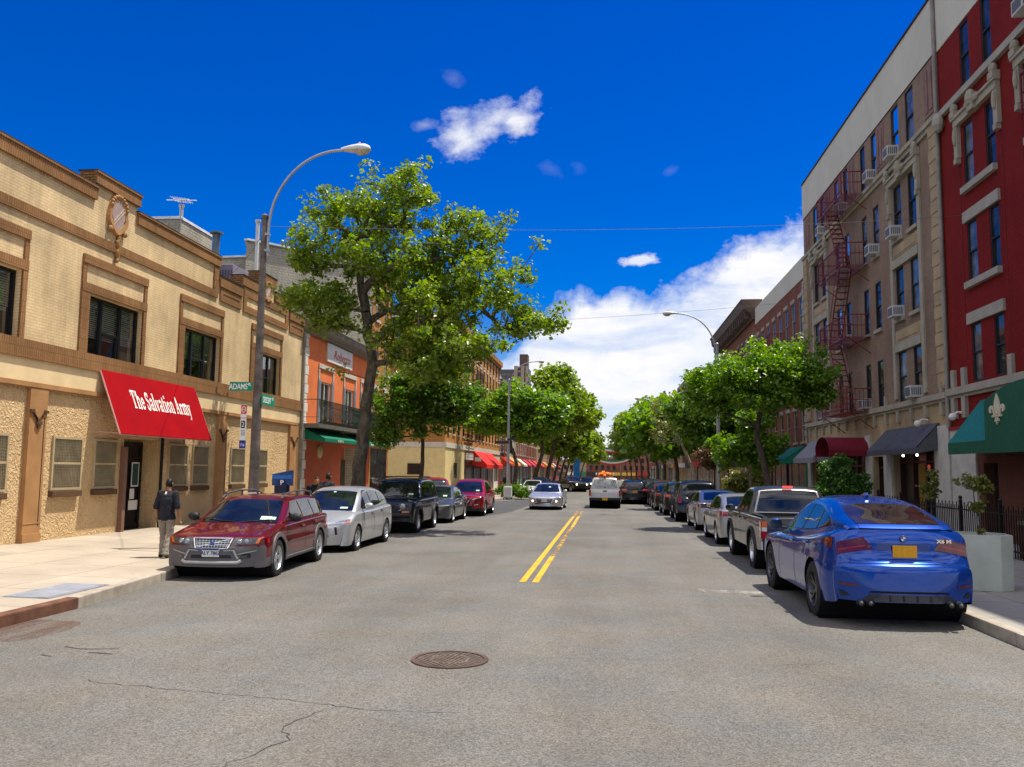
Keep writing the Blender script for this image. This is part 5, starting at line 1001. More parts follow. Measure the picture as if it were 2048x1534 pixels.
    def sp_(s, name, cor, m, eps=.006, n=(8, 3), hull=None, both=True, one=False):
        h = hull or s.H; r = []; mbs = []
        for sg in ((1, -1) if both else (1,)): mbs.append(patch(lambda y, z: h.side(y, z, sg), cor, eps, *n))
        if one:
            for q in mbs[1:]: mbs[0].add(q.v, q.f)
            mbs = mbs[:1]
        return [s.part(name, q, m, 50) for q in mbs]
    def windscreen(s, u, yb, yt, name='windscreen', rear=False, ut=None, m=None):
        p = s.part(name, patch(lambda a, b: s.G.top(a, b), [(-u, yb), (u, yb), (ut or u, yt), (-(ut or u), yt)], .007, 12, 10), m or M_cgl, 60); return p
    def glass(s, polys, surround=None):
        if surround: 
            for q in surround: s.sp_('window_trim', q, M_trim, .004, (10, 3), s.G)
        for q in polys: s.sp_('side_window', q, M_cgl, .008, (8, 3), s.G)
    def doors(s, yl, z0, z1, handles, seam=.007):
        mb = MB()
        for sg in (1, -1):
            for y in yl:
                yy, lean = (y if isinstance(y, tuple) else (y, 0)); q = patch(lambda a, b: s.H.side(a, b, sg), [(yy - seam, z0), (yy + seam, z0), (yy + seam + lean, z1), (yy - seam + lean, z1)], .003, 1, 8); mb.add(q.v, q.f)
        s.part('door_seam', mb, M_under, 50)
        for y, z in handles:
            for sg in (1, -1): q = MB(); p = s.H.side(y, z, sg); q.box(p.x - .004, p.x + sg * .035, y - .10, y + .10, z - .016, z + .016); s.part('door_handle', q, s.sp.get('handle', s.paint), 40)
    def mirror(s, y, z, m=None, w=.11, out=.10):
        for sg in (1, -1):
            q = MB(); x = s.H.W(y, s.H.edge(y)); q.ball((sg * (x + out + .02), y - .02, z), (w, .075, .085), 14); q.v = [(p[0], min(p[1], y + .02), p[2]) for p in q.v]
            o = s.part('mirror', q, m or s.paint, 50); q = MB(); q.tube([(sg * (x - .06), y, z - .06), (sg * (x + out * .5), y, z - .05)], .025, 6); s.part('mirror_arm', q, M_trim, 50, o)
            q = MB(); cx = sg * (x + out + .02); q.box(cx - w * .82, cx + w * .82, y + .021, y + .026, z - .062, z + .062); s.part('mirror_glass', q, M_cgl, 30, o)
    def plate(s, z, front, m, text=None, band=None, y=None, w=.305, h=.155):
        yy = (s.front(0, z).y - .016 if front else s.rear(0, z).y + .016) if y is None else y; q = MB(); q.box(-w / 2, w / 2, yy - .006, yy + .006, z - h / 2, z + h / 2)
        p = s.part('number_plate', q, m, 0); e = -1 if front else 1
        if band: q = MB(); q.box(-w / 2 + .004, w / 2 - .004, yy + e * .0065, yy + e * .0075, z + h * .26, z + h * .47); s.part('plate_band', q, M_plateb, 0, p)
        if text: text_part('plate_lettering', text, .085, M_plateb, p, frame((0, yy + e * .008, z - .012), (-e, 0, 0), (0, 0, 1)) if not front else frame((0, yy - .008, z - .012), (1, 0, 0), (0, 0, 1)), 1.0, extrude=.001, bold=.002)
        return p
    def arches(s, m, w=.055, out=.022):
        yf, yr, rw, ra = s.wh
        for sg in (1, -1):
            for yc in (yf, yr):
                G = []; mb = MB()
                for k, (rr, o) in enumerate(((ra - .004, .0), (ra - .004, out), (ra + w, out), (ra + w + .01, .0))):
                    G.append([Vector((sg * (s.H.W(y, z) + o), y + s.H.bw(y, 1), z)) for y, z in [(yc + rr * math.cos(a), rw + rr * math.sin(a)) for a in [R(-8 + 196 * i / 26) for i in range(27)]]])
                mb.grid(G); s.part('arch_trim', mb, m, 40)
    def lit(s, u, z, r=.06, front=True, m=None, name='lit_lamp'):
        for sg in (1, -1): p = (s.front if front else s.rear)(sg * u, z); q = MB(); q.ball((p.x, p.y - .004, p.z), (r, .025, r), 10); s.part(name, q, m or M_lit, True)
    def sticker(s, u, f0, f1, yb, yt, w=.1):
        s.part('sticker', patch(lambda a, b: s.G.top(a, b), [(u - w, yb + (yt - yb) * f0), (u + w, yb + (yt - yb) * f0), (u + w, yb + (yt - yb) * f1), (u - w, yb + (yt - yb) * f1)], .010, 3, 2), M_stick, 50)
PL = lambda L, f=.82, r=.84: [(0, f), (.06, f + .07), (.2, .965), (.5, .995), (L * .5, 1), (L - .6, .985), (L - .2, .95), (L - .05, r + .05), (L, r)]
SEC = [(.15, .93), (.32, .975), (.58, 1.0), (.80, .99), (1.02, .962), (1.3, .94)]
# ---- body plans (metres; y runs from the front bumper to the tail)
sedan = dict(L=4.72, W=1.83, wh=(.95, 3.68, .325, .37), nose=.30, tail=4.45, sill=.22, top=[(0, .22), (.006, .36), (.014, .50), (.05, .62), (.12, .70), (.3, .775), (.7, .86), (1.25, .945), (2.2, .99), (3.7, 1.02), (4.2, 1.065), (4.52, 1.05), (4.62, .98), (4.68, .80), (4.70, .6), (4.712, .45), (4.72, .27)], bot=[(0, .20), (.2, .19), (.6, .2), (2.3, .21), (4.0, .22), (4.5, .24), (4.72, .26)], plan=PL(4.72), sec=SEC, cab=dict(top=[(1.12, .92), (1.35, 1.05), (1.7, 1.25), (2.05, 1.395), (2.5, 1.45), (3.0, 1.44), (3.4, 1.375), (3.8, 1.23), (4.15, 1.08), (4.25, 1.03)], nar=[(1.12, .97), (2.2, 1), (3.3, .97), (4.25, .88)]))
wagon = dict(L=4.74, W=1.86, wh=(.94, 3.70, .345, .395), nose=.34, tail=4.55, sill=.27, r=.05, crown=.045, bow=(.20, .12), top=[(0, .26), (.005, .38), (.014, .52), (.03, .60), (.05, .63), (.075, .70), (.11, .755), (.20, .80), (.45, .855), (.9, .925), (1.28, .975), (2.2, 1.0), (4.2, 1.03), (4.55, 1.02), (4.63, .9), (4.70, .6), (4.73, .45), (4.74, .32)], bot=[(0, .245), (.12, .24), (.5, .25), (2.3, .27), (4.1, .27), (4.6, .29), (4.74, .31)], plan=PL(4.74, .80), sec=[(.15, .95), (.32, .985), (.55, 1.0), (.72, .985), (.86, .975), (1.02, .955)], clad=lambda y: .625 if y < .3 else (.40 if y < 4.1 else .66), clad_m=M_grey, spokes=(5, .020, .16), tw=.215,
    cab=dict(top=[(1.15, .93), (1.4, 1.06), (1.75, 1.245), (2.08, 1.385), (2.5, 1.455), (3.2, 1.465), (3.9, 1.44), (4.25, 1.40), (4.42, 1.28), (4.60, 1.05), (4.66, .95)], nar=[(1.15, .97), (2.2, 1), (3.8, .975), (4.66, .92)], tum=.38))
mpv = dict(L=4.63, W=1.775, wh=(.90, 3.68, .315, .365), nose=.36, tail=4.45, sill=.2, bow=(.22, .15), crown=.06, top=[(0, .20), (.006, .36), (.016, .52), (.04, .63), (.10, .70), (.22, .775), (.5, .90), (.85, 1.0), (1.2, 1.02), (2.2, 1.03), (3.6, 1.07), (4.2, 1.08), (4.45, 1.05), (4.56, .85), (4.61, .6), (4.622, .45), (4.63, .27)], bot=[(0, .18), (.15, .175), (.6, .19), (2.3, .2), (4.1, .21), (4.55, .24), (4.63, .26)], plan=PL(4.63, .76), sec=SEC, spokes=(10, .012, 0), tw=.19, cab=dict(top=[(.72, .94), (1.0, 1.08), (1.4, 1.29), (1.8, 1.455), (2.3, 1.55), (2.8, 1.565), (3.5, 1.51), (4.0, 1.41), (4.3, 1.28), (4.5, 1.08), (4.55, .98)], nar=[(.72, .95), (2.0, 1), (3.4, .97), (4.55, .88)], tum=.36, bow=(.2, .1)))
boxy = dict(L=4.44, W=1.84, wh=(.86, 3.51, .365, .42), nose=.30, tail=4.2, sill=.32, crown=.04, r=.05, bow=(.10, .06), top=[(0, .40), (.006, .55), (.012, .70), (.025, .82), (.05, .93), (.09, 1.0), (.2, 1.045), (.7, 1.08), (1.25, 1.10), (2.5, 1.11), (4.1, 1.12), (4.36, 1.10), (4.40, .9), (4.43, .7), (4.436, .55), (4.44, .42)], bot=[(0, .38), (.03, .37), (.15, .34), (.6, .36), (2.3, .35), (4.0, .36), (4.38, .39), (4.44, .41)], plan=[(0, .86), (.05, .93), (.15, .965), (.5, .99), (2.2, 1), (4.0, .99), (4.3, .97), (4.44, .92)], sec=[(.25, .96), (.5, 1.0), (.8, 1.0), (1.05, .975), (1.3, .95)], spokes=(5, .035, 0), tw=.24, cab=dict(top=[(1.26, 1.06), (1.45, 1.28), (1.7, 1.54), (1.9, 1.69), (2.2, 1.745), (3.0, 1.76), (3.9, 1.73), (4.15, 1.66), (4.28, 1.35), (4.34, 1.08)], tum=.22, r=.07, bow=(.06, .06)))
suv = dict(L=4.66, W=1.84, wh=(.93, 3.63, .355, .405), nose=.30, tail=4.35, sill=.27, crown=.06, bow=(.22, .14), top=[(0, .26), (.006, .44), (.014, .62), (.035, .74), (.08, .85), (.16, .92), (.5, .99), (1.2, 1.06), (2.3, 1.08), (3.8, 1.13), (4.35, 1.13), (4.50, 1.02), (4.60, .8), (4.64, .6), (4.652, .48), (4.66, .32)], bot=[(0, .24), (.15, .235), (.6, .26), (2.3, .27), (4.1, .28), (4.55, .30), (4.66, .31)], plan=PL(4.66, .80), sec=[(.2, .95), (.42, .99), (.68, 1.0), (.9, .985), (1.12, .955), (1.3, .94)], clad=lambda y: .40 if .3 < y < 4.3 else .36, spokes=(5, .022, .14), tw=.22, cab=dict(top=[(1.1, 1.02), (1.35, 1.16), (1.7, 1.39), (2.05, 1.57), (2.45, 1.665), (3.1, 1.68), (3.8, 1.62), (4.15, 1.54), (4.32, 1.40), (4.48, 1.15), (4.52, 1.06)], nar=[(1.1, .97), (2.1, 1), (3.5, .97), (4.52, .88)], tum=.36))
coupe = dict(L=4.88, W=1.985, wh=(.87, 3.80, .385, .44), nose=.30, tail=4.58, sill=.26, crown=.085, r=.10, bow=(.24, .27), fall=(.3, .28), top=[(0, .26), (.006, .48), (.015, .64), (.04, .76), (.10, .87), (.25, .95), (.8, 1.03), (1.4, 1.08), (2.5, 1.11), (3.7, 1.21), (4.3, 1.29), (4.54, 1.315), (4.615, 1.285), (4.65, 1.19), (4.672, 1.08), (4.69, .98), (4.72, .885), (4.79, .835), (4.83, .80), (4.855, .72), (4.865, .52), (4.875, .40), (4.88, .36)], bot=[(0, .24), (.15, .24), (.6, .26), (2.3, .27), (4.2, .28), (4.55, .30), (4.80, .335), (4.88, .35)], plan=[(0, .80), (.06, .87), (.2, .965), (.5, .995), (2.0, .985), (3.2, .99), (3.8, 1.0), (4.2, .985), (4.45, .95), (4.62, .90), (4.72, .885), (4.80, .895), (4.88, .87)], sec=[(.2, .94), (.36, .975), (.6, 1.0), (.78, .995), (.93, .965), (1.05, .955), (1.2, .925), (1.4, .9)], tw=.285, spokes=(5, .020, .20), rim=M_alloyd,
    cab=dict(top=[(1.25, 1.03), (1.5, 1.18), (1.85, 1.42), (2.2, 1.60), (2.6, 1.685), (3.0, 1.675), (3.4, 1.625), (3.8, 1.545), (4.1, 1.465), (4.35, 1.395), (4.52, 1.335), (4.60, 1.285)], nar=[(1.25, .97), (2.2, 1), (3.3, .965), (4.0, .92), (4.6, .87)], tum=.50, r=.10, bow=(.14, .06), crown=.06))
truck = dict(L=5.30, W=1.88, wh=(.95, 4.10, .39, .45), nose=.28, tail=5.1, sill=.42, crown=.035, r=.05, bow=(.14, .03), top=[(0, .42), (.006, .58), (.012, .74), (.03, .90), (.07, 1.0), (.2, 1.06), (.8, 1.11), (1.45, 1.135), (2.5, 1.14), (3.5, 1.15), (5.22, 1.15), (5.275, 1.11), (5.285, .8), (5.29, .62), (5.296, .56), (5.30, .52)], bot=[(0, .40), (.03, .39), (.15, .38), (.6, .42), (2.3, .42), (4.8, .46), (5.2, .48), (5.30, .50)], plan=[(0, .84), (.05, .91), (.2, .97), (.5, .995), (2.6, 1), (4.5, .99), (5.1, .975), (5.30, .965)], sec=[(.3, .96), (.5, .99), (.75, 1.0), (.95, .995), (1.15, .965)], tw=.25, spokes=(6, .03, 0), drop=lambda q: 3.60 < q.y < 5.18 and abs(q.x) < .80 and q.z > 1.08,
    cab=dict(top=[(1.40, 1.09), (1.65, 1.29), (1.95, 1.53), (2.25, 1.69), (2.6, 1.755), (3.0, 1.755), (3.3, 1.72), (3.44, 1.60), (3.52, 1.2), (3.54, 1.12)], tum=.27, r=.08, bow=(.1, .03)))
def bed_liner(c):
    q = MB(); q.quad((-.80, 3.6, 1.14), (-.80, 5.19, 1.14), (-.80, 5.19, .62), (-.80, 3.6, .62)); q.quad((.80, 3.6, 1.14), (.80, 5.19, 1.14), (.80, 5.19, .62), (.80, 3.6, .62)); q.quad((-.8, 5.19, 1.14), (.8, 5.19, 1.14), (.8, 5.19, .62), (-.8, 5.19, .62)); q.quad((-.8, 3.6, 1.14), (.8, 3.6, 1.14), (.8, 3.6, .62), (-.8, 3.6, .62)); q.quad((-.8, 3.6, .62), (.8, 3.6, .62), (.8, 5.19, .62), (-.8, 5.19, .62)); c.part('bed_liner', q, M_trim, 0)
    q = MB()
    for s in (-1, 1): q.box(s * .80 - .03 , s * .80 + .05, 3.6, 5.2, 1.135, 1.155)
    q.box(-.78, .78, 5.15, 5.24, 1.145, 1.165); c.part('bed_rail', q, M_trim, 0)
def std_sedan(c, tail=M_tail, stick=False):
    c.windscreen(.90, 1.20, 2.02, ut=.86); c.windscreen(.84, 4.10, 3.42, 'rear_window', ut=.82)
    c.glass([[(1.62, .985), (2.60, 1.0), (2.55, 1.34), (2.05, 1.32)], [(2.66, 1.0), (3.42, 1.02), (3.28, 1.31), (2.61, 1.345)], [(3.46, 1.03), (3.72, 1.05), (3.50, 1.19), (3.34, 1.29)]])
    c.doors([(1.52, .03), (2.64, 0), (3.46, .1)], .28, .95, [(2.42, .83), (3.36, .85)]); c.mirror(1.72, 1.02)
    c.fp('headlamp', [(.50, .64), (.97, .69), (.97, .76), (.60, .69)], M_head); c.fp('grille', [(-.48, .40), (.48, .40), (.56, .64), (-.56, .64)], M_trim, both=False, n=(8, 5))
    q = MB(); [q.add(*(lambda p: (p.v, p.f))(patch(lambda u, z: c.front(u, z), [(-.48, z), (.48, z), (.49, z + .012), (-.49, z + .012)], .016, 8, 1))) for z in (.44, .48, .52, .56, .60)]; c.part('grille_bar', q, M_silv, 40)
    c.fp('tail_lamp', [(.48, .86), (.985, .84), (.985, .99), (.52, .97)], tail, rear=True); c.sp_('tail_lamp_side', [(4.36, .86), (4.62, .86), (4.60, .98), (4.30, .99)], tail, .006)
    c.plate(.52, True, M_platew); c.plate(.80, False, M_plate, y=c.rear(0, .8).y + .01); c.fp('bumper_vent', [(-.75, .34), (.75, .34), (.7, .385), (-.7, .385)], M_trim, both=False, n=(8, 2)); c.fp('rear_apron', [(-.7, .40), (.7, .40), (.66, .47), (-.66, .47)], M_trim, both=False, n=(8, 2), rear=True)
def std_suv(c, stick=True, tail=M_tail):
    c.windscreen(.90, 1.20, 2.02, ut=.86); c.windscreen(.84, 4.46, 4.14, 'rear_window', ut=.82)
    c.glass([[(1.66, 1.08), (2.56, 1.09), (2.52, 1.54), (2.1, 1.52)], [(2.62, 1.09), (3.44, 1.11), (3.40, 1.52), (2.58, 1.545)], [(3.50, 1.12), (4.10, 1.17), (3.98, 1.44), (3.46, 1.51)]])
    c.doors([(1.5, .03), (2.60, 0), (3.5, .08)], .36, 1.02, [(2.4, .92), (3.36, .94)]); c.mirror(1.72, 1.12); c.arches(M_trim, .03, .012)
    c.fp('headlamp', [(.52, .76), (.98, .82), (.98, .89), (.58, .83)], M_head); c.fp('grille', [(-.40, .56), (.40, .56), (.48, .84), (-.48, .84)], M_trim, both=False, n=(8, 5)); c.fp('grille_chevron', [(.18, .56), (.26, .56), (.52, .86), (.44, .86)], M_chr, .016)
    c.fp('lower_intake', [(-.6, .36), (.6, .36), (.55, .5), (-.55, .5)], M_trim, both=False, n=(8, 3)); c.fp('fog_lamp', [(.68, .50), (.92, .54), (.92, .58), (.66, .55)], M_chr)
    c.fp('tail_lamp', [(.62, .92), (.985, .90), (.985, 1.06), (.66, 1.05)], tail, rear=True); c.sp_('tail_lamp_side', [(4.28, .92), (4.5, .9), (4.48, 1.06), (4.22, 1.07)], tail)
    c.plate(.62, True, M_platew); c.plate(.86, False, M_plate); c.fp('rear_apron', [(-.9, .50), (.9, .50), (.86, .66), (-.86, .66)], M_trim, both=False, n=(8, 2), rear=True)
GL_ = 'cars parked along the left kerb'; GR_ = 'cars parked along the right kerb'
# ---- maroon estate, nearest on the left
c = Car('estate_car', 'dark maroon estate car with grey cladding and roof rails, nearest on the left kerb', 'car', (-7.10, 16.9, gz(16.9)), .06, wagon, paint('maroon_paint', (.125, .002, .006)), GL_, 1.5)
ws = c.windscreen(.905, 1.21, 2.04, ut=.87); c.windscreen(.82, 4.60, 4.28, 'rear_window')
c.glass([[(1.66, 1.0), (2.56, 1.01), (2.50, 1.36), (2.10, 1.34)], [(2.64, 1.01), (3.42, 1.025), (3.36, 1.36), (2.58, 1.365)], [(3.50, 1.03), (4.28, 1.06), (4.12, 1.33), (3.44, 1.36)]])
c.doors([(1.42, .02), (2.60, 0), (3.46, .1)], .41, .96, [(2.40, .86), (3.34, .88)]); c.mirror(1.62, 1.05, M_trim, .115, .10); c.arches(M_grey, .07, .02)
for sg in (1, -1):
    hl = c.part('headlamp', patch(lambda u, z: c.front(sg * u, z), [(.46, .635), (.97, .665), (.985, .775), (.53, .745)], .010, 8, 5), M_headd, 50)
    for u, z, r in ((.58, .69, .055), (.72, .70, .05)): p = c.front(sg * u, z); q = MB(); q.ball((p.x, p.y + .002, p.z), (r, .022, r), 12); c.part('reflector', q, M_head, True, hl)
    c.part('indicator', patch(lambda u, z: c.front(sg * u, z), [(.91, .668), (.975, .672), (.985, .77), (.92, .767)], .013, 4, 4), M_amb, 50, hl)
    c.part('side_marker', patch(lambda y, z: c.H.side(y, z, sg), [(.24, .665), (.36, .68), (.36, .75), (.24, .755)], .01, 4, 3), M_tail, 50, hl)
    q = MB(); [q.add(*(lambda p: (p.v, p.f))(patch(lambda u, z: c.front(sg * u, z), k, .022, 4, 2))) for k in ([(.30, .535), (.52, .545), (.52, .56), (.30, .55)], [(.50, .545), (.535, .56), (.66, .40), (.61, .40)])]; c.part('bumper_insert', q, M_silv, 40)
    c.fp('fog_lamp_recess', [(.68, .40), (.9, .42), (.88, .50), (.7, .49)], M_trim, .006, both=False) if sg > 0 else None
    c.part('bumper_strip', patch(lambda u, z: c.front(sg * u, z), [(.62, .475), (.985, .535), (.985, .552), (.62, .492)], .014, 6, 1), M_silv, 40)
    c.part('fog_lamp', patch(lambda u, z: c.front(sg * u, z), [(.70, .405), (.82, .42), (.82, .47), (.70, .455)], .010, 4, 3), M_headd, 40)
    c.sp_('sill_strip', [(1.42, .325), (3.25, .325), (3.25, .345), (1.42, .345)], M_silv, .010, one=False, both=False) if sg > 0 else None
    c.sp_('side_moulding', [(1.50, .60), (3.30, .60), (3.30, .645), (1.50, .645)], c.paint, .016, both=True) if sg > 0 else None
gr = c.fp('grille', [(-.345, .585), (.345, .585), (.40, .745), (-.40, .745)], M_trim, .004, both=False, n=(8, 5))[0]
q = MB()
def addp(q, f, cor, e, na, nb): p = patch(f, cor, e, na, nb); q.add(p.v, p.f)
for z in (.618, .648, .678, .708): addp(q, c.front, [(-.36, z), (.36, z), (.362, z + .006), (-.362, z + .006)], .012, 8, 1)
for i in range(-5, 6): u = i * .066; addp(q, c.front, [(u - .003, .59), (u + .003, .59), (u * 1.1 + .003, .74), (u * 1.1 - .003, .74)], .0135, 1, 4)
for s in (-1, 1): addp(q, c.front, [(s * .36, .58), (s * .385, .58), (s * .435, .752), (s * .405, .752)], .016, 1, 4)
addp(q, c.front, [(-.37, .575), (.37, .575), (.37, .590), (-.37, .590)], .017, 8, 1); addp(q, c.front, [(-.42, .742), (.42, .742), (.42, .757), (-.42, .757)], .017, 8, 1); addp(q, c.front, [(-.36, .59), (-.32, .59), (.38, .745), (.34, .745)], .019, 8, 1)
c.part('grille_bars', q, M_chr, 40, gr); p = c.front(0, .665); q = MB(); q.ball((0, p.y - .018, .665), (.042, .012, .036), 14); c.part('badge', q, mat('badge_blue', (.03, .07, .35), .25, coat=1., var=.1), True, gr)
c.fp('grille_surround', [(-.52, .585), (-.41, .585), (-.46, .765), (-.60, .765)], M_grey, .006, both=False, n=(4, 4)); c.fp('grille_surround', [(.41, .585), (.52, .585), (.60, .765), (.46, .765)], M_grey, .006, both=False, n=(4, 4))
c.fp('lower_intake', [(-.50, .415), (.50, .415), (.46, .47), (-.46, .47)], M_trim, .008, both=False, n=(8, 2)); c.fp('skid_plate', [(-.62, .375), (.62, .375), (.60, .41), (-.60, .41)], M_silv, .016, both=False, n=(10, 2)) if False else None
q = MB(); pts = [c.front(u, .47) for u in (-.70, -.62, -.3, 0, .3, .62, .70)]; q.tube([(p.x, p.y - .01, .335 if 0 < i < 6 else .37) for i, p in enumerate(pts)], .035, 8); c.part('skid_bar', q, M_silv, 50)
c.plate(.515, True, M_platew, 'ALY 7862', True); 
for sg in (1, -1):
    q = MB(); P = [(sg * .60, 1.95, 1.40), (sg * .60, 2.15, 1.485), (sg * .59, 2.8, 1.535), (sg * .585, 3.6, 1.525), (sg * .575, 4.1, 1.47), (sg * .57, 4.2, 1.41)]; q.tube(P, .017, 8); [q.tube([(sg * .595, y, 1.42), (sg * .592, y, 1.52)], .022, 6) for y in (2.1, 3.0, 3.95)]; c.part('roof_rail', q, mat('grey_rail', (.10, .10, .11), .45, .3), 50)
    q = MB(); P = [c.G.top(sg * u, y) for u, y in ((.05, 1.215), (.35, 1.25), (.72, 1.30))]; q.tube([(p.x, p.y - .012, p.z + .012) for p in P], .010, 5); c.part('wiper', q, M_trim, 50)
c.sticker(.62, .12, .26, 1.21, 2.04, .13); c.sticker(.80, .12, .24, 1.21, 2.04, .04)
# ---- silver people carrier behind it
c = Car('mpv_car', 'silver tall hatchback with a black lower grille mouth, second in the left kerb row', 'car', (-7.05, 22.3, gz(22.3)), 0, mpv, paint('silver_paint', (.50, .51, .53), .6), GL_, 1.3)
c.windscreen(.91, .80, 1.80, ut=.87); c.windscreen(.82, 4.46, 4.1, 'rear_window'); c.sticker(0, .86, .92, .80, 1.80, .05); c.sticker(.62, .1, .18, .80, 1.80, .12)
c.glass([[(1.30, 1.04), (2.30, 1.05), (2.26, 1.46), (1.86, 1.43)], [(2.38, 1.05), (3.22, 1.09), (3.14, 1.45), (2.33, 1.47)], [(3.30, 1.10), (3.98, 1.17), (3.76, 1.36), (3.22, 1.44)]], [[(1.26, 1.03), (4.02, 1.16), (3.76, 1.385), (1.9, 1.475)]])
c.doors([(1.22, .04), (2.34, 0), (3.26, .1)], .30, 1.0, [(2.18, .92), (3.14, .95)]); c.mirror(1.48, 1.09, None, .12, .10)
c.fp('lower_grille', [(-.60, .40), (.60, .40), (.44, .60), (-.44, .60)], M_trim, .008, both=False, n=(8, 4)); c.fp('upper_grille', [(-.42, .665), (.42, .665), (.44, .695), (-.44, .695)], M_trim, .01, both=False, n=(8, 1)); c.fp('bumper_vent', [(.80, .44), (.86, .44), (.80, .62), (.72, .63)], M_trim, .010)
c.fp('headlamp', [(.46, .67), (.90, .70), (.97, .86), (.66, .755)], M_head, .010, n=(7, 5)); c.fp('indicator', [(.90, .70), (.98, .715), (.985, .80), (.93, .79)], M_amb, .013); c.plate(.50, True, M_platew); c.fp('drl', [(.62, .40), (.88, .425), (.88, .445), (.62, .42)], M_chr, .012)
c.fp('tail_lamp', [(.66, .80), (.985, .80), (.985, 1.0), (.7, 1.0)], M_tail, rear=True)
# ---- dark boxy off-roader
c = Car('offroad_car', 'black boxy off roader with round headlamps and slotted grille, third in left kerb row', 'car', (-7.03, 28.9, gz(28.9)), 0, boxy, paint('black_blue_paint', (.006, .008, .018)), GL_, 1.2)
c.windscreen(.92, 1.33, 1.88, ut=.90); c.windscreen(.84, 4.32, 4.17, 'rear_window')
c.glass([[(1.66, 1.14), (2.44, 1.14), (2.42, 1.60), (1.98, 1.60)], [(2.52, 1.14), (3.26, 1.14), (3.24, 1.60), (2.50, 1.60)], [(3.36, 1.15), (4.08, 1.17), (4.02, 1.57), (3.34, 1.60)]])
c.doors([(1.36, 0), (2.48, 0), (3.32, .02)], .44, 1.06, [(2.30, .98), (3.18, .98)]); c.mirror(1.58, 1.2, M_trim, .12, .10); c.arches(M_trim, .09, .05)
gr = c.fp('grille', [(-.48, .72), (.48, .72), (.48, .96), (-.48, .96)], M_trim, .006, both=False)[0]
q = MB(); [addp(q, c.front, [(u - .035, .73), (u + .035, .73), (u + .035, .95), (u - .035, .95)], .013, 1, 4) for u in [(i - 3.5) * .12 for i in range(8)]]; c.part('grille_bar', q, c.paint, 40, gr)
for sg in (1, -1):
    p = c.front(sg * .66, .87); q = MB(); q.ball((p.x, p.y - .01, p.z), (.105, .04, .105), 16); c.part('headlamp', q, M_head, True); c.part('indicator', patch(lambda u, z: c.front(sg * u, z), [(.66, .66), (.93, .66), (.93, .73), (.66, .73)], .014, 4, 2), M_amb, 40)
    p = c.front(sg * .55, .58); q = MB(); q.ball((p.x, p.y - .01, p.z), (.05, .03, .05), 12); c.part('fog_lamp', q, M_head, True)
q = MB(); pts = [c.front(u, .60) for u in (-.98, -.8, -.4, 0, .4, .8, .98)]; q.tube([(p.x, p.y - .03, .60) for p in pts], .085, 8); q.tube([(p.x * .7, p.y - .02, .42) for p in pts], .04, 6); c.part('bumper', q, M_trim, 50); c.plate(.60, True, M_platew, y=c.front(0, .6).y - .13)
q = MB(); [q.tube([(s * .62, 2.0, 1.76), (s * .62, 4.0, 1.78)], .018, 6) for s in (-1, 1)]; [q.tube([(-.62, y, 1.80), (.62, y, 1.80)], .016, 6) for y in (2.3, 3.7)]; c.part('roof_rail', q, M_trim, 50); c.sticker(.6, .1, .2, 1.33, 1.88, .1); c.fp('tail_lamp', [(.8, .8), (.99, .8), (.99, 1.05), (.8, 1.05)], M_tail, rear=True)
# ---- grey saloon, red crossover
c = Car('saloon_car', 'dark grey saloon car, fourth in the left kerb row behind the black off roader', 'car', (-6.95, 34.9, gz(34.9)), 0, sedan, paint('dark_grey_paint', (.085, .09, .10), .5), GL_); std_sedan(c); c.sticker(.6, .1, .22, 1.2, 2.02, .1)
c = Car('crossover_car', 'bright red crossover car with chrome V grille, last in the near left kerb row', 'car', (-6.5, 40.6, gz(40.6)), 0, suv, paint('crimson_paint', (.27, .003, .009), .3), GL_); std_suv(c); c.sticker(.6, .1, .22, 1.2, 2.02, .1)
c = Car('crossover_car', 'red crossover car seen from behind on the side street, above the grey saloon', 'car', (-10.9, 53.0, gz(53)), PI + .35, suv, paint('crimson_paint', (.27, .003, .009), .3)); std_suv(c)
# ---- moving cars
c = Car('saloon_car', 'pale silver oncoming saloon car with lit fog lamps beside the yellow lines', 'car', (-3.35, 48.9, gz(48.9)), -.03, sedan, paint('pale_silver_paint', (.47, .48, .52), .6), None, 1.2); std_sedan(c); c.lit(.84, .50, .05); c.sticker(.2, .5, .62, 1.2, 2.02, .08)
q = MB(); addp(q, c.front, [(-.75, .345), (.75, .345), (.7, .37), (-.7, .37)], .03, 8, 2); c.part('bumper_lip', q, M_chr, 50)
# ---- silver pickup with a cap
M_sil2 = paint('warm_silver_paint', (.52, .49, .45), .45)
tr2 = dict(truck); tr2['W'] = 1.84; tr2['drop'] = None
c = Car('pickup_truck', 'silver pickup truck with bed canopy and an orange bundle on top, driving away', 'pickup truck', (-.15, 52.55, gz(52.5)), PI, tr2, M_sil2, None, 1.2)
c.windscreen(.92, 1.5, 2.22, ut=.88); cab = c.G; c.glass([[(1.98, 1.18), (2.66, 1.18), (2.64, 1.60), (2.3, 1.60)], [(2.74, 1.18), (3.34, 1.18), (3.2, 1.60), (2.72, 1.60)]])
c.cabin(dict(top=[(3.52, 1.12), (3.54, 1.60), (3.62, 1.80), (4.2, 1.83), (4.9, 1.82), (5.10, 1.76), (5.20, 1.5), (5.27, 1.12)], tum=.20, r=.07, bow=(0, .02), fall=(.2, .2)), None, 'canopy')
rw_ = c.part('rear_window', patch(lambda a, b: c.G.top(a, b), [(-.88, 5.255), (.88, 5.255), (.86, 5.13), (-.86, 5.13)], .008, 8, 6), glass_dark('frosted_glass', (.34, .36, .35), .25, 0), 50)
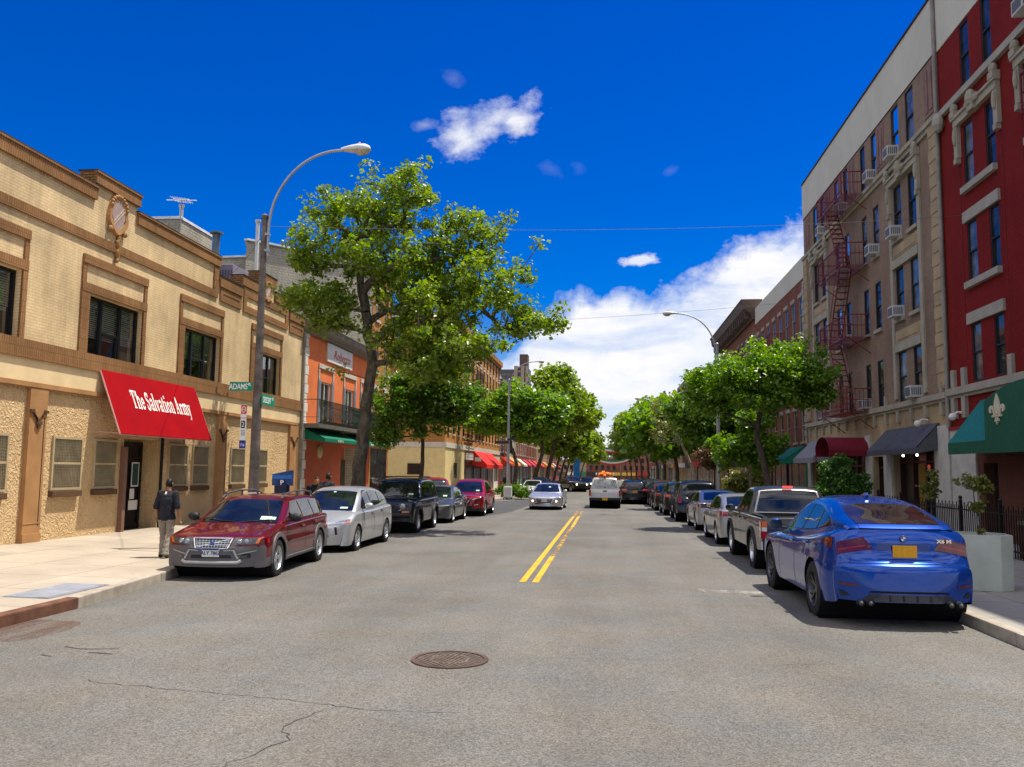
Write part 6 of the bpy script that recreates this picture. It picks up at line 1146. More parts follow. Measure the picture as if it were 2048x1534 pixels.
p = c.G.top(.55, 5.19); q = MB(); q.lathe([(.001, 0), (.12, 0), (.12, .012)], 20, 'y', (-.5, p.y + .012, 1.53)); dcl = c.part('decal', q, mat('green_decal', (.02, .16, .10), .5), 40, rw_); q = MB(); q.lathe([(.05, .013), (.085, .014)], 20, 'y', (-.5, p.y + .012, 1.53)); c.part('decal_ring', q, M_white, 40, dcl)
q = MB(); p = c.G.top(0, 5.23); q.box(-.05, .05, p.y, p.y + .03, 1.22, 1.27); c.part('latch', q, M_trim, 0, rw_); q = MB(); q.box(-.12, .12, 5.275, 5.30, 1.0, 1.06); c.part('tailgate_handle', q, M_trim, 0)
for sg in (1, -1): q = MB(); q.box(sg * .80, sg * .915, 5.262, 5.30, .74, 1.08); q.box(sg * .905, sg * .925, 5.16, 5.30, .74, 1.08); c.part('tail_lamp', q, M_tail, 0, label=None)
q = MB(); q.box(-.90, .90, 5.28, 5.42, .50, .64); c.part('rear_bumper', q, M_trim, 0); c.plate(.57, False, M_plate, y=5.428); c.doors([(1.9, 0), (3.5, 0)], .5, 1.1, [(3.3, 1.0)]); c.mirror(1.98, 1.2, M_trim, .12, .12)
q = MB(); [q.ball((x, y, z), (.12, .3, .10), 8) for x, y, z in ((.02, 4.9, 1.92), (.18, 4.85, 2.02), (-.12, 4.8, 2.03), (.3, 4.7, 1.97), (.1, 4.6, 2.10), (-.25, 4.75, 2.0))]; q.box(-.45, .45, 4.85, 4.95, 1.83, 1.87)
c.part('orange_cones', q, mat('orange_plastic', (.85, .20, .01), .5, var=.25, vs=7), 30)
q = MB(); [q.ball((x, 4.7, 2.0), (.05, .05, .09), 8) for x in (-.5, .5)]; c.part('roof_lamp', q, M_clear, True)
# ---- black people carrier moving off on the right
c = Car('suv_car', 'black sport utility car seen from behind, just right of the silver pickup', 'car', (1.75, 60.0, gz(60)), PI + .03, suv, paint('black_paint', (.006, .006, .008))); std_suv(c)
# ---- right kerb
blue = paint('electric_blue_paint', (.001, .042, .27), .35, .20)
c = Car('coupe_suv', 'electric blue fastback sport utility car with black wheels, nearest car on the right kerb', 'car', (3.86, 14.15, gz(14.1)), PI + .015, coupe, blue, GR_, 1.8)
c.windscreen(.90, 1.34, 2.16, ut=.86); rwn = c.windscreen(.80, 4.50, 3.62, 'rear_window', ut=.80, m=glass_dark('smoked_rear_glass', (.020, .012, .012), .02, 0))
c.glass([[(1.84, 1.13), (2.70, 1.15), (2.66, 1.555), (2.26, 1.53)], [(2.76, 1.155), (3.46, 1.21), (3.34, 1.53), (2.72, 1.56)], [(3.52, 1.22), (4.02, 1.29), (3.68, 1.455), (3.42, 1.515)]], [[(1.80, 1.12), (4.08, 1.28), (3.68, 1.475), (2.28, 1.565)]])
c.doors([(1.62, .03), (2.72, 0), (3.5, .08)], .34, 1.06, [(2.52, .97), (3.40, 1.01)]); c.mirror(1.80, 1.17, None, .105, .09)
for sg in (1, -1):
    tl = c.part('tail_lamp', patch(lambda u, z: c.rear(sg * u, z), [(.44, 1.025), (.985, .99), (.985, 1.165), (.60, 1.19)], .012, 8, 6), M_taild, 50); c.part('tail_lamp_strip', patch(lambda u, z: c.rear(sg * u, z), [(.58, 1.065), (.95, 1.045), (.95, 1.065), (.58, 1.085)], .016, 6, 1), M_tail, 50, tl)
    c.part('tail_lamp_side', patch(lambda y, z: c.H.side(y, z, sg), [(4.34, 1.06), (4.58, 1.01), (4.56, 1.16), (4.24, 1.14)], .009, 6, 4), M_taild, 50)
    c.part('reflector', patch(lambda u, z: c.rear(sg * u, z), [(.72, .545), (.97, .56), (.97, .585), (.72, .575)], .010, 5, 2), M_taild, 50)
    c.part('bumper_vent', patch(lambda u, z: c.rear(sg * u, z), [(.84, .425), (.95, .41), (.97, .49), (.90, .47)], .008, 4, 3), M_trim, 50)
    for x in (.50, .62): q = MB(); q.lathe([(.043, 0), (.043, -.10), (.037, -.10), (.034, 0), (.001, .03)], 16, 'y', (sg * x, 4.895, .345)); c.part('exhaust_tip', q, M_alloyd, 40)
c.fp('diffuser', [(-.72, .365), (.72, .365), (.58, .455), (-.58, .455)], mat('satin_black', (.012, .014, .02), .35, coat=.5, var=.1), .010, both=False, n=(12, 4), rear=True); q = MB(); [addp(q, c.rear, [(u - .008, .37), (u + .008, .37), (u + .008, .45), (u - .008, .45)], .03, 1, 3) for u in (-.3, -.1, .1, .3)]; c.part('diffuser_fin', q, M_trim, 40)
c.fp('plate_recess', [(-.36, .905), (.36, .905), (.42, 1.10), (-.42, 1.10)], paint('electric_blue_shaded', (.001, .026, .16), .35, .26), .004, both=False, n=(10, 5), rear=True)  # flat patch, darker copy of the body paint standing for the recess's shade
c.fp('diffuser_gap', [(-.60, .475), (.60, .475), (.54, .50), (-.54, .50)], M_under, .008, both=False, n=(12, 1), rear=True); c.fp('boot_seam', [(.80, .85), (.806, .85), (.74, 1.02), (.734, 1.02)], M_under, .004, n=(1, 5), rear=True); c.sp_('bumper_seam', [(4.255, .62), (4.263, .62), (4.40, 1.03), (4.392, 1.03)], M_under, .004, n=(1, 6)); c.sp_('fuel_flap', [(3.95, .98), (3.956, .98), (3.956, 1.12), (3.95, 1.12)], M_under, .004, n=(1, 3), both=False)
q = MB(); addp(q, c.rear, [(-.40, .895), (.40, .895), (.40, .912), (-.40, .912)], .022, 10, 2); c.part('recess_lip', q, blue, 40)
c.plate(1.0, False, M_plate, y=c.rear(0, 1.0).y + .028); c.fp('boot_seam', [(-.80, .845), (.80, .845), (.80, .850), (-.80, .850)], M_under, .004, both=False, n=(12, 1), rear=True)
p = c.rear(0, 1.165); q = MB(); nrm = Vector((0, 1, .28)).normalized()
bd = MB(); bd.lathe([(.001, .022), (.040, .022), (.042, .018)], 28, 'y', (0, p.y, 1.165)); bg_ = c.part('roundel', bd, mat('roundel_white', (.7, .7, .72), .25, coat=1., var=0), 40)
for a in (0, PI): 
    q = MB(); q.poly([(0, p.y + .0235, 1.165)] + [(.031 * math.cos(a + PI / 2 * i / 6), p.y + .0235, 1.165 + .031 * math.sin(a + PI / 2 * i / 6)) for i in range(7)]); c.part('roundel_quarter', q, mat('roundel_blue', (.03, .12, .55), .25, coat=1., var=0), 0, bg_)
q = MB(); q.lathe([(.031, .0236), (.032, .026), (.040, .026), (.043, .022), (.043, .0)], 28, 'y', (0, p.y, 1.165)); c.part('roundel_ring', q, M_alloyd, 40, bg_)
pt = c.rear(.52, 1.135); text_part('model_lettering', 'X6 M', .062, M_chr, c.root, frame((-.52, pt.y + .016, 1.135), (-1, 0, 0), (0, .0, 1)), 1.3, extrude=.004, bold=.003)
q = MB(); addp(q, lambda a, b: c.G.top(a, b), [(-.8, 4.60), (.8, 4.60), (.78, 4.52), (-.78, 4.52)], .012, 12, 2); c.part('spoiler_lip', q, blue, 40); q = MB(); q.prism([(2.95, 1.69), (3.2, 1.655), (3.22, 1.70), (3.19, 1.735), (3.15, 1.735)], 'x', -.018, .018); c.part('aerial_fin', q, blue, 30)
# dark grey pickup
c = Car('pickup_truck', 'dark grey pickup truck with lit high brake lamp, second in the right kerb row', 'pickup truck', (4.02, 20.55, gz(20.5)), PI, truck, paint('graphite_paint', (.032, .033, .036), .2), GR_, 1.3)
c.windscreen(.92, 1.5, 2.22, ut=.88); c.glass([[(1.98, 1.18), (2.66, 1.18), (2.64, 1.60), (2.3, 1.60)], [(2.74, 1.18), (3.30, 1.18), (3.16, 1.60), (2.72, 1.60)]]); bed_liner(c)
rw_ = c.part('rear_window', patch(lambda a, b: c.G.top(a, b), [(-.84, 3.525), (.84, 3.525), (.84, 3.41), (-.84, 3.41)], .010, 8, 5), M_cgl, 50)
q = MB()
for u0, u1, y0, y1 in ((-.88, .88, 3.40, 3.388), (-.88, .88, 3.531, 3.526), (-.88, -.83, 3.53, 3.39), (.83, .88, 3.53, 3.39)): addp(q, lambda a, b: c.G.top(a, b), [(u0, y0), (u1, y0), (u1, y1), (u0, y1)], .014, 8, 4)
c.part('window_frame', q, M_silv, 40, rw_); q = MB(); q.box(-.10, .10, 3.37, 3.42, 1.715, 1.75); c.part('brake_lamp', q, M_litr, 0)
for sg in (1, -1):
    q = MB(); q.box(sg * .81, sg * .93, 5.25, 5.31, .72, .86); q.box(sg * .915, sg * .932, 5.12, 5.31, .72, .86); a = c.part('tail_lamp', q, M_tail, 0); q = MB(); q.box(sg * .81, sg * .93, 5.25, 5.308, .862, .94); q.box(sg * .915, sg * .931, 5.12, 5.308, .862, .94); c.part('reversing_lens', q, M_clear, 0, a); q = MB(); q.box(sg * .81, sg * .93, 5.25, 5.309, .942, 1.06); q.box(sg * .915, sg * .931, 5.12, 5.309, .942, 1.06); c.part('amber_lens', q, M_amb, 0, a)
c.doors([(1.9, 0), (3.5, 0), (2.7, 0)], .5, 1.1, [(2.5, 1.02), (3.2, 1.02)]); c.mirror(1.98, 1.2, M_trim, .12, .13); c.arches(M_trim, .05, .03); q = MB(); q.box(-.92, .92, 5.28, 5.42, .50, .66); c.part('rear_bumper', q, M_chr, 0); c.plate(.58, False, M_plate, y=5.43); q = MB(); q.box(-.14, .14, 5.285, 5.31, 1.0, 1.06); c.part('tailgate_handle', q, M_trim, 0)
# silver saloons and the rest of the right row
c = Car('saloon_car', 'silver saloon car with two tone red tail lamps, third in the right kerb row', 'car', (4.02, 26.85, gz(26.8)), PI, sedan, paint('mid_silver_paint', (.36, .36, .37), .6), GR_, 1.2); std_sedan(c)
c = Car('saloon_car', 'light silver saloon car with a blue reflecting rear window, fourth in the right kerb row', 'car', (4.05, 33.1, gz(33.1)), PI, sedan, paint('light_silver_paint', (.42, .42, .44), .6), GR_, 1.2); std_sedan(c)
for spc, y, x, lab, colr, f, nm in ((boxy, 39.0, 3.8, 'black off roader with a bright rear screen, fifth in the right kerb row', 'black_blue_paint', 0, 'offroad_car'), (suv, 44.6, 3.65, 'dark green crossover car, sixth in the right kerb row', (.012, .02, .016), 1, 'crossover_car'), (sedan, 50.2, 3.5, 'dark brown saloon car, seventh in the right kerb row', (.03, .018, .014), 2, 'saloon_car'),
        (suv, 56.0, 3.55, 'dull red brown crossover car, eighth in the right kerb row', (.07, .02, .015), 1, 'crossover_car'), (sedan, 61.6, 3.55, 'black saloon car with red tail lamps, ninth in the right kerb row', (.01, .01, .012), 2, 'saloon_car'), (suv, 67.4, 3.6, 'dark grey crossover car, tenth in the right kerb row', (.04, .042, .045), 1, 'crossover_car'), (sedan, 73.2, 3.6, 'grey saloon car, farthest one made out in the right kerb row', (.12, .12, .13), 2, 'saloon_car')):
    c = Car(nm, lab, 'car', (x, y, gz(y)), PI, spc, _MC[colr] if isinstance(colr, str) else paint('paint_%02d' % int(y), colr, .4), GR_, .8)
    if f == 1: std_suv(c)
    elif f == 2: std_sedan(c)
    else:
        c.windscreen(.92, 1.33, 1.88, ut=.90); c.windscreen(.84, 4.32, 4.17, 'rear_window'); c.glass([[(1.66, 1.14), (2.44, 1.14), (2.42, 1.60), (1.98, 1.60)], [(2.52, 1.14), (3.26, 1.14), (3.24, 1.60), (2.50, 1.60)], [(3.36, 1.15), (4.08, 1.17), (4.02, 1.57), (3.34, 1.60)]])
        c.fp('tail_lamp', [(.80, .82), (.99, .82), (.99, 1.06), (.80, 1.06)], M_tail, rear=True); c.arches(M_trim, .09, .05); c.mirror(1.58, 1.2, M_trim, .12, .10); c.plate(.75, False, M_plate); q = MB(); q.lathe([(.001, .02), (.30, .02), (.35, -.06), (.35, -.2)], 20, 'y', (.1, 4.62, .98)); c.part('spare_wheel', q, M_trim, 40)
# ---- beyond the side street
for spc, x, y, rz, lab, colr, f, nm, l in ((sedan, -6.2, 71.8, 0, 'white parked saloon car beyond the side street, half hidden by the oncoming silver car', (.62, .61, .58), 2, 'saloon_car', 0), (truck, -4.2, 98, .55, 'dark pickup truck turning across the left lane in the distance', (.035, .03, .03), 3, 'pickup_truck', 1), (suv, -2.7, 112, 0, 'small dark oncoming car with two lit headlamps in the distance', (.012, .014, .02), 1, 'crossover_car', 1), (suv, -6.3, 80, 0, 'black crossover car behind the white saloon on the left', (.01, .01, .012), 1, 'crossover_car', 0), (sedan, -6.4, 88, 0, 'dark blue saloon car far along the left kerb', (.012, .016, .03), 2, 'saloon_car', 0), (suv, 3.6, 80, PI, 'blackish crossover car beyond the black sport utility car', (.015, .015, .018), 1, 'crossover_car', 0)):
    c = Car(nm, lab, 'pickup truck' if spc is truck else 'car', (x, y, gz(y)), rz, spc, paint('paint_far_%d' % int(y), colr, .3), None, .7)
    if f == 1: std_suv(c)
    elif f == 2: std_sedan(c)
    else: c.windscreen(.92, 1.5, 2.22, ut=.88); c.glass([[(1.98, 1.18), (2.66, 1.18), (2.64, 1.60), (2.3, 1.60)], [(2.74, 1.18), (3.34, 1.18), (3.2, 1.60), (2.72, 1.60)]]); bed_liner(c); c.fp('headlamp', [(.6, .78), (.96, .78), (.96, .92), (.6, .92)], M_head); c.fp('grille', [(-.5, .7), (.5, .7), (.5, .95), (-.5, .95)], M_chr, both=False)
    if l: c.lit(.76, .80 if f == 1 else .85, .10)
# ================================================================ trees
def bark(name, c1, c2, scale=7.):
    m, nt, b = newmat(name); p = coords(nt); st = N(nt, 'ShaderNodeMapping', {'Vector': p, 'Scale': (1, 1, .45)}).outputs[0]
    f = rng(nt, noise(nt, st, scale, 6, .65), .42, .58); nt.links.new(mixc(nt, f, c4(c1), c4(c2)), b.inputs['Base Color']); b.inputs['Roughness'].default_value = .9
    nt.links.new(bumpn(nt, noise(nt, st, scale * 2.5, 5), .8, .02), b.inputs['Normal']); return m
M_bkp = bark('plane_bark', (.050, .042, .030), (.125, .11, .075)); M_bkd = bark('dark_bark', (.045, .034, .026), (.09, .07, .052)); M_bkb = bark('pale_bark', (.22, .17, .11), (.32, .26, .17))
LF1 = leafmat('plane_leaf', (.090, .165, .016), (.27, .35, .045), .50); LF2 = leafmat('dark_leaf', (.048, .125, .012), (.145, .25, .025), .45); LF3 = leafmat('bright_leaf', (.07, .17, .013), (.21, .33, .032), .50); LF4 = leafmat('young_leaf', (.10, .12, .02), (.22, .22, .05), .4); LF5 = leafmat('far_leaf', (.075, .13, .018), (.19, .255, .036), .45)
LF6 = leafmat('rusty_leaf', (.12, .06, .03), (.20, .13, .06), .3)
def leaves(C, per, spread, size, rng_, m, name, parent, up=.6, squash=.75, tri=False):
    C = np.asarray(C, float); n = len(C) * per; c = np.repeat(C, per, 0)
    o = rng_.normal(0, 1, (n, 3)); o /= np.maximum(1e-6, np.linalg.norm(o, axis=1))[:, None]; o *= (rng_.random(n) ** .55)[:, None] * spread * rng_.uniform(.6, 1.25, len(C)).repeat(per)[:, None]; o[:, 2] *= squash
    p = c + o; nr = rng_.normal(0, 1, (n, 3)); nr[:, 2] += up * 2; nr += o / spread * .8; nr /= np.linalg.norm(nr, axis=1)[:, None]
    t = rng_.normal(0, 1, (n, 3)); t[:, 2] -= .5; t -= nr * (t * nr).sum(1)[:, None]; t /= np.maximum(1e-6, np.linalg.norm(t, axis=1))[:, None]; b = np.cross(nr, t)
    s = size * rng_.uniform(.6, 1.35, n)[:, None]; w = s * rng_.uniform(.38, .55, n)[:, None]
    lift = nr * s * rng_.uniform(.05, .25, n)[:, None]
    V = np.stack([p - t * s * .5, p + b * w + lift - t * s * .05, p + t * s * .55 - nr * s * .08, p - b * w + lift - t * s * .05], 1).reshape(-1, 3)
    i = np.arange(n) * 4; F = np.stack([np.stack([i, i + 1, i + 2], 1), np.stack([i, i + 2, i + 3], 1)], 1).reshape(-1, 3)
    me = bpy.data.meshes.new(name); me.vertices.add(len(V)); me.vertices.foreach_set('co', V.ravel().astype(np.float32)); me.loops.add(F.size); me.loops.foreach_set('vertex_index', F.ravel().astype(np.int32)); me.polygons.add(len(F)); me.polygons.foreach_set('loop_start', (np.arange(len(F)) * 3).astype(np.int32)); me.update(calc_edges=True); me.validate()
    me.materials.append(m); ob = bpy.data.objects.new(name, me); COL.objects.link(ob); ob.parent = parent; return ob
def tree(name, label, x, y, trunk, ells, ncl, per, spread, size, lf, bk, seed, r0=.16, twig=.012, group=None, cat='tree', limbs=True, extra=None, flare=1.3, bare=0, z=None, up=.6, minr=.006):
    g = np.random.default_rng(seed); rr = random.Random(seed); o = thing(name, label, cat, (x, y, gz(y) + .13 if z is None else z), 0, group)
    nodes = [Vector(trunk[0])]; par = [-1]
    for a, b in zip(trunk[:-1], trunk[1:]):
        k = max(2, int((Vector(b) - Vector(a)).length / .4))
        for i in range(1, k + 1): nodes.append(Vector(a).lerp(Vector(b), i / k) + Vector((rr.gauss(0, .02), rr.gauss(0, .02), 0))); par.append(len(nodes) - 2)
    nt_ = len(nodes); top = nt_ - 1
    def connect(p, frm=None, bend=.15):
        if frm is None:
            best = min(range(max(0, nt_ - 3), len(nodes)), key=lambda i: (nodes[i] - p).length + (.9 if nodes[i].z > p.z + .3 else 0) + .12 * (nodes[i] - nodes[top]).length)
        else: best = frm
        a = nodes[best]; d = (p - a).length; k = max(1, int(d / .35)); last = best
        for i in range(1, k + 1):
            t = i / k; q = a.lerp(p, t); q.z -= bend * d * t * (1 - t) * -.6; q += Vector((rr.gauss(0, .03), rr.gauss(0, .03), rr.gauss(0, .03))) * min(1, d) * (1 if i < k else 0)
            nodes.append(q); par.append(last); last = len(nodes) - 1
        return last
    if limbs:
        for e in ells: connect(Vector(e[:3]) * .85 + nodes[top] * .15, None, .3)
    P = []; wts = np.array([e[3] * e[4] * e[5] for e in ells]) ** .75; wts /= wts.sum()
    for e, k in zip(ells, g.multinomial(ncl, wts)):
        for _ in range(k):
            v = g.normal(0, 1, 3); v /= np.linalg.norm(v); v *= (.35 + .65 * g.random() ** .6) * g.uniform(.85, 1.1); P.append(Vector((e[0] + v[0] * e[3], e[1] + v[1] * e[4], e[2] + v[2] * e[5])))
    for q in (extra or []): P.append(Vector(q))
    P.sort(key=lambda p: (p - nodes[top]).length); tips = [connect(p) for p in P]
    rad = [0.] * len(nodes); kids = [0] * len(nodes)
    for i in range(len(nodes) - 1, 0, -1):
        if rad[i] == 0: rad[i] = twig
        rad[par[i]] = (rad[par[i]] ** 2.3 + rad[i] ** 2.3) ** (1 / 2.3)
    k = r0 / max(rad[1], 1e-6)
    rad = [max(minr, r * (k if r > .03 else 1 + (k - 1) * r / .03)) for r in rad]
    rad = [min(r, .66 * r0) for r in rad]
    for i in range(nt_): rad[i] = r0 * (1.0 - .32 * i / nt_) * (1 + (flare - 1) * max(0, 1 - nodes[i].z / .5))
    mbt = MB(); mbt.tube([nodes[i] for i in range(nt_)], [rad[i] for i in range(nt_)], 12); mbt.build('trunk', bk, o, smooth=60)
    mbb = MB()
    for i in range(nt_, len(nodes)):
        a, b = nodes[par[i]], nodes[i]; ra = min(rad[par[i]], rad[i] * 1.35) if par[i] >= nt_ else rad[i] * 1.1; n = 7 if rad[i] > .04 else (5 if rad[i] > .015 else 3)
        if (b - a).length > 1e-4: mbb.tube([a, b], [ra, rad[i]], n, caps=False)
    mbb.build('branches', bk, o, smooth=60)
    C = [tuple(nodes[t]) for t in tips if rr.random() >= bare]
    mid = [tuple(nodes[par[t]]) for t in tips[::3] if par[t] > nt_ and rr.random() >= bare]
    if per: leaves(C + mid, per, spread, size, g, lf, 'crown', o, up)
    return o
GT = 'street trees along the left pavement'; GTR = 'street trees along the right pavement'
# the tall plane tree; crown lobes measured from the photograph's silhouette
B = Vector((-8.75, 29.3, 0))
def rel(lst, base): return [(a - base[0], b - base[1], c - .0, d, e, f) for a, b, c, d, e, f in lst]
pl = rel([(-9.3, 29.3, 10.9, 2.1, 2.0, 1.2), (-7.3, 29.2, 11.6, 1.5, 1.8, 1.0), (-10.6, 28.6, 9.5, 1.0, 1.5, .9), (-7.8, 28.6, 9.4, 2.0, 2.2, 1.0), (-10.2, 29.0, 8.0, 1.5, 1.6, .7), (-5.2, 29.6, 10.2, 1.5, 1.8, 1.1), (-4.2, 29.0, 8.4, 1.9, 2.0, 1.1), (-2.9, 28.8, 7.0, 1.4, 1.6, .62), (-6.0, 28.2, 7.4, 2.0, 1.9, .75), (-5.4, 27.4, 6.3, 1.5, 1.4, .55), (-9.8, 28.6, 7.15, .9, 1.2, .40), (-7.0, 30.8, 8.6, 1.8, 1.8, 1.2), (-6.9, 28.3, 6.4, 1.3, 1.3, .7), (-6.2, 28.6, 5.6, 1.2, 1.2, .6), (-4.3, 27.6, 6.1, 1.2, 1.2, .5), (-5.7, 27.6, 5.3, 1.2, 1.2, .5)], B)
ex = [(-8.6 - B.x, 0, 12.9), (-6.6 - B.x, 0, 12.95), (-7.5 - B.x, .3, 12.7), (-3.5 - B.x, 0, 10.9), (-2.4 - B.x, 0, 9.9), (-11.2 - B.x, -.4, 10.5), (-11.2 - B.x, 0, 9.6), (-1.5 - B.x, -.4, 6.9), (-1.6 - B.x, -.6, 7.5), (-10.9 - B.x, -.5, 7.7), (-9.4 - B.x, -.5, 5.3), (-4.7 - B.x, -1.5, 5.5)]
tree('plane_tree', 'tallest plane tree with wide sunlit crown and dark twin trunk, behind the silver car', B.x, B.y, [(0, 0, -.2), (.02, 0, 1.2), (.15, 0, 3.2), (.30, 0, 4.6), (.42, 0, 5.6)], pl, 640, 40, .46, .136, LF1, M_bkp, 11, .265, .013, GT, extra=ex, flare=1.25)
# lower, darker tree in front of the corner shop
B = Vector((-8.6, 38.8, 0)); pl = [(-.2, 0, 5.6, 2.1, 2.1, 1.1), (-.9, -.4, 4.6, 1.6, 1.7, .8), (1.1, -.2, 4.9, 1.7, 1.8, .9), (.4, 0, 6.9, 1.6, 1.7, .8), (.9, 0, 7.7, 1.4, 1.5, .6), (-1.5, -.5, 3.5, .8, 1.0, .5), (2.0, 0, 5.6, 1.0, 1.3, .6), (.1, -.8, 3.8, 1.2, 1.2, .5)]
tree('street_tree', 'dense dark green street tree with a forked slim trunk, right behind the plane tree', B.x, B.y, [(0, 0, -.2), (.03, 0, 1.4), (.12, 0, 2.3)], pl, 260, 70, .55, .145, LF2, M_bkd, 12, .13, .011, GT)
# leaning trees and the tall clump beyond the side street
tree('street_tree', 'leaning street tree with dark crooked limbs, nearest of those beyond the side street', -8.3, 76, [(0, 0, -.2), (.1, 0, 1.6), (.25, 0, 2.6)], [(-1.2, 0, 6.8, 3.0, 3.0, 1.7), (2.0, 0, 6.4, 2.6, 2.8, 1.6), (.6, 0, 8.6, 2.6, 2.8, 1.3), (3.6, 0, 7.6, 1.9, 2.2, 1.4)], 190, 46, 1.0, .36, LF3, M_bkd, 13, .22, .03, GT)
tree('street_tree', 'tall yellowish green street tree whose leaning trunk stands second beyond the side street', -8.2, 92, [(0, 0, -.2), (.5, 0, 1.8), (1.2, 0, 4)], [(1, 0, 8.5, 3.2, 3.4, 2.6), (2.6, 0, 11.5, 2.4, 2.6, 2.0), (-.8, 0, 7, 2.4, 2.5, 1.6), (4.2, 0, 9, 2.2, 2.4, 2.0)], 210, 44, 1.1, .42, LF1, M_bkd, 14, .27, .03, GT)
tree('street_tree', 'tallest far tree on the left, its pointed top above the other crowns', -7.9, 108, [(0, 0, -.2), (.4, 0, 2.2), (1.4, 0, 6)], [(2, 0, 10, 3.4, 3.4, 3.0), (2.2, 0, 13.6, 2.0, 2.2, 1.7), (4.4, 0, 9.5, 2.4, 2.6, 2.6), (.0, 0, 8.8, 2.4, 2.4, 2.0)], 200, 42, 1.25, .48, LF1, M_bkd, 15, .28, .03, GT)
for k, (y, dx, h, s) in enumerate(((124, 1.2, 11, 1.0), (140, 1.4, 11.5, 1.05), (158, 1.8, 12, 1.1), (180, 2.2, 12, 1.2), (208, 2.4, 12.5, 1.3), (245, 2.5, 12, 1.4))):
    tree('street_tree', ['loose crowned tree with a slanting trunk, fourth beyond the side street', 'olive green tree, fifth beyond the side street on the left', 'olive green tree, sixth beyond the side street on the left', 'hazy green tree far down the left pavement, third from the street end', 'hazy green tree far down the left pavement, second from the street end', 'farthest tree at the street end on the left'][k], -8.0, y, [(0, 0, -.2), (.5, 0, 2.2), (1.0, 0, 4)], [(dx, 0, h * .66, 3.6 * s, 3.4, 2.6), (dx + 2.4, 0, h * .58, 2.6 * s, 2.6, 2.2), (dx + .5, 0, h * .86, 2.4 * s, 2.4, 1.7)], 120, 40, 1.5, .62, [LF1, LF5, LF5, LF5, LF5, LF5][k], M_bkd, 20 + k, .22, .04, GT)
# right pavement
tree('street_tree', 'bright green umbrella shaped street tree with a leaning trunk before the beige tenement', 6.05, 32.6, [(0, 0, -.2), (-.12, 0, 1.4), (-.38, 0, 2.9), (-.5, 0, 3.6)], [(-.2, 0, 5.5, 2.0, 2.0, .75), (1.2, -.1, 5.4, 1.2, 1.6, .75), (-1.9, 0, 5.2, 1.3, 1.6, .65), (.2, 0, 6.35, 1.3, 1.5, .5), (1.5, -.3, 4.8, .7, 1.0, .45), (-2.6, 0, 4.5, .7, .9, .45), (-.4, -.6, 4.75, 1.4, 1.1, .42), (-1.3, .2, 6.0, 1.0, 1.2, .45)], 310, 80, .46, .125, LF3, M_bkd, 31, .14, .010, GTR, extra=[(1.9, 0, 6.5), (1.2, 0, 6.9), (-2.9, 0, 5.5), (-3.0, 0, 4.9)])
tree('young_tree', 'small young tree with thin leafy twigs left of the leaning umbrella shaped tree', 6.2, 38.5, [(0, 0, -.2), (.05, 0, 1.2), (.0, 0, 2.0)], [(-.9, 0, 3.2, 1.0, 1.0, .6), (.6, 0, 3.3, 1.1, 1.0, .7), (-.2, 0, 2.6, 1.4, 1.1, .6), (.2, 0, 4.2, .7, .7, .6)], 120, 46, .42, .15, LF3, M_bkb, 32, .06, .008, GTR)
tree('bare_tree', 'half bare brownish tree with a pale split trunk, only sparse new leaves', 6.0, 60.5, [(0, 0, -.2), (.05, 0, 1.6), (-.1, 0, 2.4)], [(-1.6, 0, 5.6, 2.0, 2.0, 1.8), (.8, 0, 5.8, 2.0, 2.0, 1.8), (-.4, 0, 7.2, 1.6, 1.6, 1.0)], 210, 7, .5, .17, LF4, M_bkb, 33, .16, .014, GTR, minr=.018)
tree('street_tree', 'broad green tree behind the street lamp pole on the right', 6.4, 50.5, [(0, 0, -.2), (0, 0, 1.8), (.1, 0, 2.8)], [(-.6, 0, 5.0, 2.2, 2.2, 1.4), (1.2, 0, 5.6, 1.8, 1.8, 1.2), (-2.2, 0, 5.8, 1.2, 1.4, .9)], 150, 44, .7, .24, LF2, M_bkd, 34, .14, .016, GTR)
for k, (x, y, h, s, lf) in enumerate(((5.9, 74, 8.2, 1.0, LF3), (5.8, 88, 9.5, 1.1, LF3), (5.9, 102, 11.0, 1.15, LF1), (5.7, 120, 12.5, 1.2, LF1), (5.6, 142, 12.5, 1.25, LF5), (5.6, 168, 12.5, 1.3, LF5), (5.5, 200, 12, 1.3, LF5), (5.4, 240, 12, 1.4, LF5))):
    tree('street_tree', ['vivid green tree just left of the half bare tree', 'vivid green rounded tree over the far parked cars on the right', 'feathery topped tree, third left of the half bare tree', 'highest far tree on the right, feathery against the cloud', 'far olive tree on the right, fifth beyond the half bare tree', 'far olive tree on the right, sixth beyond the half bare tree', 'hazy tree near the end of the right pavement', 'farthest hazy tree at the end of the right pavement'][k], x, y, [(0, 0, -.2), (0, 0, 2.0), (-.1, 0, 3.2)], [(-1.0, 0, h * .62, 2.9 * s, 2.8, 1.9), (1.0, 0, h * .70, 2.3 * s, 2.4, 1.8), (-2.6, 0, h * .72, 1.8 * s, 2.0, 1.3), (-.4, 0, h * .86, 2.0 * s, 2.0, 1.3)], 140, 40, 1.2, .50, lf, M_bkd, 40 + k, .2, .04, GTR)
tree('street_tree', 'low rust tinged tree beside the right lamp pole', 7.6, 55.0, [(0, 0, -.2), (0, 0, 1.4), (0, 0, 2.0)], [(0, 0, 3.6, 1.6, 1.5, 1.0), (-1.0, 0, 3.0, 1.0, 1.0, .7)], 90, 30, .5, .18, LF6, M_bkd, 55, .08, .012, GTR)
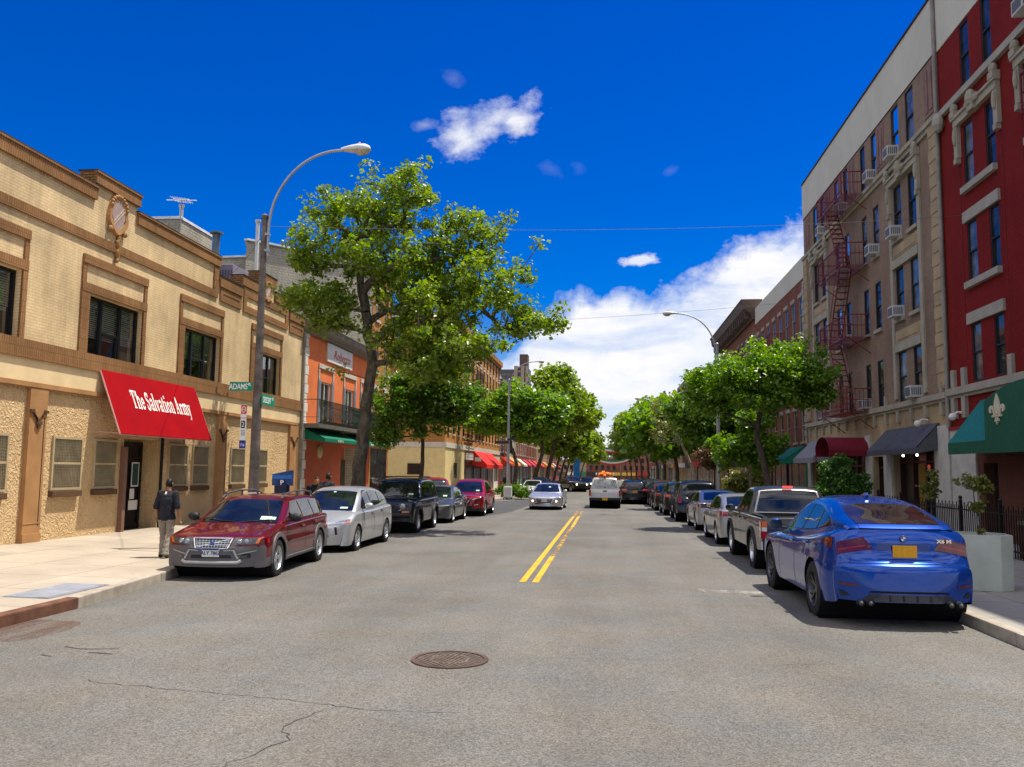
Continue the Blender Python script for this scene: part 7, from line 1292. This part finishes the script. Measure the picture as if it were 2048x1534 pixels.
tree('evergreen_bush', 'tall pyramid shaped evergreen bush between the blue car and the charcoal awning', 6.05, 23.1, [(0, 0, -.2), (0, 0, 1.0), (0, 0, 1.8)], [(0, 0, .7, .88, .85, .5), (0, 0, 1.35, .70, .7, .45), (-.1, 0, 2.0, .42, .45, .38), (.3, 0, 1.75, .45, .45, .35), (-.5, -.15, 1.1, .45, .45, .35)], 150, 90, .21, .065, leafmat('evergreen_leaf', (.022, .085, .010), (.085, .19, .022), .35), M_bkd, 61, .07, .006, None, 'bush')
# small shrubs
tree('hedge_bush', 'low green shrub at the foot of the far left street lamp', -7.4, 66, [(0, 0, -.2), (0, 0, .3), (0, 0, .5)], [(0, 0, .5, 1.3, 1.4, .5), (.8, -.5, .5, .8, 1.0, .45)], 60, 40, .35, .15, LF2, M_bkd, 62, .05, .008, None, 'bush')
tree('young_plant', 'spindly young plant seen just over the blue car roof', 7.2, 20.2, [(0, 0, -.1), (0, 0, .9), (.02, 0, 1.5)], [(0, 0, 1.55, .22, .22, .22), (.1, 0, 1.85, .12, .12, .18)], 22, 16, .12, .07, LF4, M_bkd, 63, .015, .004, None, 'plant')
tree('hedge_bush', 'yellow green shrub far along the right pavement beside the lamp pole', 7.2, 46.5, [(0, 0, -.2), (0, 0, .6), (0, 0, 1.0)], [(0, 0, 1.4, 1.1, 1.0, .8)], 60, 40, .35, .15, LF4, M_bkd, 64, .05, .008, None, 'bush')
# planter
po = thing('planter', 'big pale grey green faceted concrete planter box behind the blue car', 'planter', (6.10, 15.15, gz(15.2) + .17)); M_plt = mat('planter_concrete', (.42, .45, .39), .8, var=.12, bump=.2)
q = MB(); oc = [(.50, -.28), (.28, -.50), (-.28, -.50), (-.50, -.28), (-.50, .28), (-.28, .50), (.28, .50), (.50, .28)]; a0 = R(-12)
rt_ = lambda p, k=1.: (k * (p[0] * math.cos(a0) - p[1] * math.sin(a0)), k * (p[0] * math.sin(a0) + p[1] * math.cos(a0)))
for z0, k0, z1, k1 in ((0, .97, .88, 1.0), (.88, 1.0, .885, .88), (.885, .88, .78, .86)):
    for i in range(8): a, b = oc[i], oc[(i + 1) % 8]; q.quad((*rt_(a, k0), z0), (*rt_(b, k0), z0), (*rt_(b, k1), z1), (*rt_(a, k1), z1))
q.build('box', M_plt, po); q = MB(); q.poly([(*rt_(p, .865), .80) for p in oc]); q.build('soil', mat('soil', (.05, .035, .025), .95, var=.4, vs=9), po)
tree('potted_tree', 'thin yellow green climbing shrub growing from the pale planter box', 6.36, 15.1, [(-.22, 0, 0), (-.20, 0, .3), (-.24, 0, .55)], [(-.2, 0, .18, .10, .10, .16), (-.22, 0, .55, .12, .12, .16), (-.28, 0, .92, .24, .2, .16), (-.1, 0, .85, .16, .16, .12)], 42, 9, .085, .075, LF4, M_bkd, 65, .014, .003, None, 'plant', z=gz(15.2) + .97)
# ================================================================ lamps, signs, street furniture
M_pole = mat('rusty_pole_paint', (.135, .115, .10), .6, .25, var=.5, vs=3.5, bump=.3); M_galv = mat('galvanised', (.36, .37, .38), .45, .6, var=.15); M_lum = mat('luminaire', (.62, .62, .60), .45, .1, var=.08); M_lens = mat('refractor', (.42, .38, .27), .15, coat=1., var=.2, vs=10)
def lamp(label, x, y, h, arm, rise, r0, r1, head=True, z=None, side=1, m=None):
    o = thing('street_lamp', label, 'street lamp', (x, y, gz(y) + .14 if z is None else z)); q = MB()
    q.tube([(0, 0, -.2), (0, 0, .4), (0, 0, 1.2), (0, 0, h * .5), (0, 0, h)], [r0 * 1.25, r0 * 1.1, r0, (r0 + r1) / 2, r1], 14); q.lathe([(r1 * 1.3, h - .02), (r1 * 1.35, h + .05), (.001, h + .12)], 12)
    for z_ in [.9 + i * .62 for i in range(int(h / .62) - 1)]: rr_ = r0 + (r1 - r0) * z_ / h; q.lathe([(rr_ + .006, z_), (rr_ + .006, z_ + .03)], 14)
    q.build('pole', m or M_pole, o, smooth=50); q = MB(); P = []
    for i in range(19): t = i / 18; a = PI / 2 * min(1, t * 1.06); P.append((side * (.10 + arm * (1 - math.cos(a))), 0, h - .35 + rise * math.sin(a) - .06 * t * t))
    q.tube([(side * .10, 0, h - .95)] + P, .036, 8); [q.box(side * .02, side * .14, -.06, .06, z_, z_ + .06) for z_ in (h - .85, h - .45)]; q.build('arm', M_galv, o, smooth=50)
    ex_, ez = P[-1][0], P[-1][2]
    hd = MB(); prof = [(0, .05, .05), (.10, .10, .07), (.25, .15, .10), (.45, .18, .13), (.60, .165, .125), (.70, .10, .08), (.735, .015, .02)]
    rows_ = [[(ex_ - side * .05 + side * d, w * math.cos(2 * PI * j / 14), ez + .02 + hh * max(-.35, math.sin(2 * PI * j / 14))) for j in range(15)] for d, w, hh in prof]; hd.grid(rows_); h_ = hd.build('lamp_head', M_lum, o, smooth=45)
    hd = MB(); hd.ball((ex_ + side * .46, 0, ez - .02), (.20, .155, .11), 14); hd.build('lens', M_lens, h_, smooth=True)
    hd = MB(); hd.ball((ex_ + side * .40, 0, ez + .16), (.035, .035, .045), 8); hd.build('sensor', mat('pink_cell', (.6, .25, .25), .5), h_, smooth=True); return o
lamp('tall rusty street lamp with long curved arm, carrying the green street signs', -8.32, 19.45, 7.95, 1.82, 2.05, .13, .068)
lamp('thin street lamp with a curved arm rising from the umbrella shaped tree on the right', 5.65, 44.6, 8.6, 2.0, 2.05, .11, .07, side=-1, m=M_galv)
lamp('distant grey street lamp on a pale plinth at the side street corner', -7.45, 64.0, 8.9, 1.9, 1.8, .11, .07, m=M_galv)
q = MB(); q.prism([(-.3, -.3), (.3, -.3), (.3, .3), (-.3, .3)], 'z', 0, .85); pb_ = q.build('lamp_plinth', mat('pale_plinth', (.50, .50, .48), .7, var=.15), None, bevel=.06, org=(0, 0, 0)); pb_.location = (-7.45, 64.0, gz(64) + .14); tag(pb_, 'pale square plinth round the foot of the distant grey street lamp', 'plinth')
lamp('far slim street lamp among the trees on the right', 5.6, 92, 8.6, 1.9, 1.8, .10, .07, side=-1, m=M_galv)
M_sgn = mat('green_sign', (.006, .24, .135), .5, var=.06); M_sgw = mat('sign_white', (.75, .76, .74), .5, var=.04)
def street_sign(label, org, xd, L_, H_, text, tsx=.8):
    o = thing('street_sign', label, 'street sign', org); M = frame((0, 0, 0), xd, (0, 0, 1)); q = MB()
    v = [M @ Vector(p) for p in ((0, -H_ / 2, .008), (L_, -H_ / 2, .008), (L_, H_ / 2, .008), (0, H_ / 2, .008), (0, -H_ / 2, -.008), (L_, -H_ / 2, -.008), (L_, H_ / 2, -.008), (0, H_ / 2, -.008))]; q.add(v, [(0, 1, 2, 3), (7, 6, 5, 4), (0, 4, 5, 1), (1, 5, 6, 2), (2, 6, 7, 3), (3, 7, 4, 0)]); q.build('plate', M_sgn, o)
    for tx, sz, u, wv in text: text_part('sign_lettering', tx, sz, M_sgw, o, M @ Matrix.Translation((u, wv, .0085)), tsx, extrude=.001, bold=.004)
    return o
street_sign('green street sign reading ADAMS PL on the left of the lamp pole', (-8.98, 19.36, 3.90), (1, .03, 0), .56, .21, [('ADAMS', .19, .215, -.012), ('PL', .10, .49, .04)], .72)
street_sign('green street sign reading CRESCENT AV, half behind the lamp pole', (-8.19, 19.40, 3.60), (-.06, 1, 0), .92, .24, [('CRESCENT', .20, .36, -.01), ('AV', .11, .77, .05)], .60)
ps = thing('parking_sign', 'tall stack of white red and blue parking signs left of the lamp pole', 'parking sign', (-8.60, 19.36, 2.0))
ps.scale.x = .72; q = MB(); q.box(-.10, .10, -.005, .005, .62, 1.46); q.build('plate', M_sgw, ps); q = MB(); q.box(-.095, .095, -.008, -.0055, 1.24, 1.45); q.build('red_panel', mat('sign_red', (.55, .02, .03), .5), ps)
q = MB(); q.lathe([(.055, -.012), (.075, -.012)], 20, 'y', (0, 0, 1.345)); q.box(-.05, .05, -.0125, -.0085, 1.335, 1.355); q.build('prohibition_ring', M_sgw, ps); q = MB(); q.box(-.075, .06, -.008, -.0055, .90, 1.08); q.build('black_panel', M_trim, ps); text_part('panel_lettering', '2', .17, M_sgw, ps, frame((-.008, -.0085, .985), (1, 0, 0), (0, 0, 1)), 1.2)
q = MB(); q.box(-.09, .09, -.008, -.0055, 1.135, 1.15); q.build('arrow', mat('sign_red', (.55, .02, .03), .5), ps); q = MB(); [q.box(-.07, .07, -.008, -.0055, z_, z_ + .012) for z_ in (.84, .80, .76, .73)]; q.build('small_print', M_trim, ps)
q = MB(); q.box(-.11, .10, -.01, .012, .42, .61); q.build('blue_panel', mat('sign_blue', (.025, .04, .30), .5), ps); text_part('panel_lettering', '716', .10, M_sgw, ps, frame((0, -.011, .50), (1, 0, 0), (0, 0, 1)), 1.)
q = MB(); q.lathe([(.148, 1.18), (.147, 1.30)], 16); st_ = q.build('pole_notice', M_sgw, None, org=(0, 0, 0)); st_.location = (-8.32, 19.45, gz(19.45) + .14); tag(st_, 'white paper notice wrapped round the foot of the rusty lamp pole', 'notice')
pm_ = thing('parking_meter', 'dark blue parking pay machine topped with a P sign, seen over the maroon estate car', 'parking meter', (-8.62, 22.0, gz(22) + .16)); M_pmb = mat('meter_blue', (.015, .05, .17), .45, coat=.4, var=.15)
q = MB(); q.box(-.17, .17, -.13, .13, 0, 1.42); q.build('body', mat('meter_navy', (.012, .02, .05), .5), pm_, bevel=.02); q = MB(); q.hexa([(-.27, -.06, 1.40), (.29, -.06, 1.40), (.29, .06, 1.40), (-.27, .06, 1.40)], [(-.27, -.06, 1.70), (.29, -.06, 1.82), (.29, .06, 1.82), (-.27, .06, 1.70)]); q.build('head', M_pmb, pm_, bevel=.015)
q = MB(); q.box(-.26, .28, -.066, -.061, 1.58, 1.68); q.build('name_strip', mat('strip_blue', (.02, .16, .55), .5, var=.3, vs=16), pm_); q = MB(); q.box(-.10, .13, -.070, -.061, 1.39, 1.56); q.build('sign_panel', mat('sign_navy', (.012, .025, .12), .5), pm_); text_part('sign_lettering', 'P', .17, M_sgw, pm_, frame((.015, -.071, 1.475), (1, 0, 0), (0, 0, 1)), 1.1, bold=.006)
# iron fence before the right hand shops
fn = thing('iron_fence', 'low black iron railing before the red building at the right edge', 'fence', (9.0, 20, gz(20) + .2)); q = MB()
for i in range(150): y = -8 + i * .12; q.box(-.010, .010, y - .010, y + .010, 0, 1.08 + (.08 if i % 2 else 0))
q.build('bars', M_black, fn); q = MB(); [q.box(-.018, .018, -8, 9.9, z_, z_ + .035) for z_ in (.14, .95)]; q.build('rails', M_black, fn)
for i in range(9): y = -8 + i * 2.23; q = MB(); q.box(-.035, .035, y - .035, y + .035, -.1, 1.22); q.ball((0, y, 1.27), .055, 8); q.build('post', M_black, fn)
lw = thing('low_wall', 'low dark brick wall behind the iron railing', 'wall', (9.35, 16, gz(16) + .2)); q = MB(); q.box(-.12, .12, -4.5, 4.6, -.2, .72); q.build('brickwork', brick('brown_red_brick', (.17, .055, .035), (.14, .045, .03), (.10, .06, .045)), lw); q = MB(); q.box(-.15, .15, -4.52, 4.62, .722, .80); q.build('coping', M_cor, lw)
# cables over the street
M_cab = mat('pale_cable', (.13, .105, .085), .7)
def cable(label, a, b, sag, r=.0065):
    a, b = Vector(a), Vector(b); q = MB(); n = 24; q.tube([a.lerp(b, i / n) - Vector((0, 0, sag * 4 * (i / n) * (1 - i / n))) for i in range(n + 1)], r, 5); tag(q.build('overhead_cable', M_cab, None, smooth=60, org=tuple(a)), label, 'cable')
cable('thin pale cable strung from the rusty lamp pole to the deep red building', (-8.3, 19.5, 7.85), (10.98, 26.9, 9.95), .25, .0048); cable('lower pale cable crossing the street to the red fire escape', (-13.3, 49.5, 10.6), (10.2, 39.6, 9.95), .3)
cable('dark wire from the lamp pole to the roof of the cream hall', (-8.35, 19.5, 7.7), (-15.2, 30.5, 9.2), .5, .007)
# decorations across the far end of the street, far flags
bnr = [((.02, .22, .09), 'green'), ((.7, .68, .62), 'white'), ((.55, .04, .03), 'red')]
for k, (y, z_) in enumerate(((190, 7.6), (225, 5.4))):
    o = thing('street_garland', 'green white and red garland slung across the far street, ' + ('higher one' if k == 0 else 'lower one'), 'garland', (0, y, z_ + gz(y)))
    for j, (cc_, nm) in enumerate(bnr):
        q = MB(); n = 16; q.grid([[(-3.2 + 9 * i / n, 0, 1.0 - j * .42 - h_ - 1.0 * (1 - (2 * i / n - 1) ** 2) + .3) for i in range(n + 1)] for h_ in (0, .40)]); q.build(nm + '_strip', mat('garland_' + nm, cc_, .7), o)
fb = thing('feather_banner', 'tall blue feather banner on the far left pavement', 'banner', (-5.4, 150, gz(150) + .1)); q = MB(); q.prism([(-.5, .6), (.55, .6), (.6, 4.2), (.35, 4.9), (-.1, 5.1), (-.5, 4.6)], 'y', -.02, .02); q.build('cloth', mat('banner_blue', (.02, .18, .50), .6), fb); q = MB(); q.tube([(-.52, 0, 0), (-.52, 0, 5.0)], .04, 6); q.build('mast', M_galv, fb)
ts = thing('shop_sign', 'dark street name board at the far left corner lamp', 'street sign', (-7.5, 63.9, gz(64) + 4.2)); q = MB(); q.box(-.9, .1, -.02, .02, 0, .2); q.build('plate', mat('dark_sign', (.03, .04, .045), .5), ts); q = MB(); q.box(-.02, .7, -.05, -.03, .25, .40); q.build('second_plate', mat('dark_sign', (.03, .04, .045), .5), ts)
# ================================================================ people
def skin_mat(n, c): return mat(n, c, .55, var=.08, vs=12)
M_skin = skin_mat('skin_tan', (.33, .155, .085)); M_skin2 = skin_mat('skin_brown', (.17, .085, .055)); M_hair = mat('black_hair', (.008, .007, .007), .55, var=.3, vs=30)
def person(label, loc, rz, pose, shirt, trous, skin, stripe=False, hand=True):
    J = {k: Vector(v) for k, v in pose.items()}; o = thing('person', label, 'person', loc, rz); mb = MB(); bones = []
    def limb(a, b, ra, rb, reg, n=14, sq=1., k=6):
        A, Bv = J[a] if isinstance(a, str) else Vector(a), J[b] if isinstance(b, str) else Vector(b); mb.tube([A.lerp(Bv, i / k) for i in range(k + 1)], [ra + (rb - ra) * i / k for i in range(k + 1)], n); mb.ball(A, ra * .99, 12); mb.ball(Bv, rb * .99, 12); bones.append((A, Bv, reg))
    limb('pelvis', 'chest', .135, .15, 'torso'); ch_, pv = J['chest'], J['pelvis']
    mb.ball(pv, (.165, .12, .13), 16); mb.ball(ch_ + Vector((0, .0, .02)), (.185, .115, .16), 16); mb.ball(ch_.lerp(pv, .5), (.155, .11, .16), 16); bones.append((ch_, ch_ + Vector((0, 0, .1)), 'torso')); bones.append((pv, pv + Vector((0, 0, -.08)), 'leg'))
    limb('chest', 'neck', .085, .06, 'torso'); limb('neck', 'head', .056, .06, 'head'); hd = J['head']; mb.ball(hd, (.075, .095, .115), 18); mb.ball(hd + Vector((0, -.03, -.055)), (.055, .065, .06), 14); mb.ball(hd + Vector((0, -.098, -.012)), (.014, .022, .022), 8); bones.append((hd, hd + Vector((0, 0, .08)), 'head'))
    for s in (-1, 1): mb.ball(hd + Vector((s * .078, .01, -.01)), (.012, .022, .032), 8); mb.ball(hd + Vector((s * .03, -.085, .012)), (.016, .012, .010), 8)
    mb.ball(hd + Vector((0, -.092, -.058)), (.026, .012, .008), 8)
    for sd in 'LR':
        limb('chest', 'sh' + sd, .09, .060, 'torso'); limb('sh' + sd, 'el' + sd, .055, .043, 'uarm'); limb('el' + sd, 'wr' + sd, .040, .027, 'farm'); limb('hip' + sd, 'kn' + sd, .088, .056, 'leg'); limb('kn' + sd, 'an' + sd, .053, .037, 'leg'); limb('pelvis', 'hip' + sd, .11, .09, 'leg')
        an = J['an' + sd]; f = J.get('toe' + sd, an + Vector((0, -.17, -.06))); limb(an + Vector((0, .03, -.045)), f, .042, .034, 'foot')
        w, e = J['wr' + sd], J['el' + sd]; d = (w - e).normalized(); sx_ = 1 if sd == 'L' else -1; lat = Vector((0, -1, 0)); lat = (lat - d * lat.dot(d)).normalized(); pal = d.cross(lat)
        for i in range(4):   # palm then four fingers of different length, gently curled, and a thumb from the side
            b0 = w + lat * (.030 - i * .019) + d * .012; b1 = w + lat * (.034 - i * .022) + d * .085; limb(b0, b1, .016, .012, 'hand', 8, k=2); ln = (.068, .078, .072, .055)[i]; cu_ = pal * (.018 * -sx_)
            limb(b1, b1 + d * ln * .5 + cu_ * .5, .0095, .009, 'hand', 8, k=2); limb(b1 + d * ln * .5 + cu_ * .5, b1 + d * ln * .9 + cu_ * 1.7, .009, .0075, 'hand', 8, k=2)
        t0_ = w + lat * .03 + d * .025; limb(t0_, t0_ + lat * .03 + d * .035, .013, .011, 'hand', 8, k=2); limb(t0_ + lat * .03 + d * .035, t0_ + lat * .036 + d * .068, .011, .009, 'hand', 8, k=2)
    tmp = bpy.data.objects.new('body', mb.mesh('body', skin)); COL.objects.link(tmp); rm = tmp.modifiers.new('remesh', 'REMESH'); rm.mode = 'VOXEL'; rm.voxel_size = .0085; smo = tmp.modifiers.new('smooth', 'SMOOTH'); smo.factor = .5; smo.iterations = 5
    dg = bpy.context.evaluated_depsgraph_get(); dg.update(); me = bpy.data.meshes.new_from_object(tmp.evaluated_get(dg)); bpy.data.objects.remove(tmp); me.name = 'body'
    me.materials.clear(); me.materials.append(skin); me.polygons.foreach_set('use_smooth', [True] * len(me.polygons)); body = bpy.data.objects.new('body', me); COL.objects.link(body); body.parent = o
    n = len(me.vertices); V = np.empty(n * 3, np.float32); me.vertices.foreach_get('co', V); V = V.reshape(-1, 3); NN = np.empty(n * 3, np.float32); me.vertices.foreach_get('normal', NN); NN = NN.reshape(-1, 3)
    best = np.full(n, 99., np.float32); reg = np.zeros(n, int); RG = ['torso', 'head', 'uarm', 'farm', 'leg', 'foot', 'hand']
    tpar = np.zeros(n, np.float32)
    for A, Bv, r_ in bones:
        a = np.array(A, np.float32); ab = np.array(Bv - A, np.float32); L2 = max(1e-9, float(ab @ ab)); t = np.clip(((V - a) @ ab) / L2, 0, 1); dd = np.linalg.norm(V - a - t[:, None] * ab, axis=1) / {'torso': .13, 'head': .09, 'uarm': .055, 'farm': .038, 'leg': .085, 'foot': .05, 'hand': .022}[r_]
        m_ = dd < best; best[m_] = dd[m_]; reg[m_] = RG.index(r_); tpar[m_] = t[m_]
    F = [tuple(p.vertices) for p in me.polygons]
    def shell(name, sel, off, m, parent=o, wob=0.):
        ff = [f for f in F if all(sel[i] for i in f)]; us = sorted({i for f in ff for i in f}); mp = {i: k for k, i in enumerate(us)}; W_ = V + NN * off
        if wob: W_ = W_ + NN * (wob * (np.sin(V[:, 2] * 55 + V[:, 0] * 40) * np.sin(V[:, 0] * 33 + V[:, 1] * 47 + V[:, 2] * 21)))[:, None]
        c_ = MB(); c_.v = [tuple(float(x_) for x_ in W_[i]) for i in us]; c_.f = [tuple(mp[i] for i in f) for f in ff]; c_.m = [0] * len(ff); return c_.build(name, m, parent, smooth=True, org=(0, 0, 0))
    zp = J['pelvis'].z; zn = J['neck'].z
    tor = ((reg == 0) & (V[:, 2] > zp - .10) & (V[:, 2] < zn - .015)) | (reg == 2) | ((reg == 4) & (V[:, 2] > zp - .09))
    sh_ = shell('shirt', tor, .024, shirt, o, .004); leg = ((reg == 4) | ((reg == 0) & (V[:, 2] < zp + .05)) | ((reg == 5) & (V[:, 2] > .08))) & (V[:, 2] < zp + .06); shell('trousers', leg, .017, trous, o, .006); shell('shoes', (reg == 5) & (V[:, 2] < .12), .012, M_trim)
    hsel = (reg == 1) & (((V[:, 2] > hd.z + .035)) | ((V[:, 1] > hd.y + .012) & (V[:, 2] > hd.z - .075) & (np.abs(V[:, 0] - hd.x) < .073))) & ~((V[:, 1] < hd.y - .055) & (V[:, 2] < hd.z + .06)); shell('hair', hsel, .007, M_hair)
    q = MB(); [q.ball(hd + Vector((s * .030, -.092, .012)), (.009, .006, .006), 8) for s in (-1, 1)]; q.build('eyes', mat('eye_dark', (.02, .012, .01), .2), o, smooth=True, org=(0, 0, 0))
    if stripe: q = MB(); q.grid([[(xx, J['chest'].y + .140 + .002 - abs(xx) * .05, zz) for xx in (-.012, .030)] for zz in (J['chest'].z + .0, J['chest'].z + .08)]) ; q.grid([[(xx + .0, J['chest'].y + .140 - (zz - J['chest'].z - .08) * .42, zz) for xx in (-.012, .030)] for zz in (J['chest'].z + .08, J['chest'].z + .17)]); q.build('back_stripe', M_white, sh_, org=(0, 0, 0))
    return o
walk = dict(pelvis=(0, 0, .93), chest=(0, -.03, 1.30), neck=(0, -.04, 1.50), head=(0, -.07, 1.645), shL=(.165, -.02, 1.415), shR=(-.165, -.02, 1.415), elL=(.235, .03, 1.13), elR=(-.235, .02, 1.13), wrL=(.25, -.08, .90), wrR=(-.26, -.06, .89), hipL=(.09, 0, .88), hipR=(-.09, 0, .88), knL=(.10, -.10, .49), knR=(-.10, .02, .48), anL=(.10, -.05, .09), anR=(-.10, .22, .15), toeL=(.11, -.22, .035), toeR=(-.10, .10, .035))
stand = dict(walk, knL=(.10, -.03, .48), knR=(-.10, -.02, .48), anL=(.11, 0, .09), anR=(-.11, .01, .09), toeL=(.13, -.17, .035), toeR=(-.13, -.16, .035), wrL=(.18, -.24, 1.02), wrR=(-.26, -.08, .89), elL=(.28, 0, 1.13))
M_shn = mat('navy_polo', (.014, .016, .024), .8, var=.3, vs=9); M_trg = mat('grey_trousers', (.25, .215, .175), .85, var=.2, vs=8); M_blk = mat('black_cloth', (.010, .010, .012), .85, var=.3, vs=9); M_jean = mat('dark_jeans', (.02, .025, .045), .85, var=.2)
person('man in a dark navy polo shirt and grey trousers walking away along the left pavement', (-8.97, 16.7, gz(17) + .165), PI + .12, walk, M_shn, M_trg, M_skin, True).scale = (.91,) * 3
person('man in black with bent head, left one of two beside the silver car', (-8.25, 23.5, gz(23.5) + .165), .6, dict(stand, head=(.02, -.13, 1.60), neck=(0, -.06, 1.49)), M_blk, M_jean, M_skin).scale = (.95,) * 3
person('man in a dark jacket with his back turned, right one of two beside silver car', (-8.36, 24.9, gz(25) + .165), PI - .3, {k: (v[0], v[1], v[2] * .99) for k, v in stand.items()}, mat('charcoal_jacket', (.022, .025, .03), .8, var=.3, vs=9), M_jean, M_skin2)
person('dark clothed person on the far left pavement beside the corner lamp', (-8.6, 72, gz(72) + .17), .8, walk, M_blk, M_jean, M_skin2)
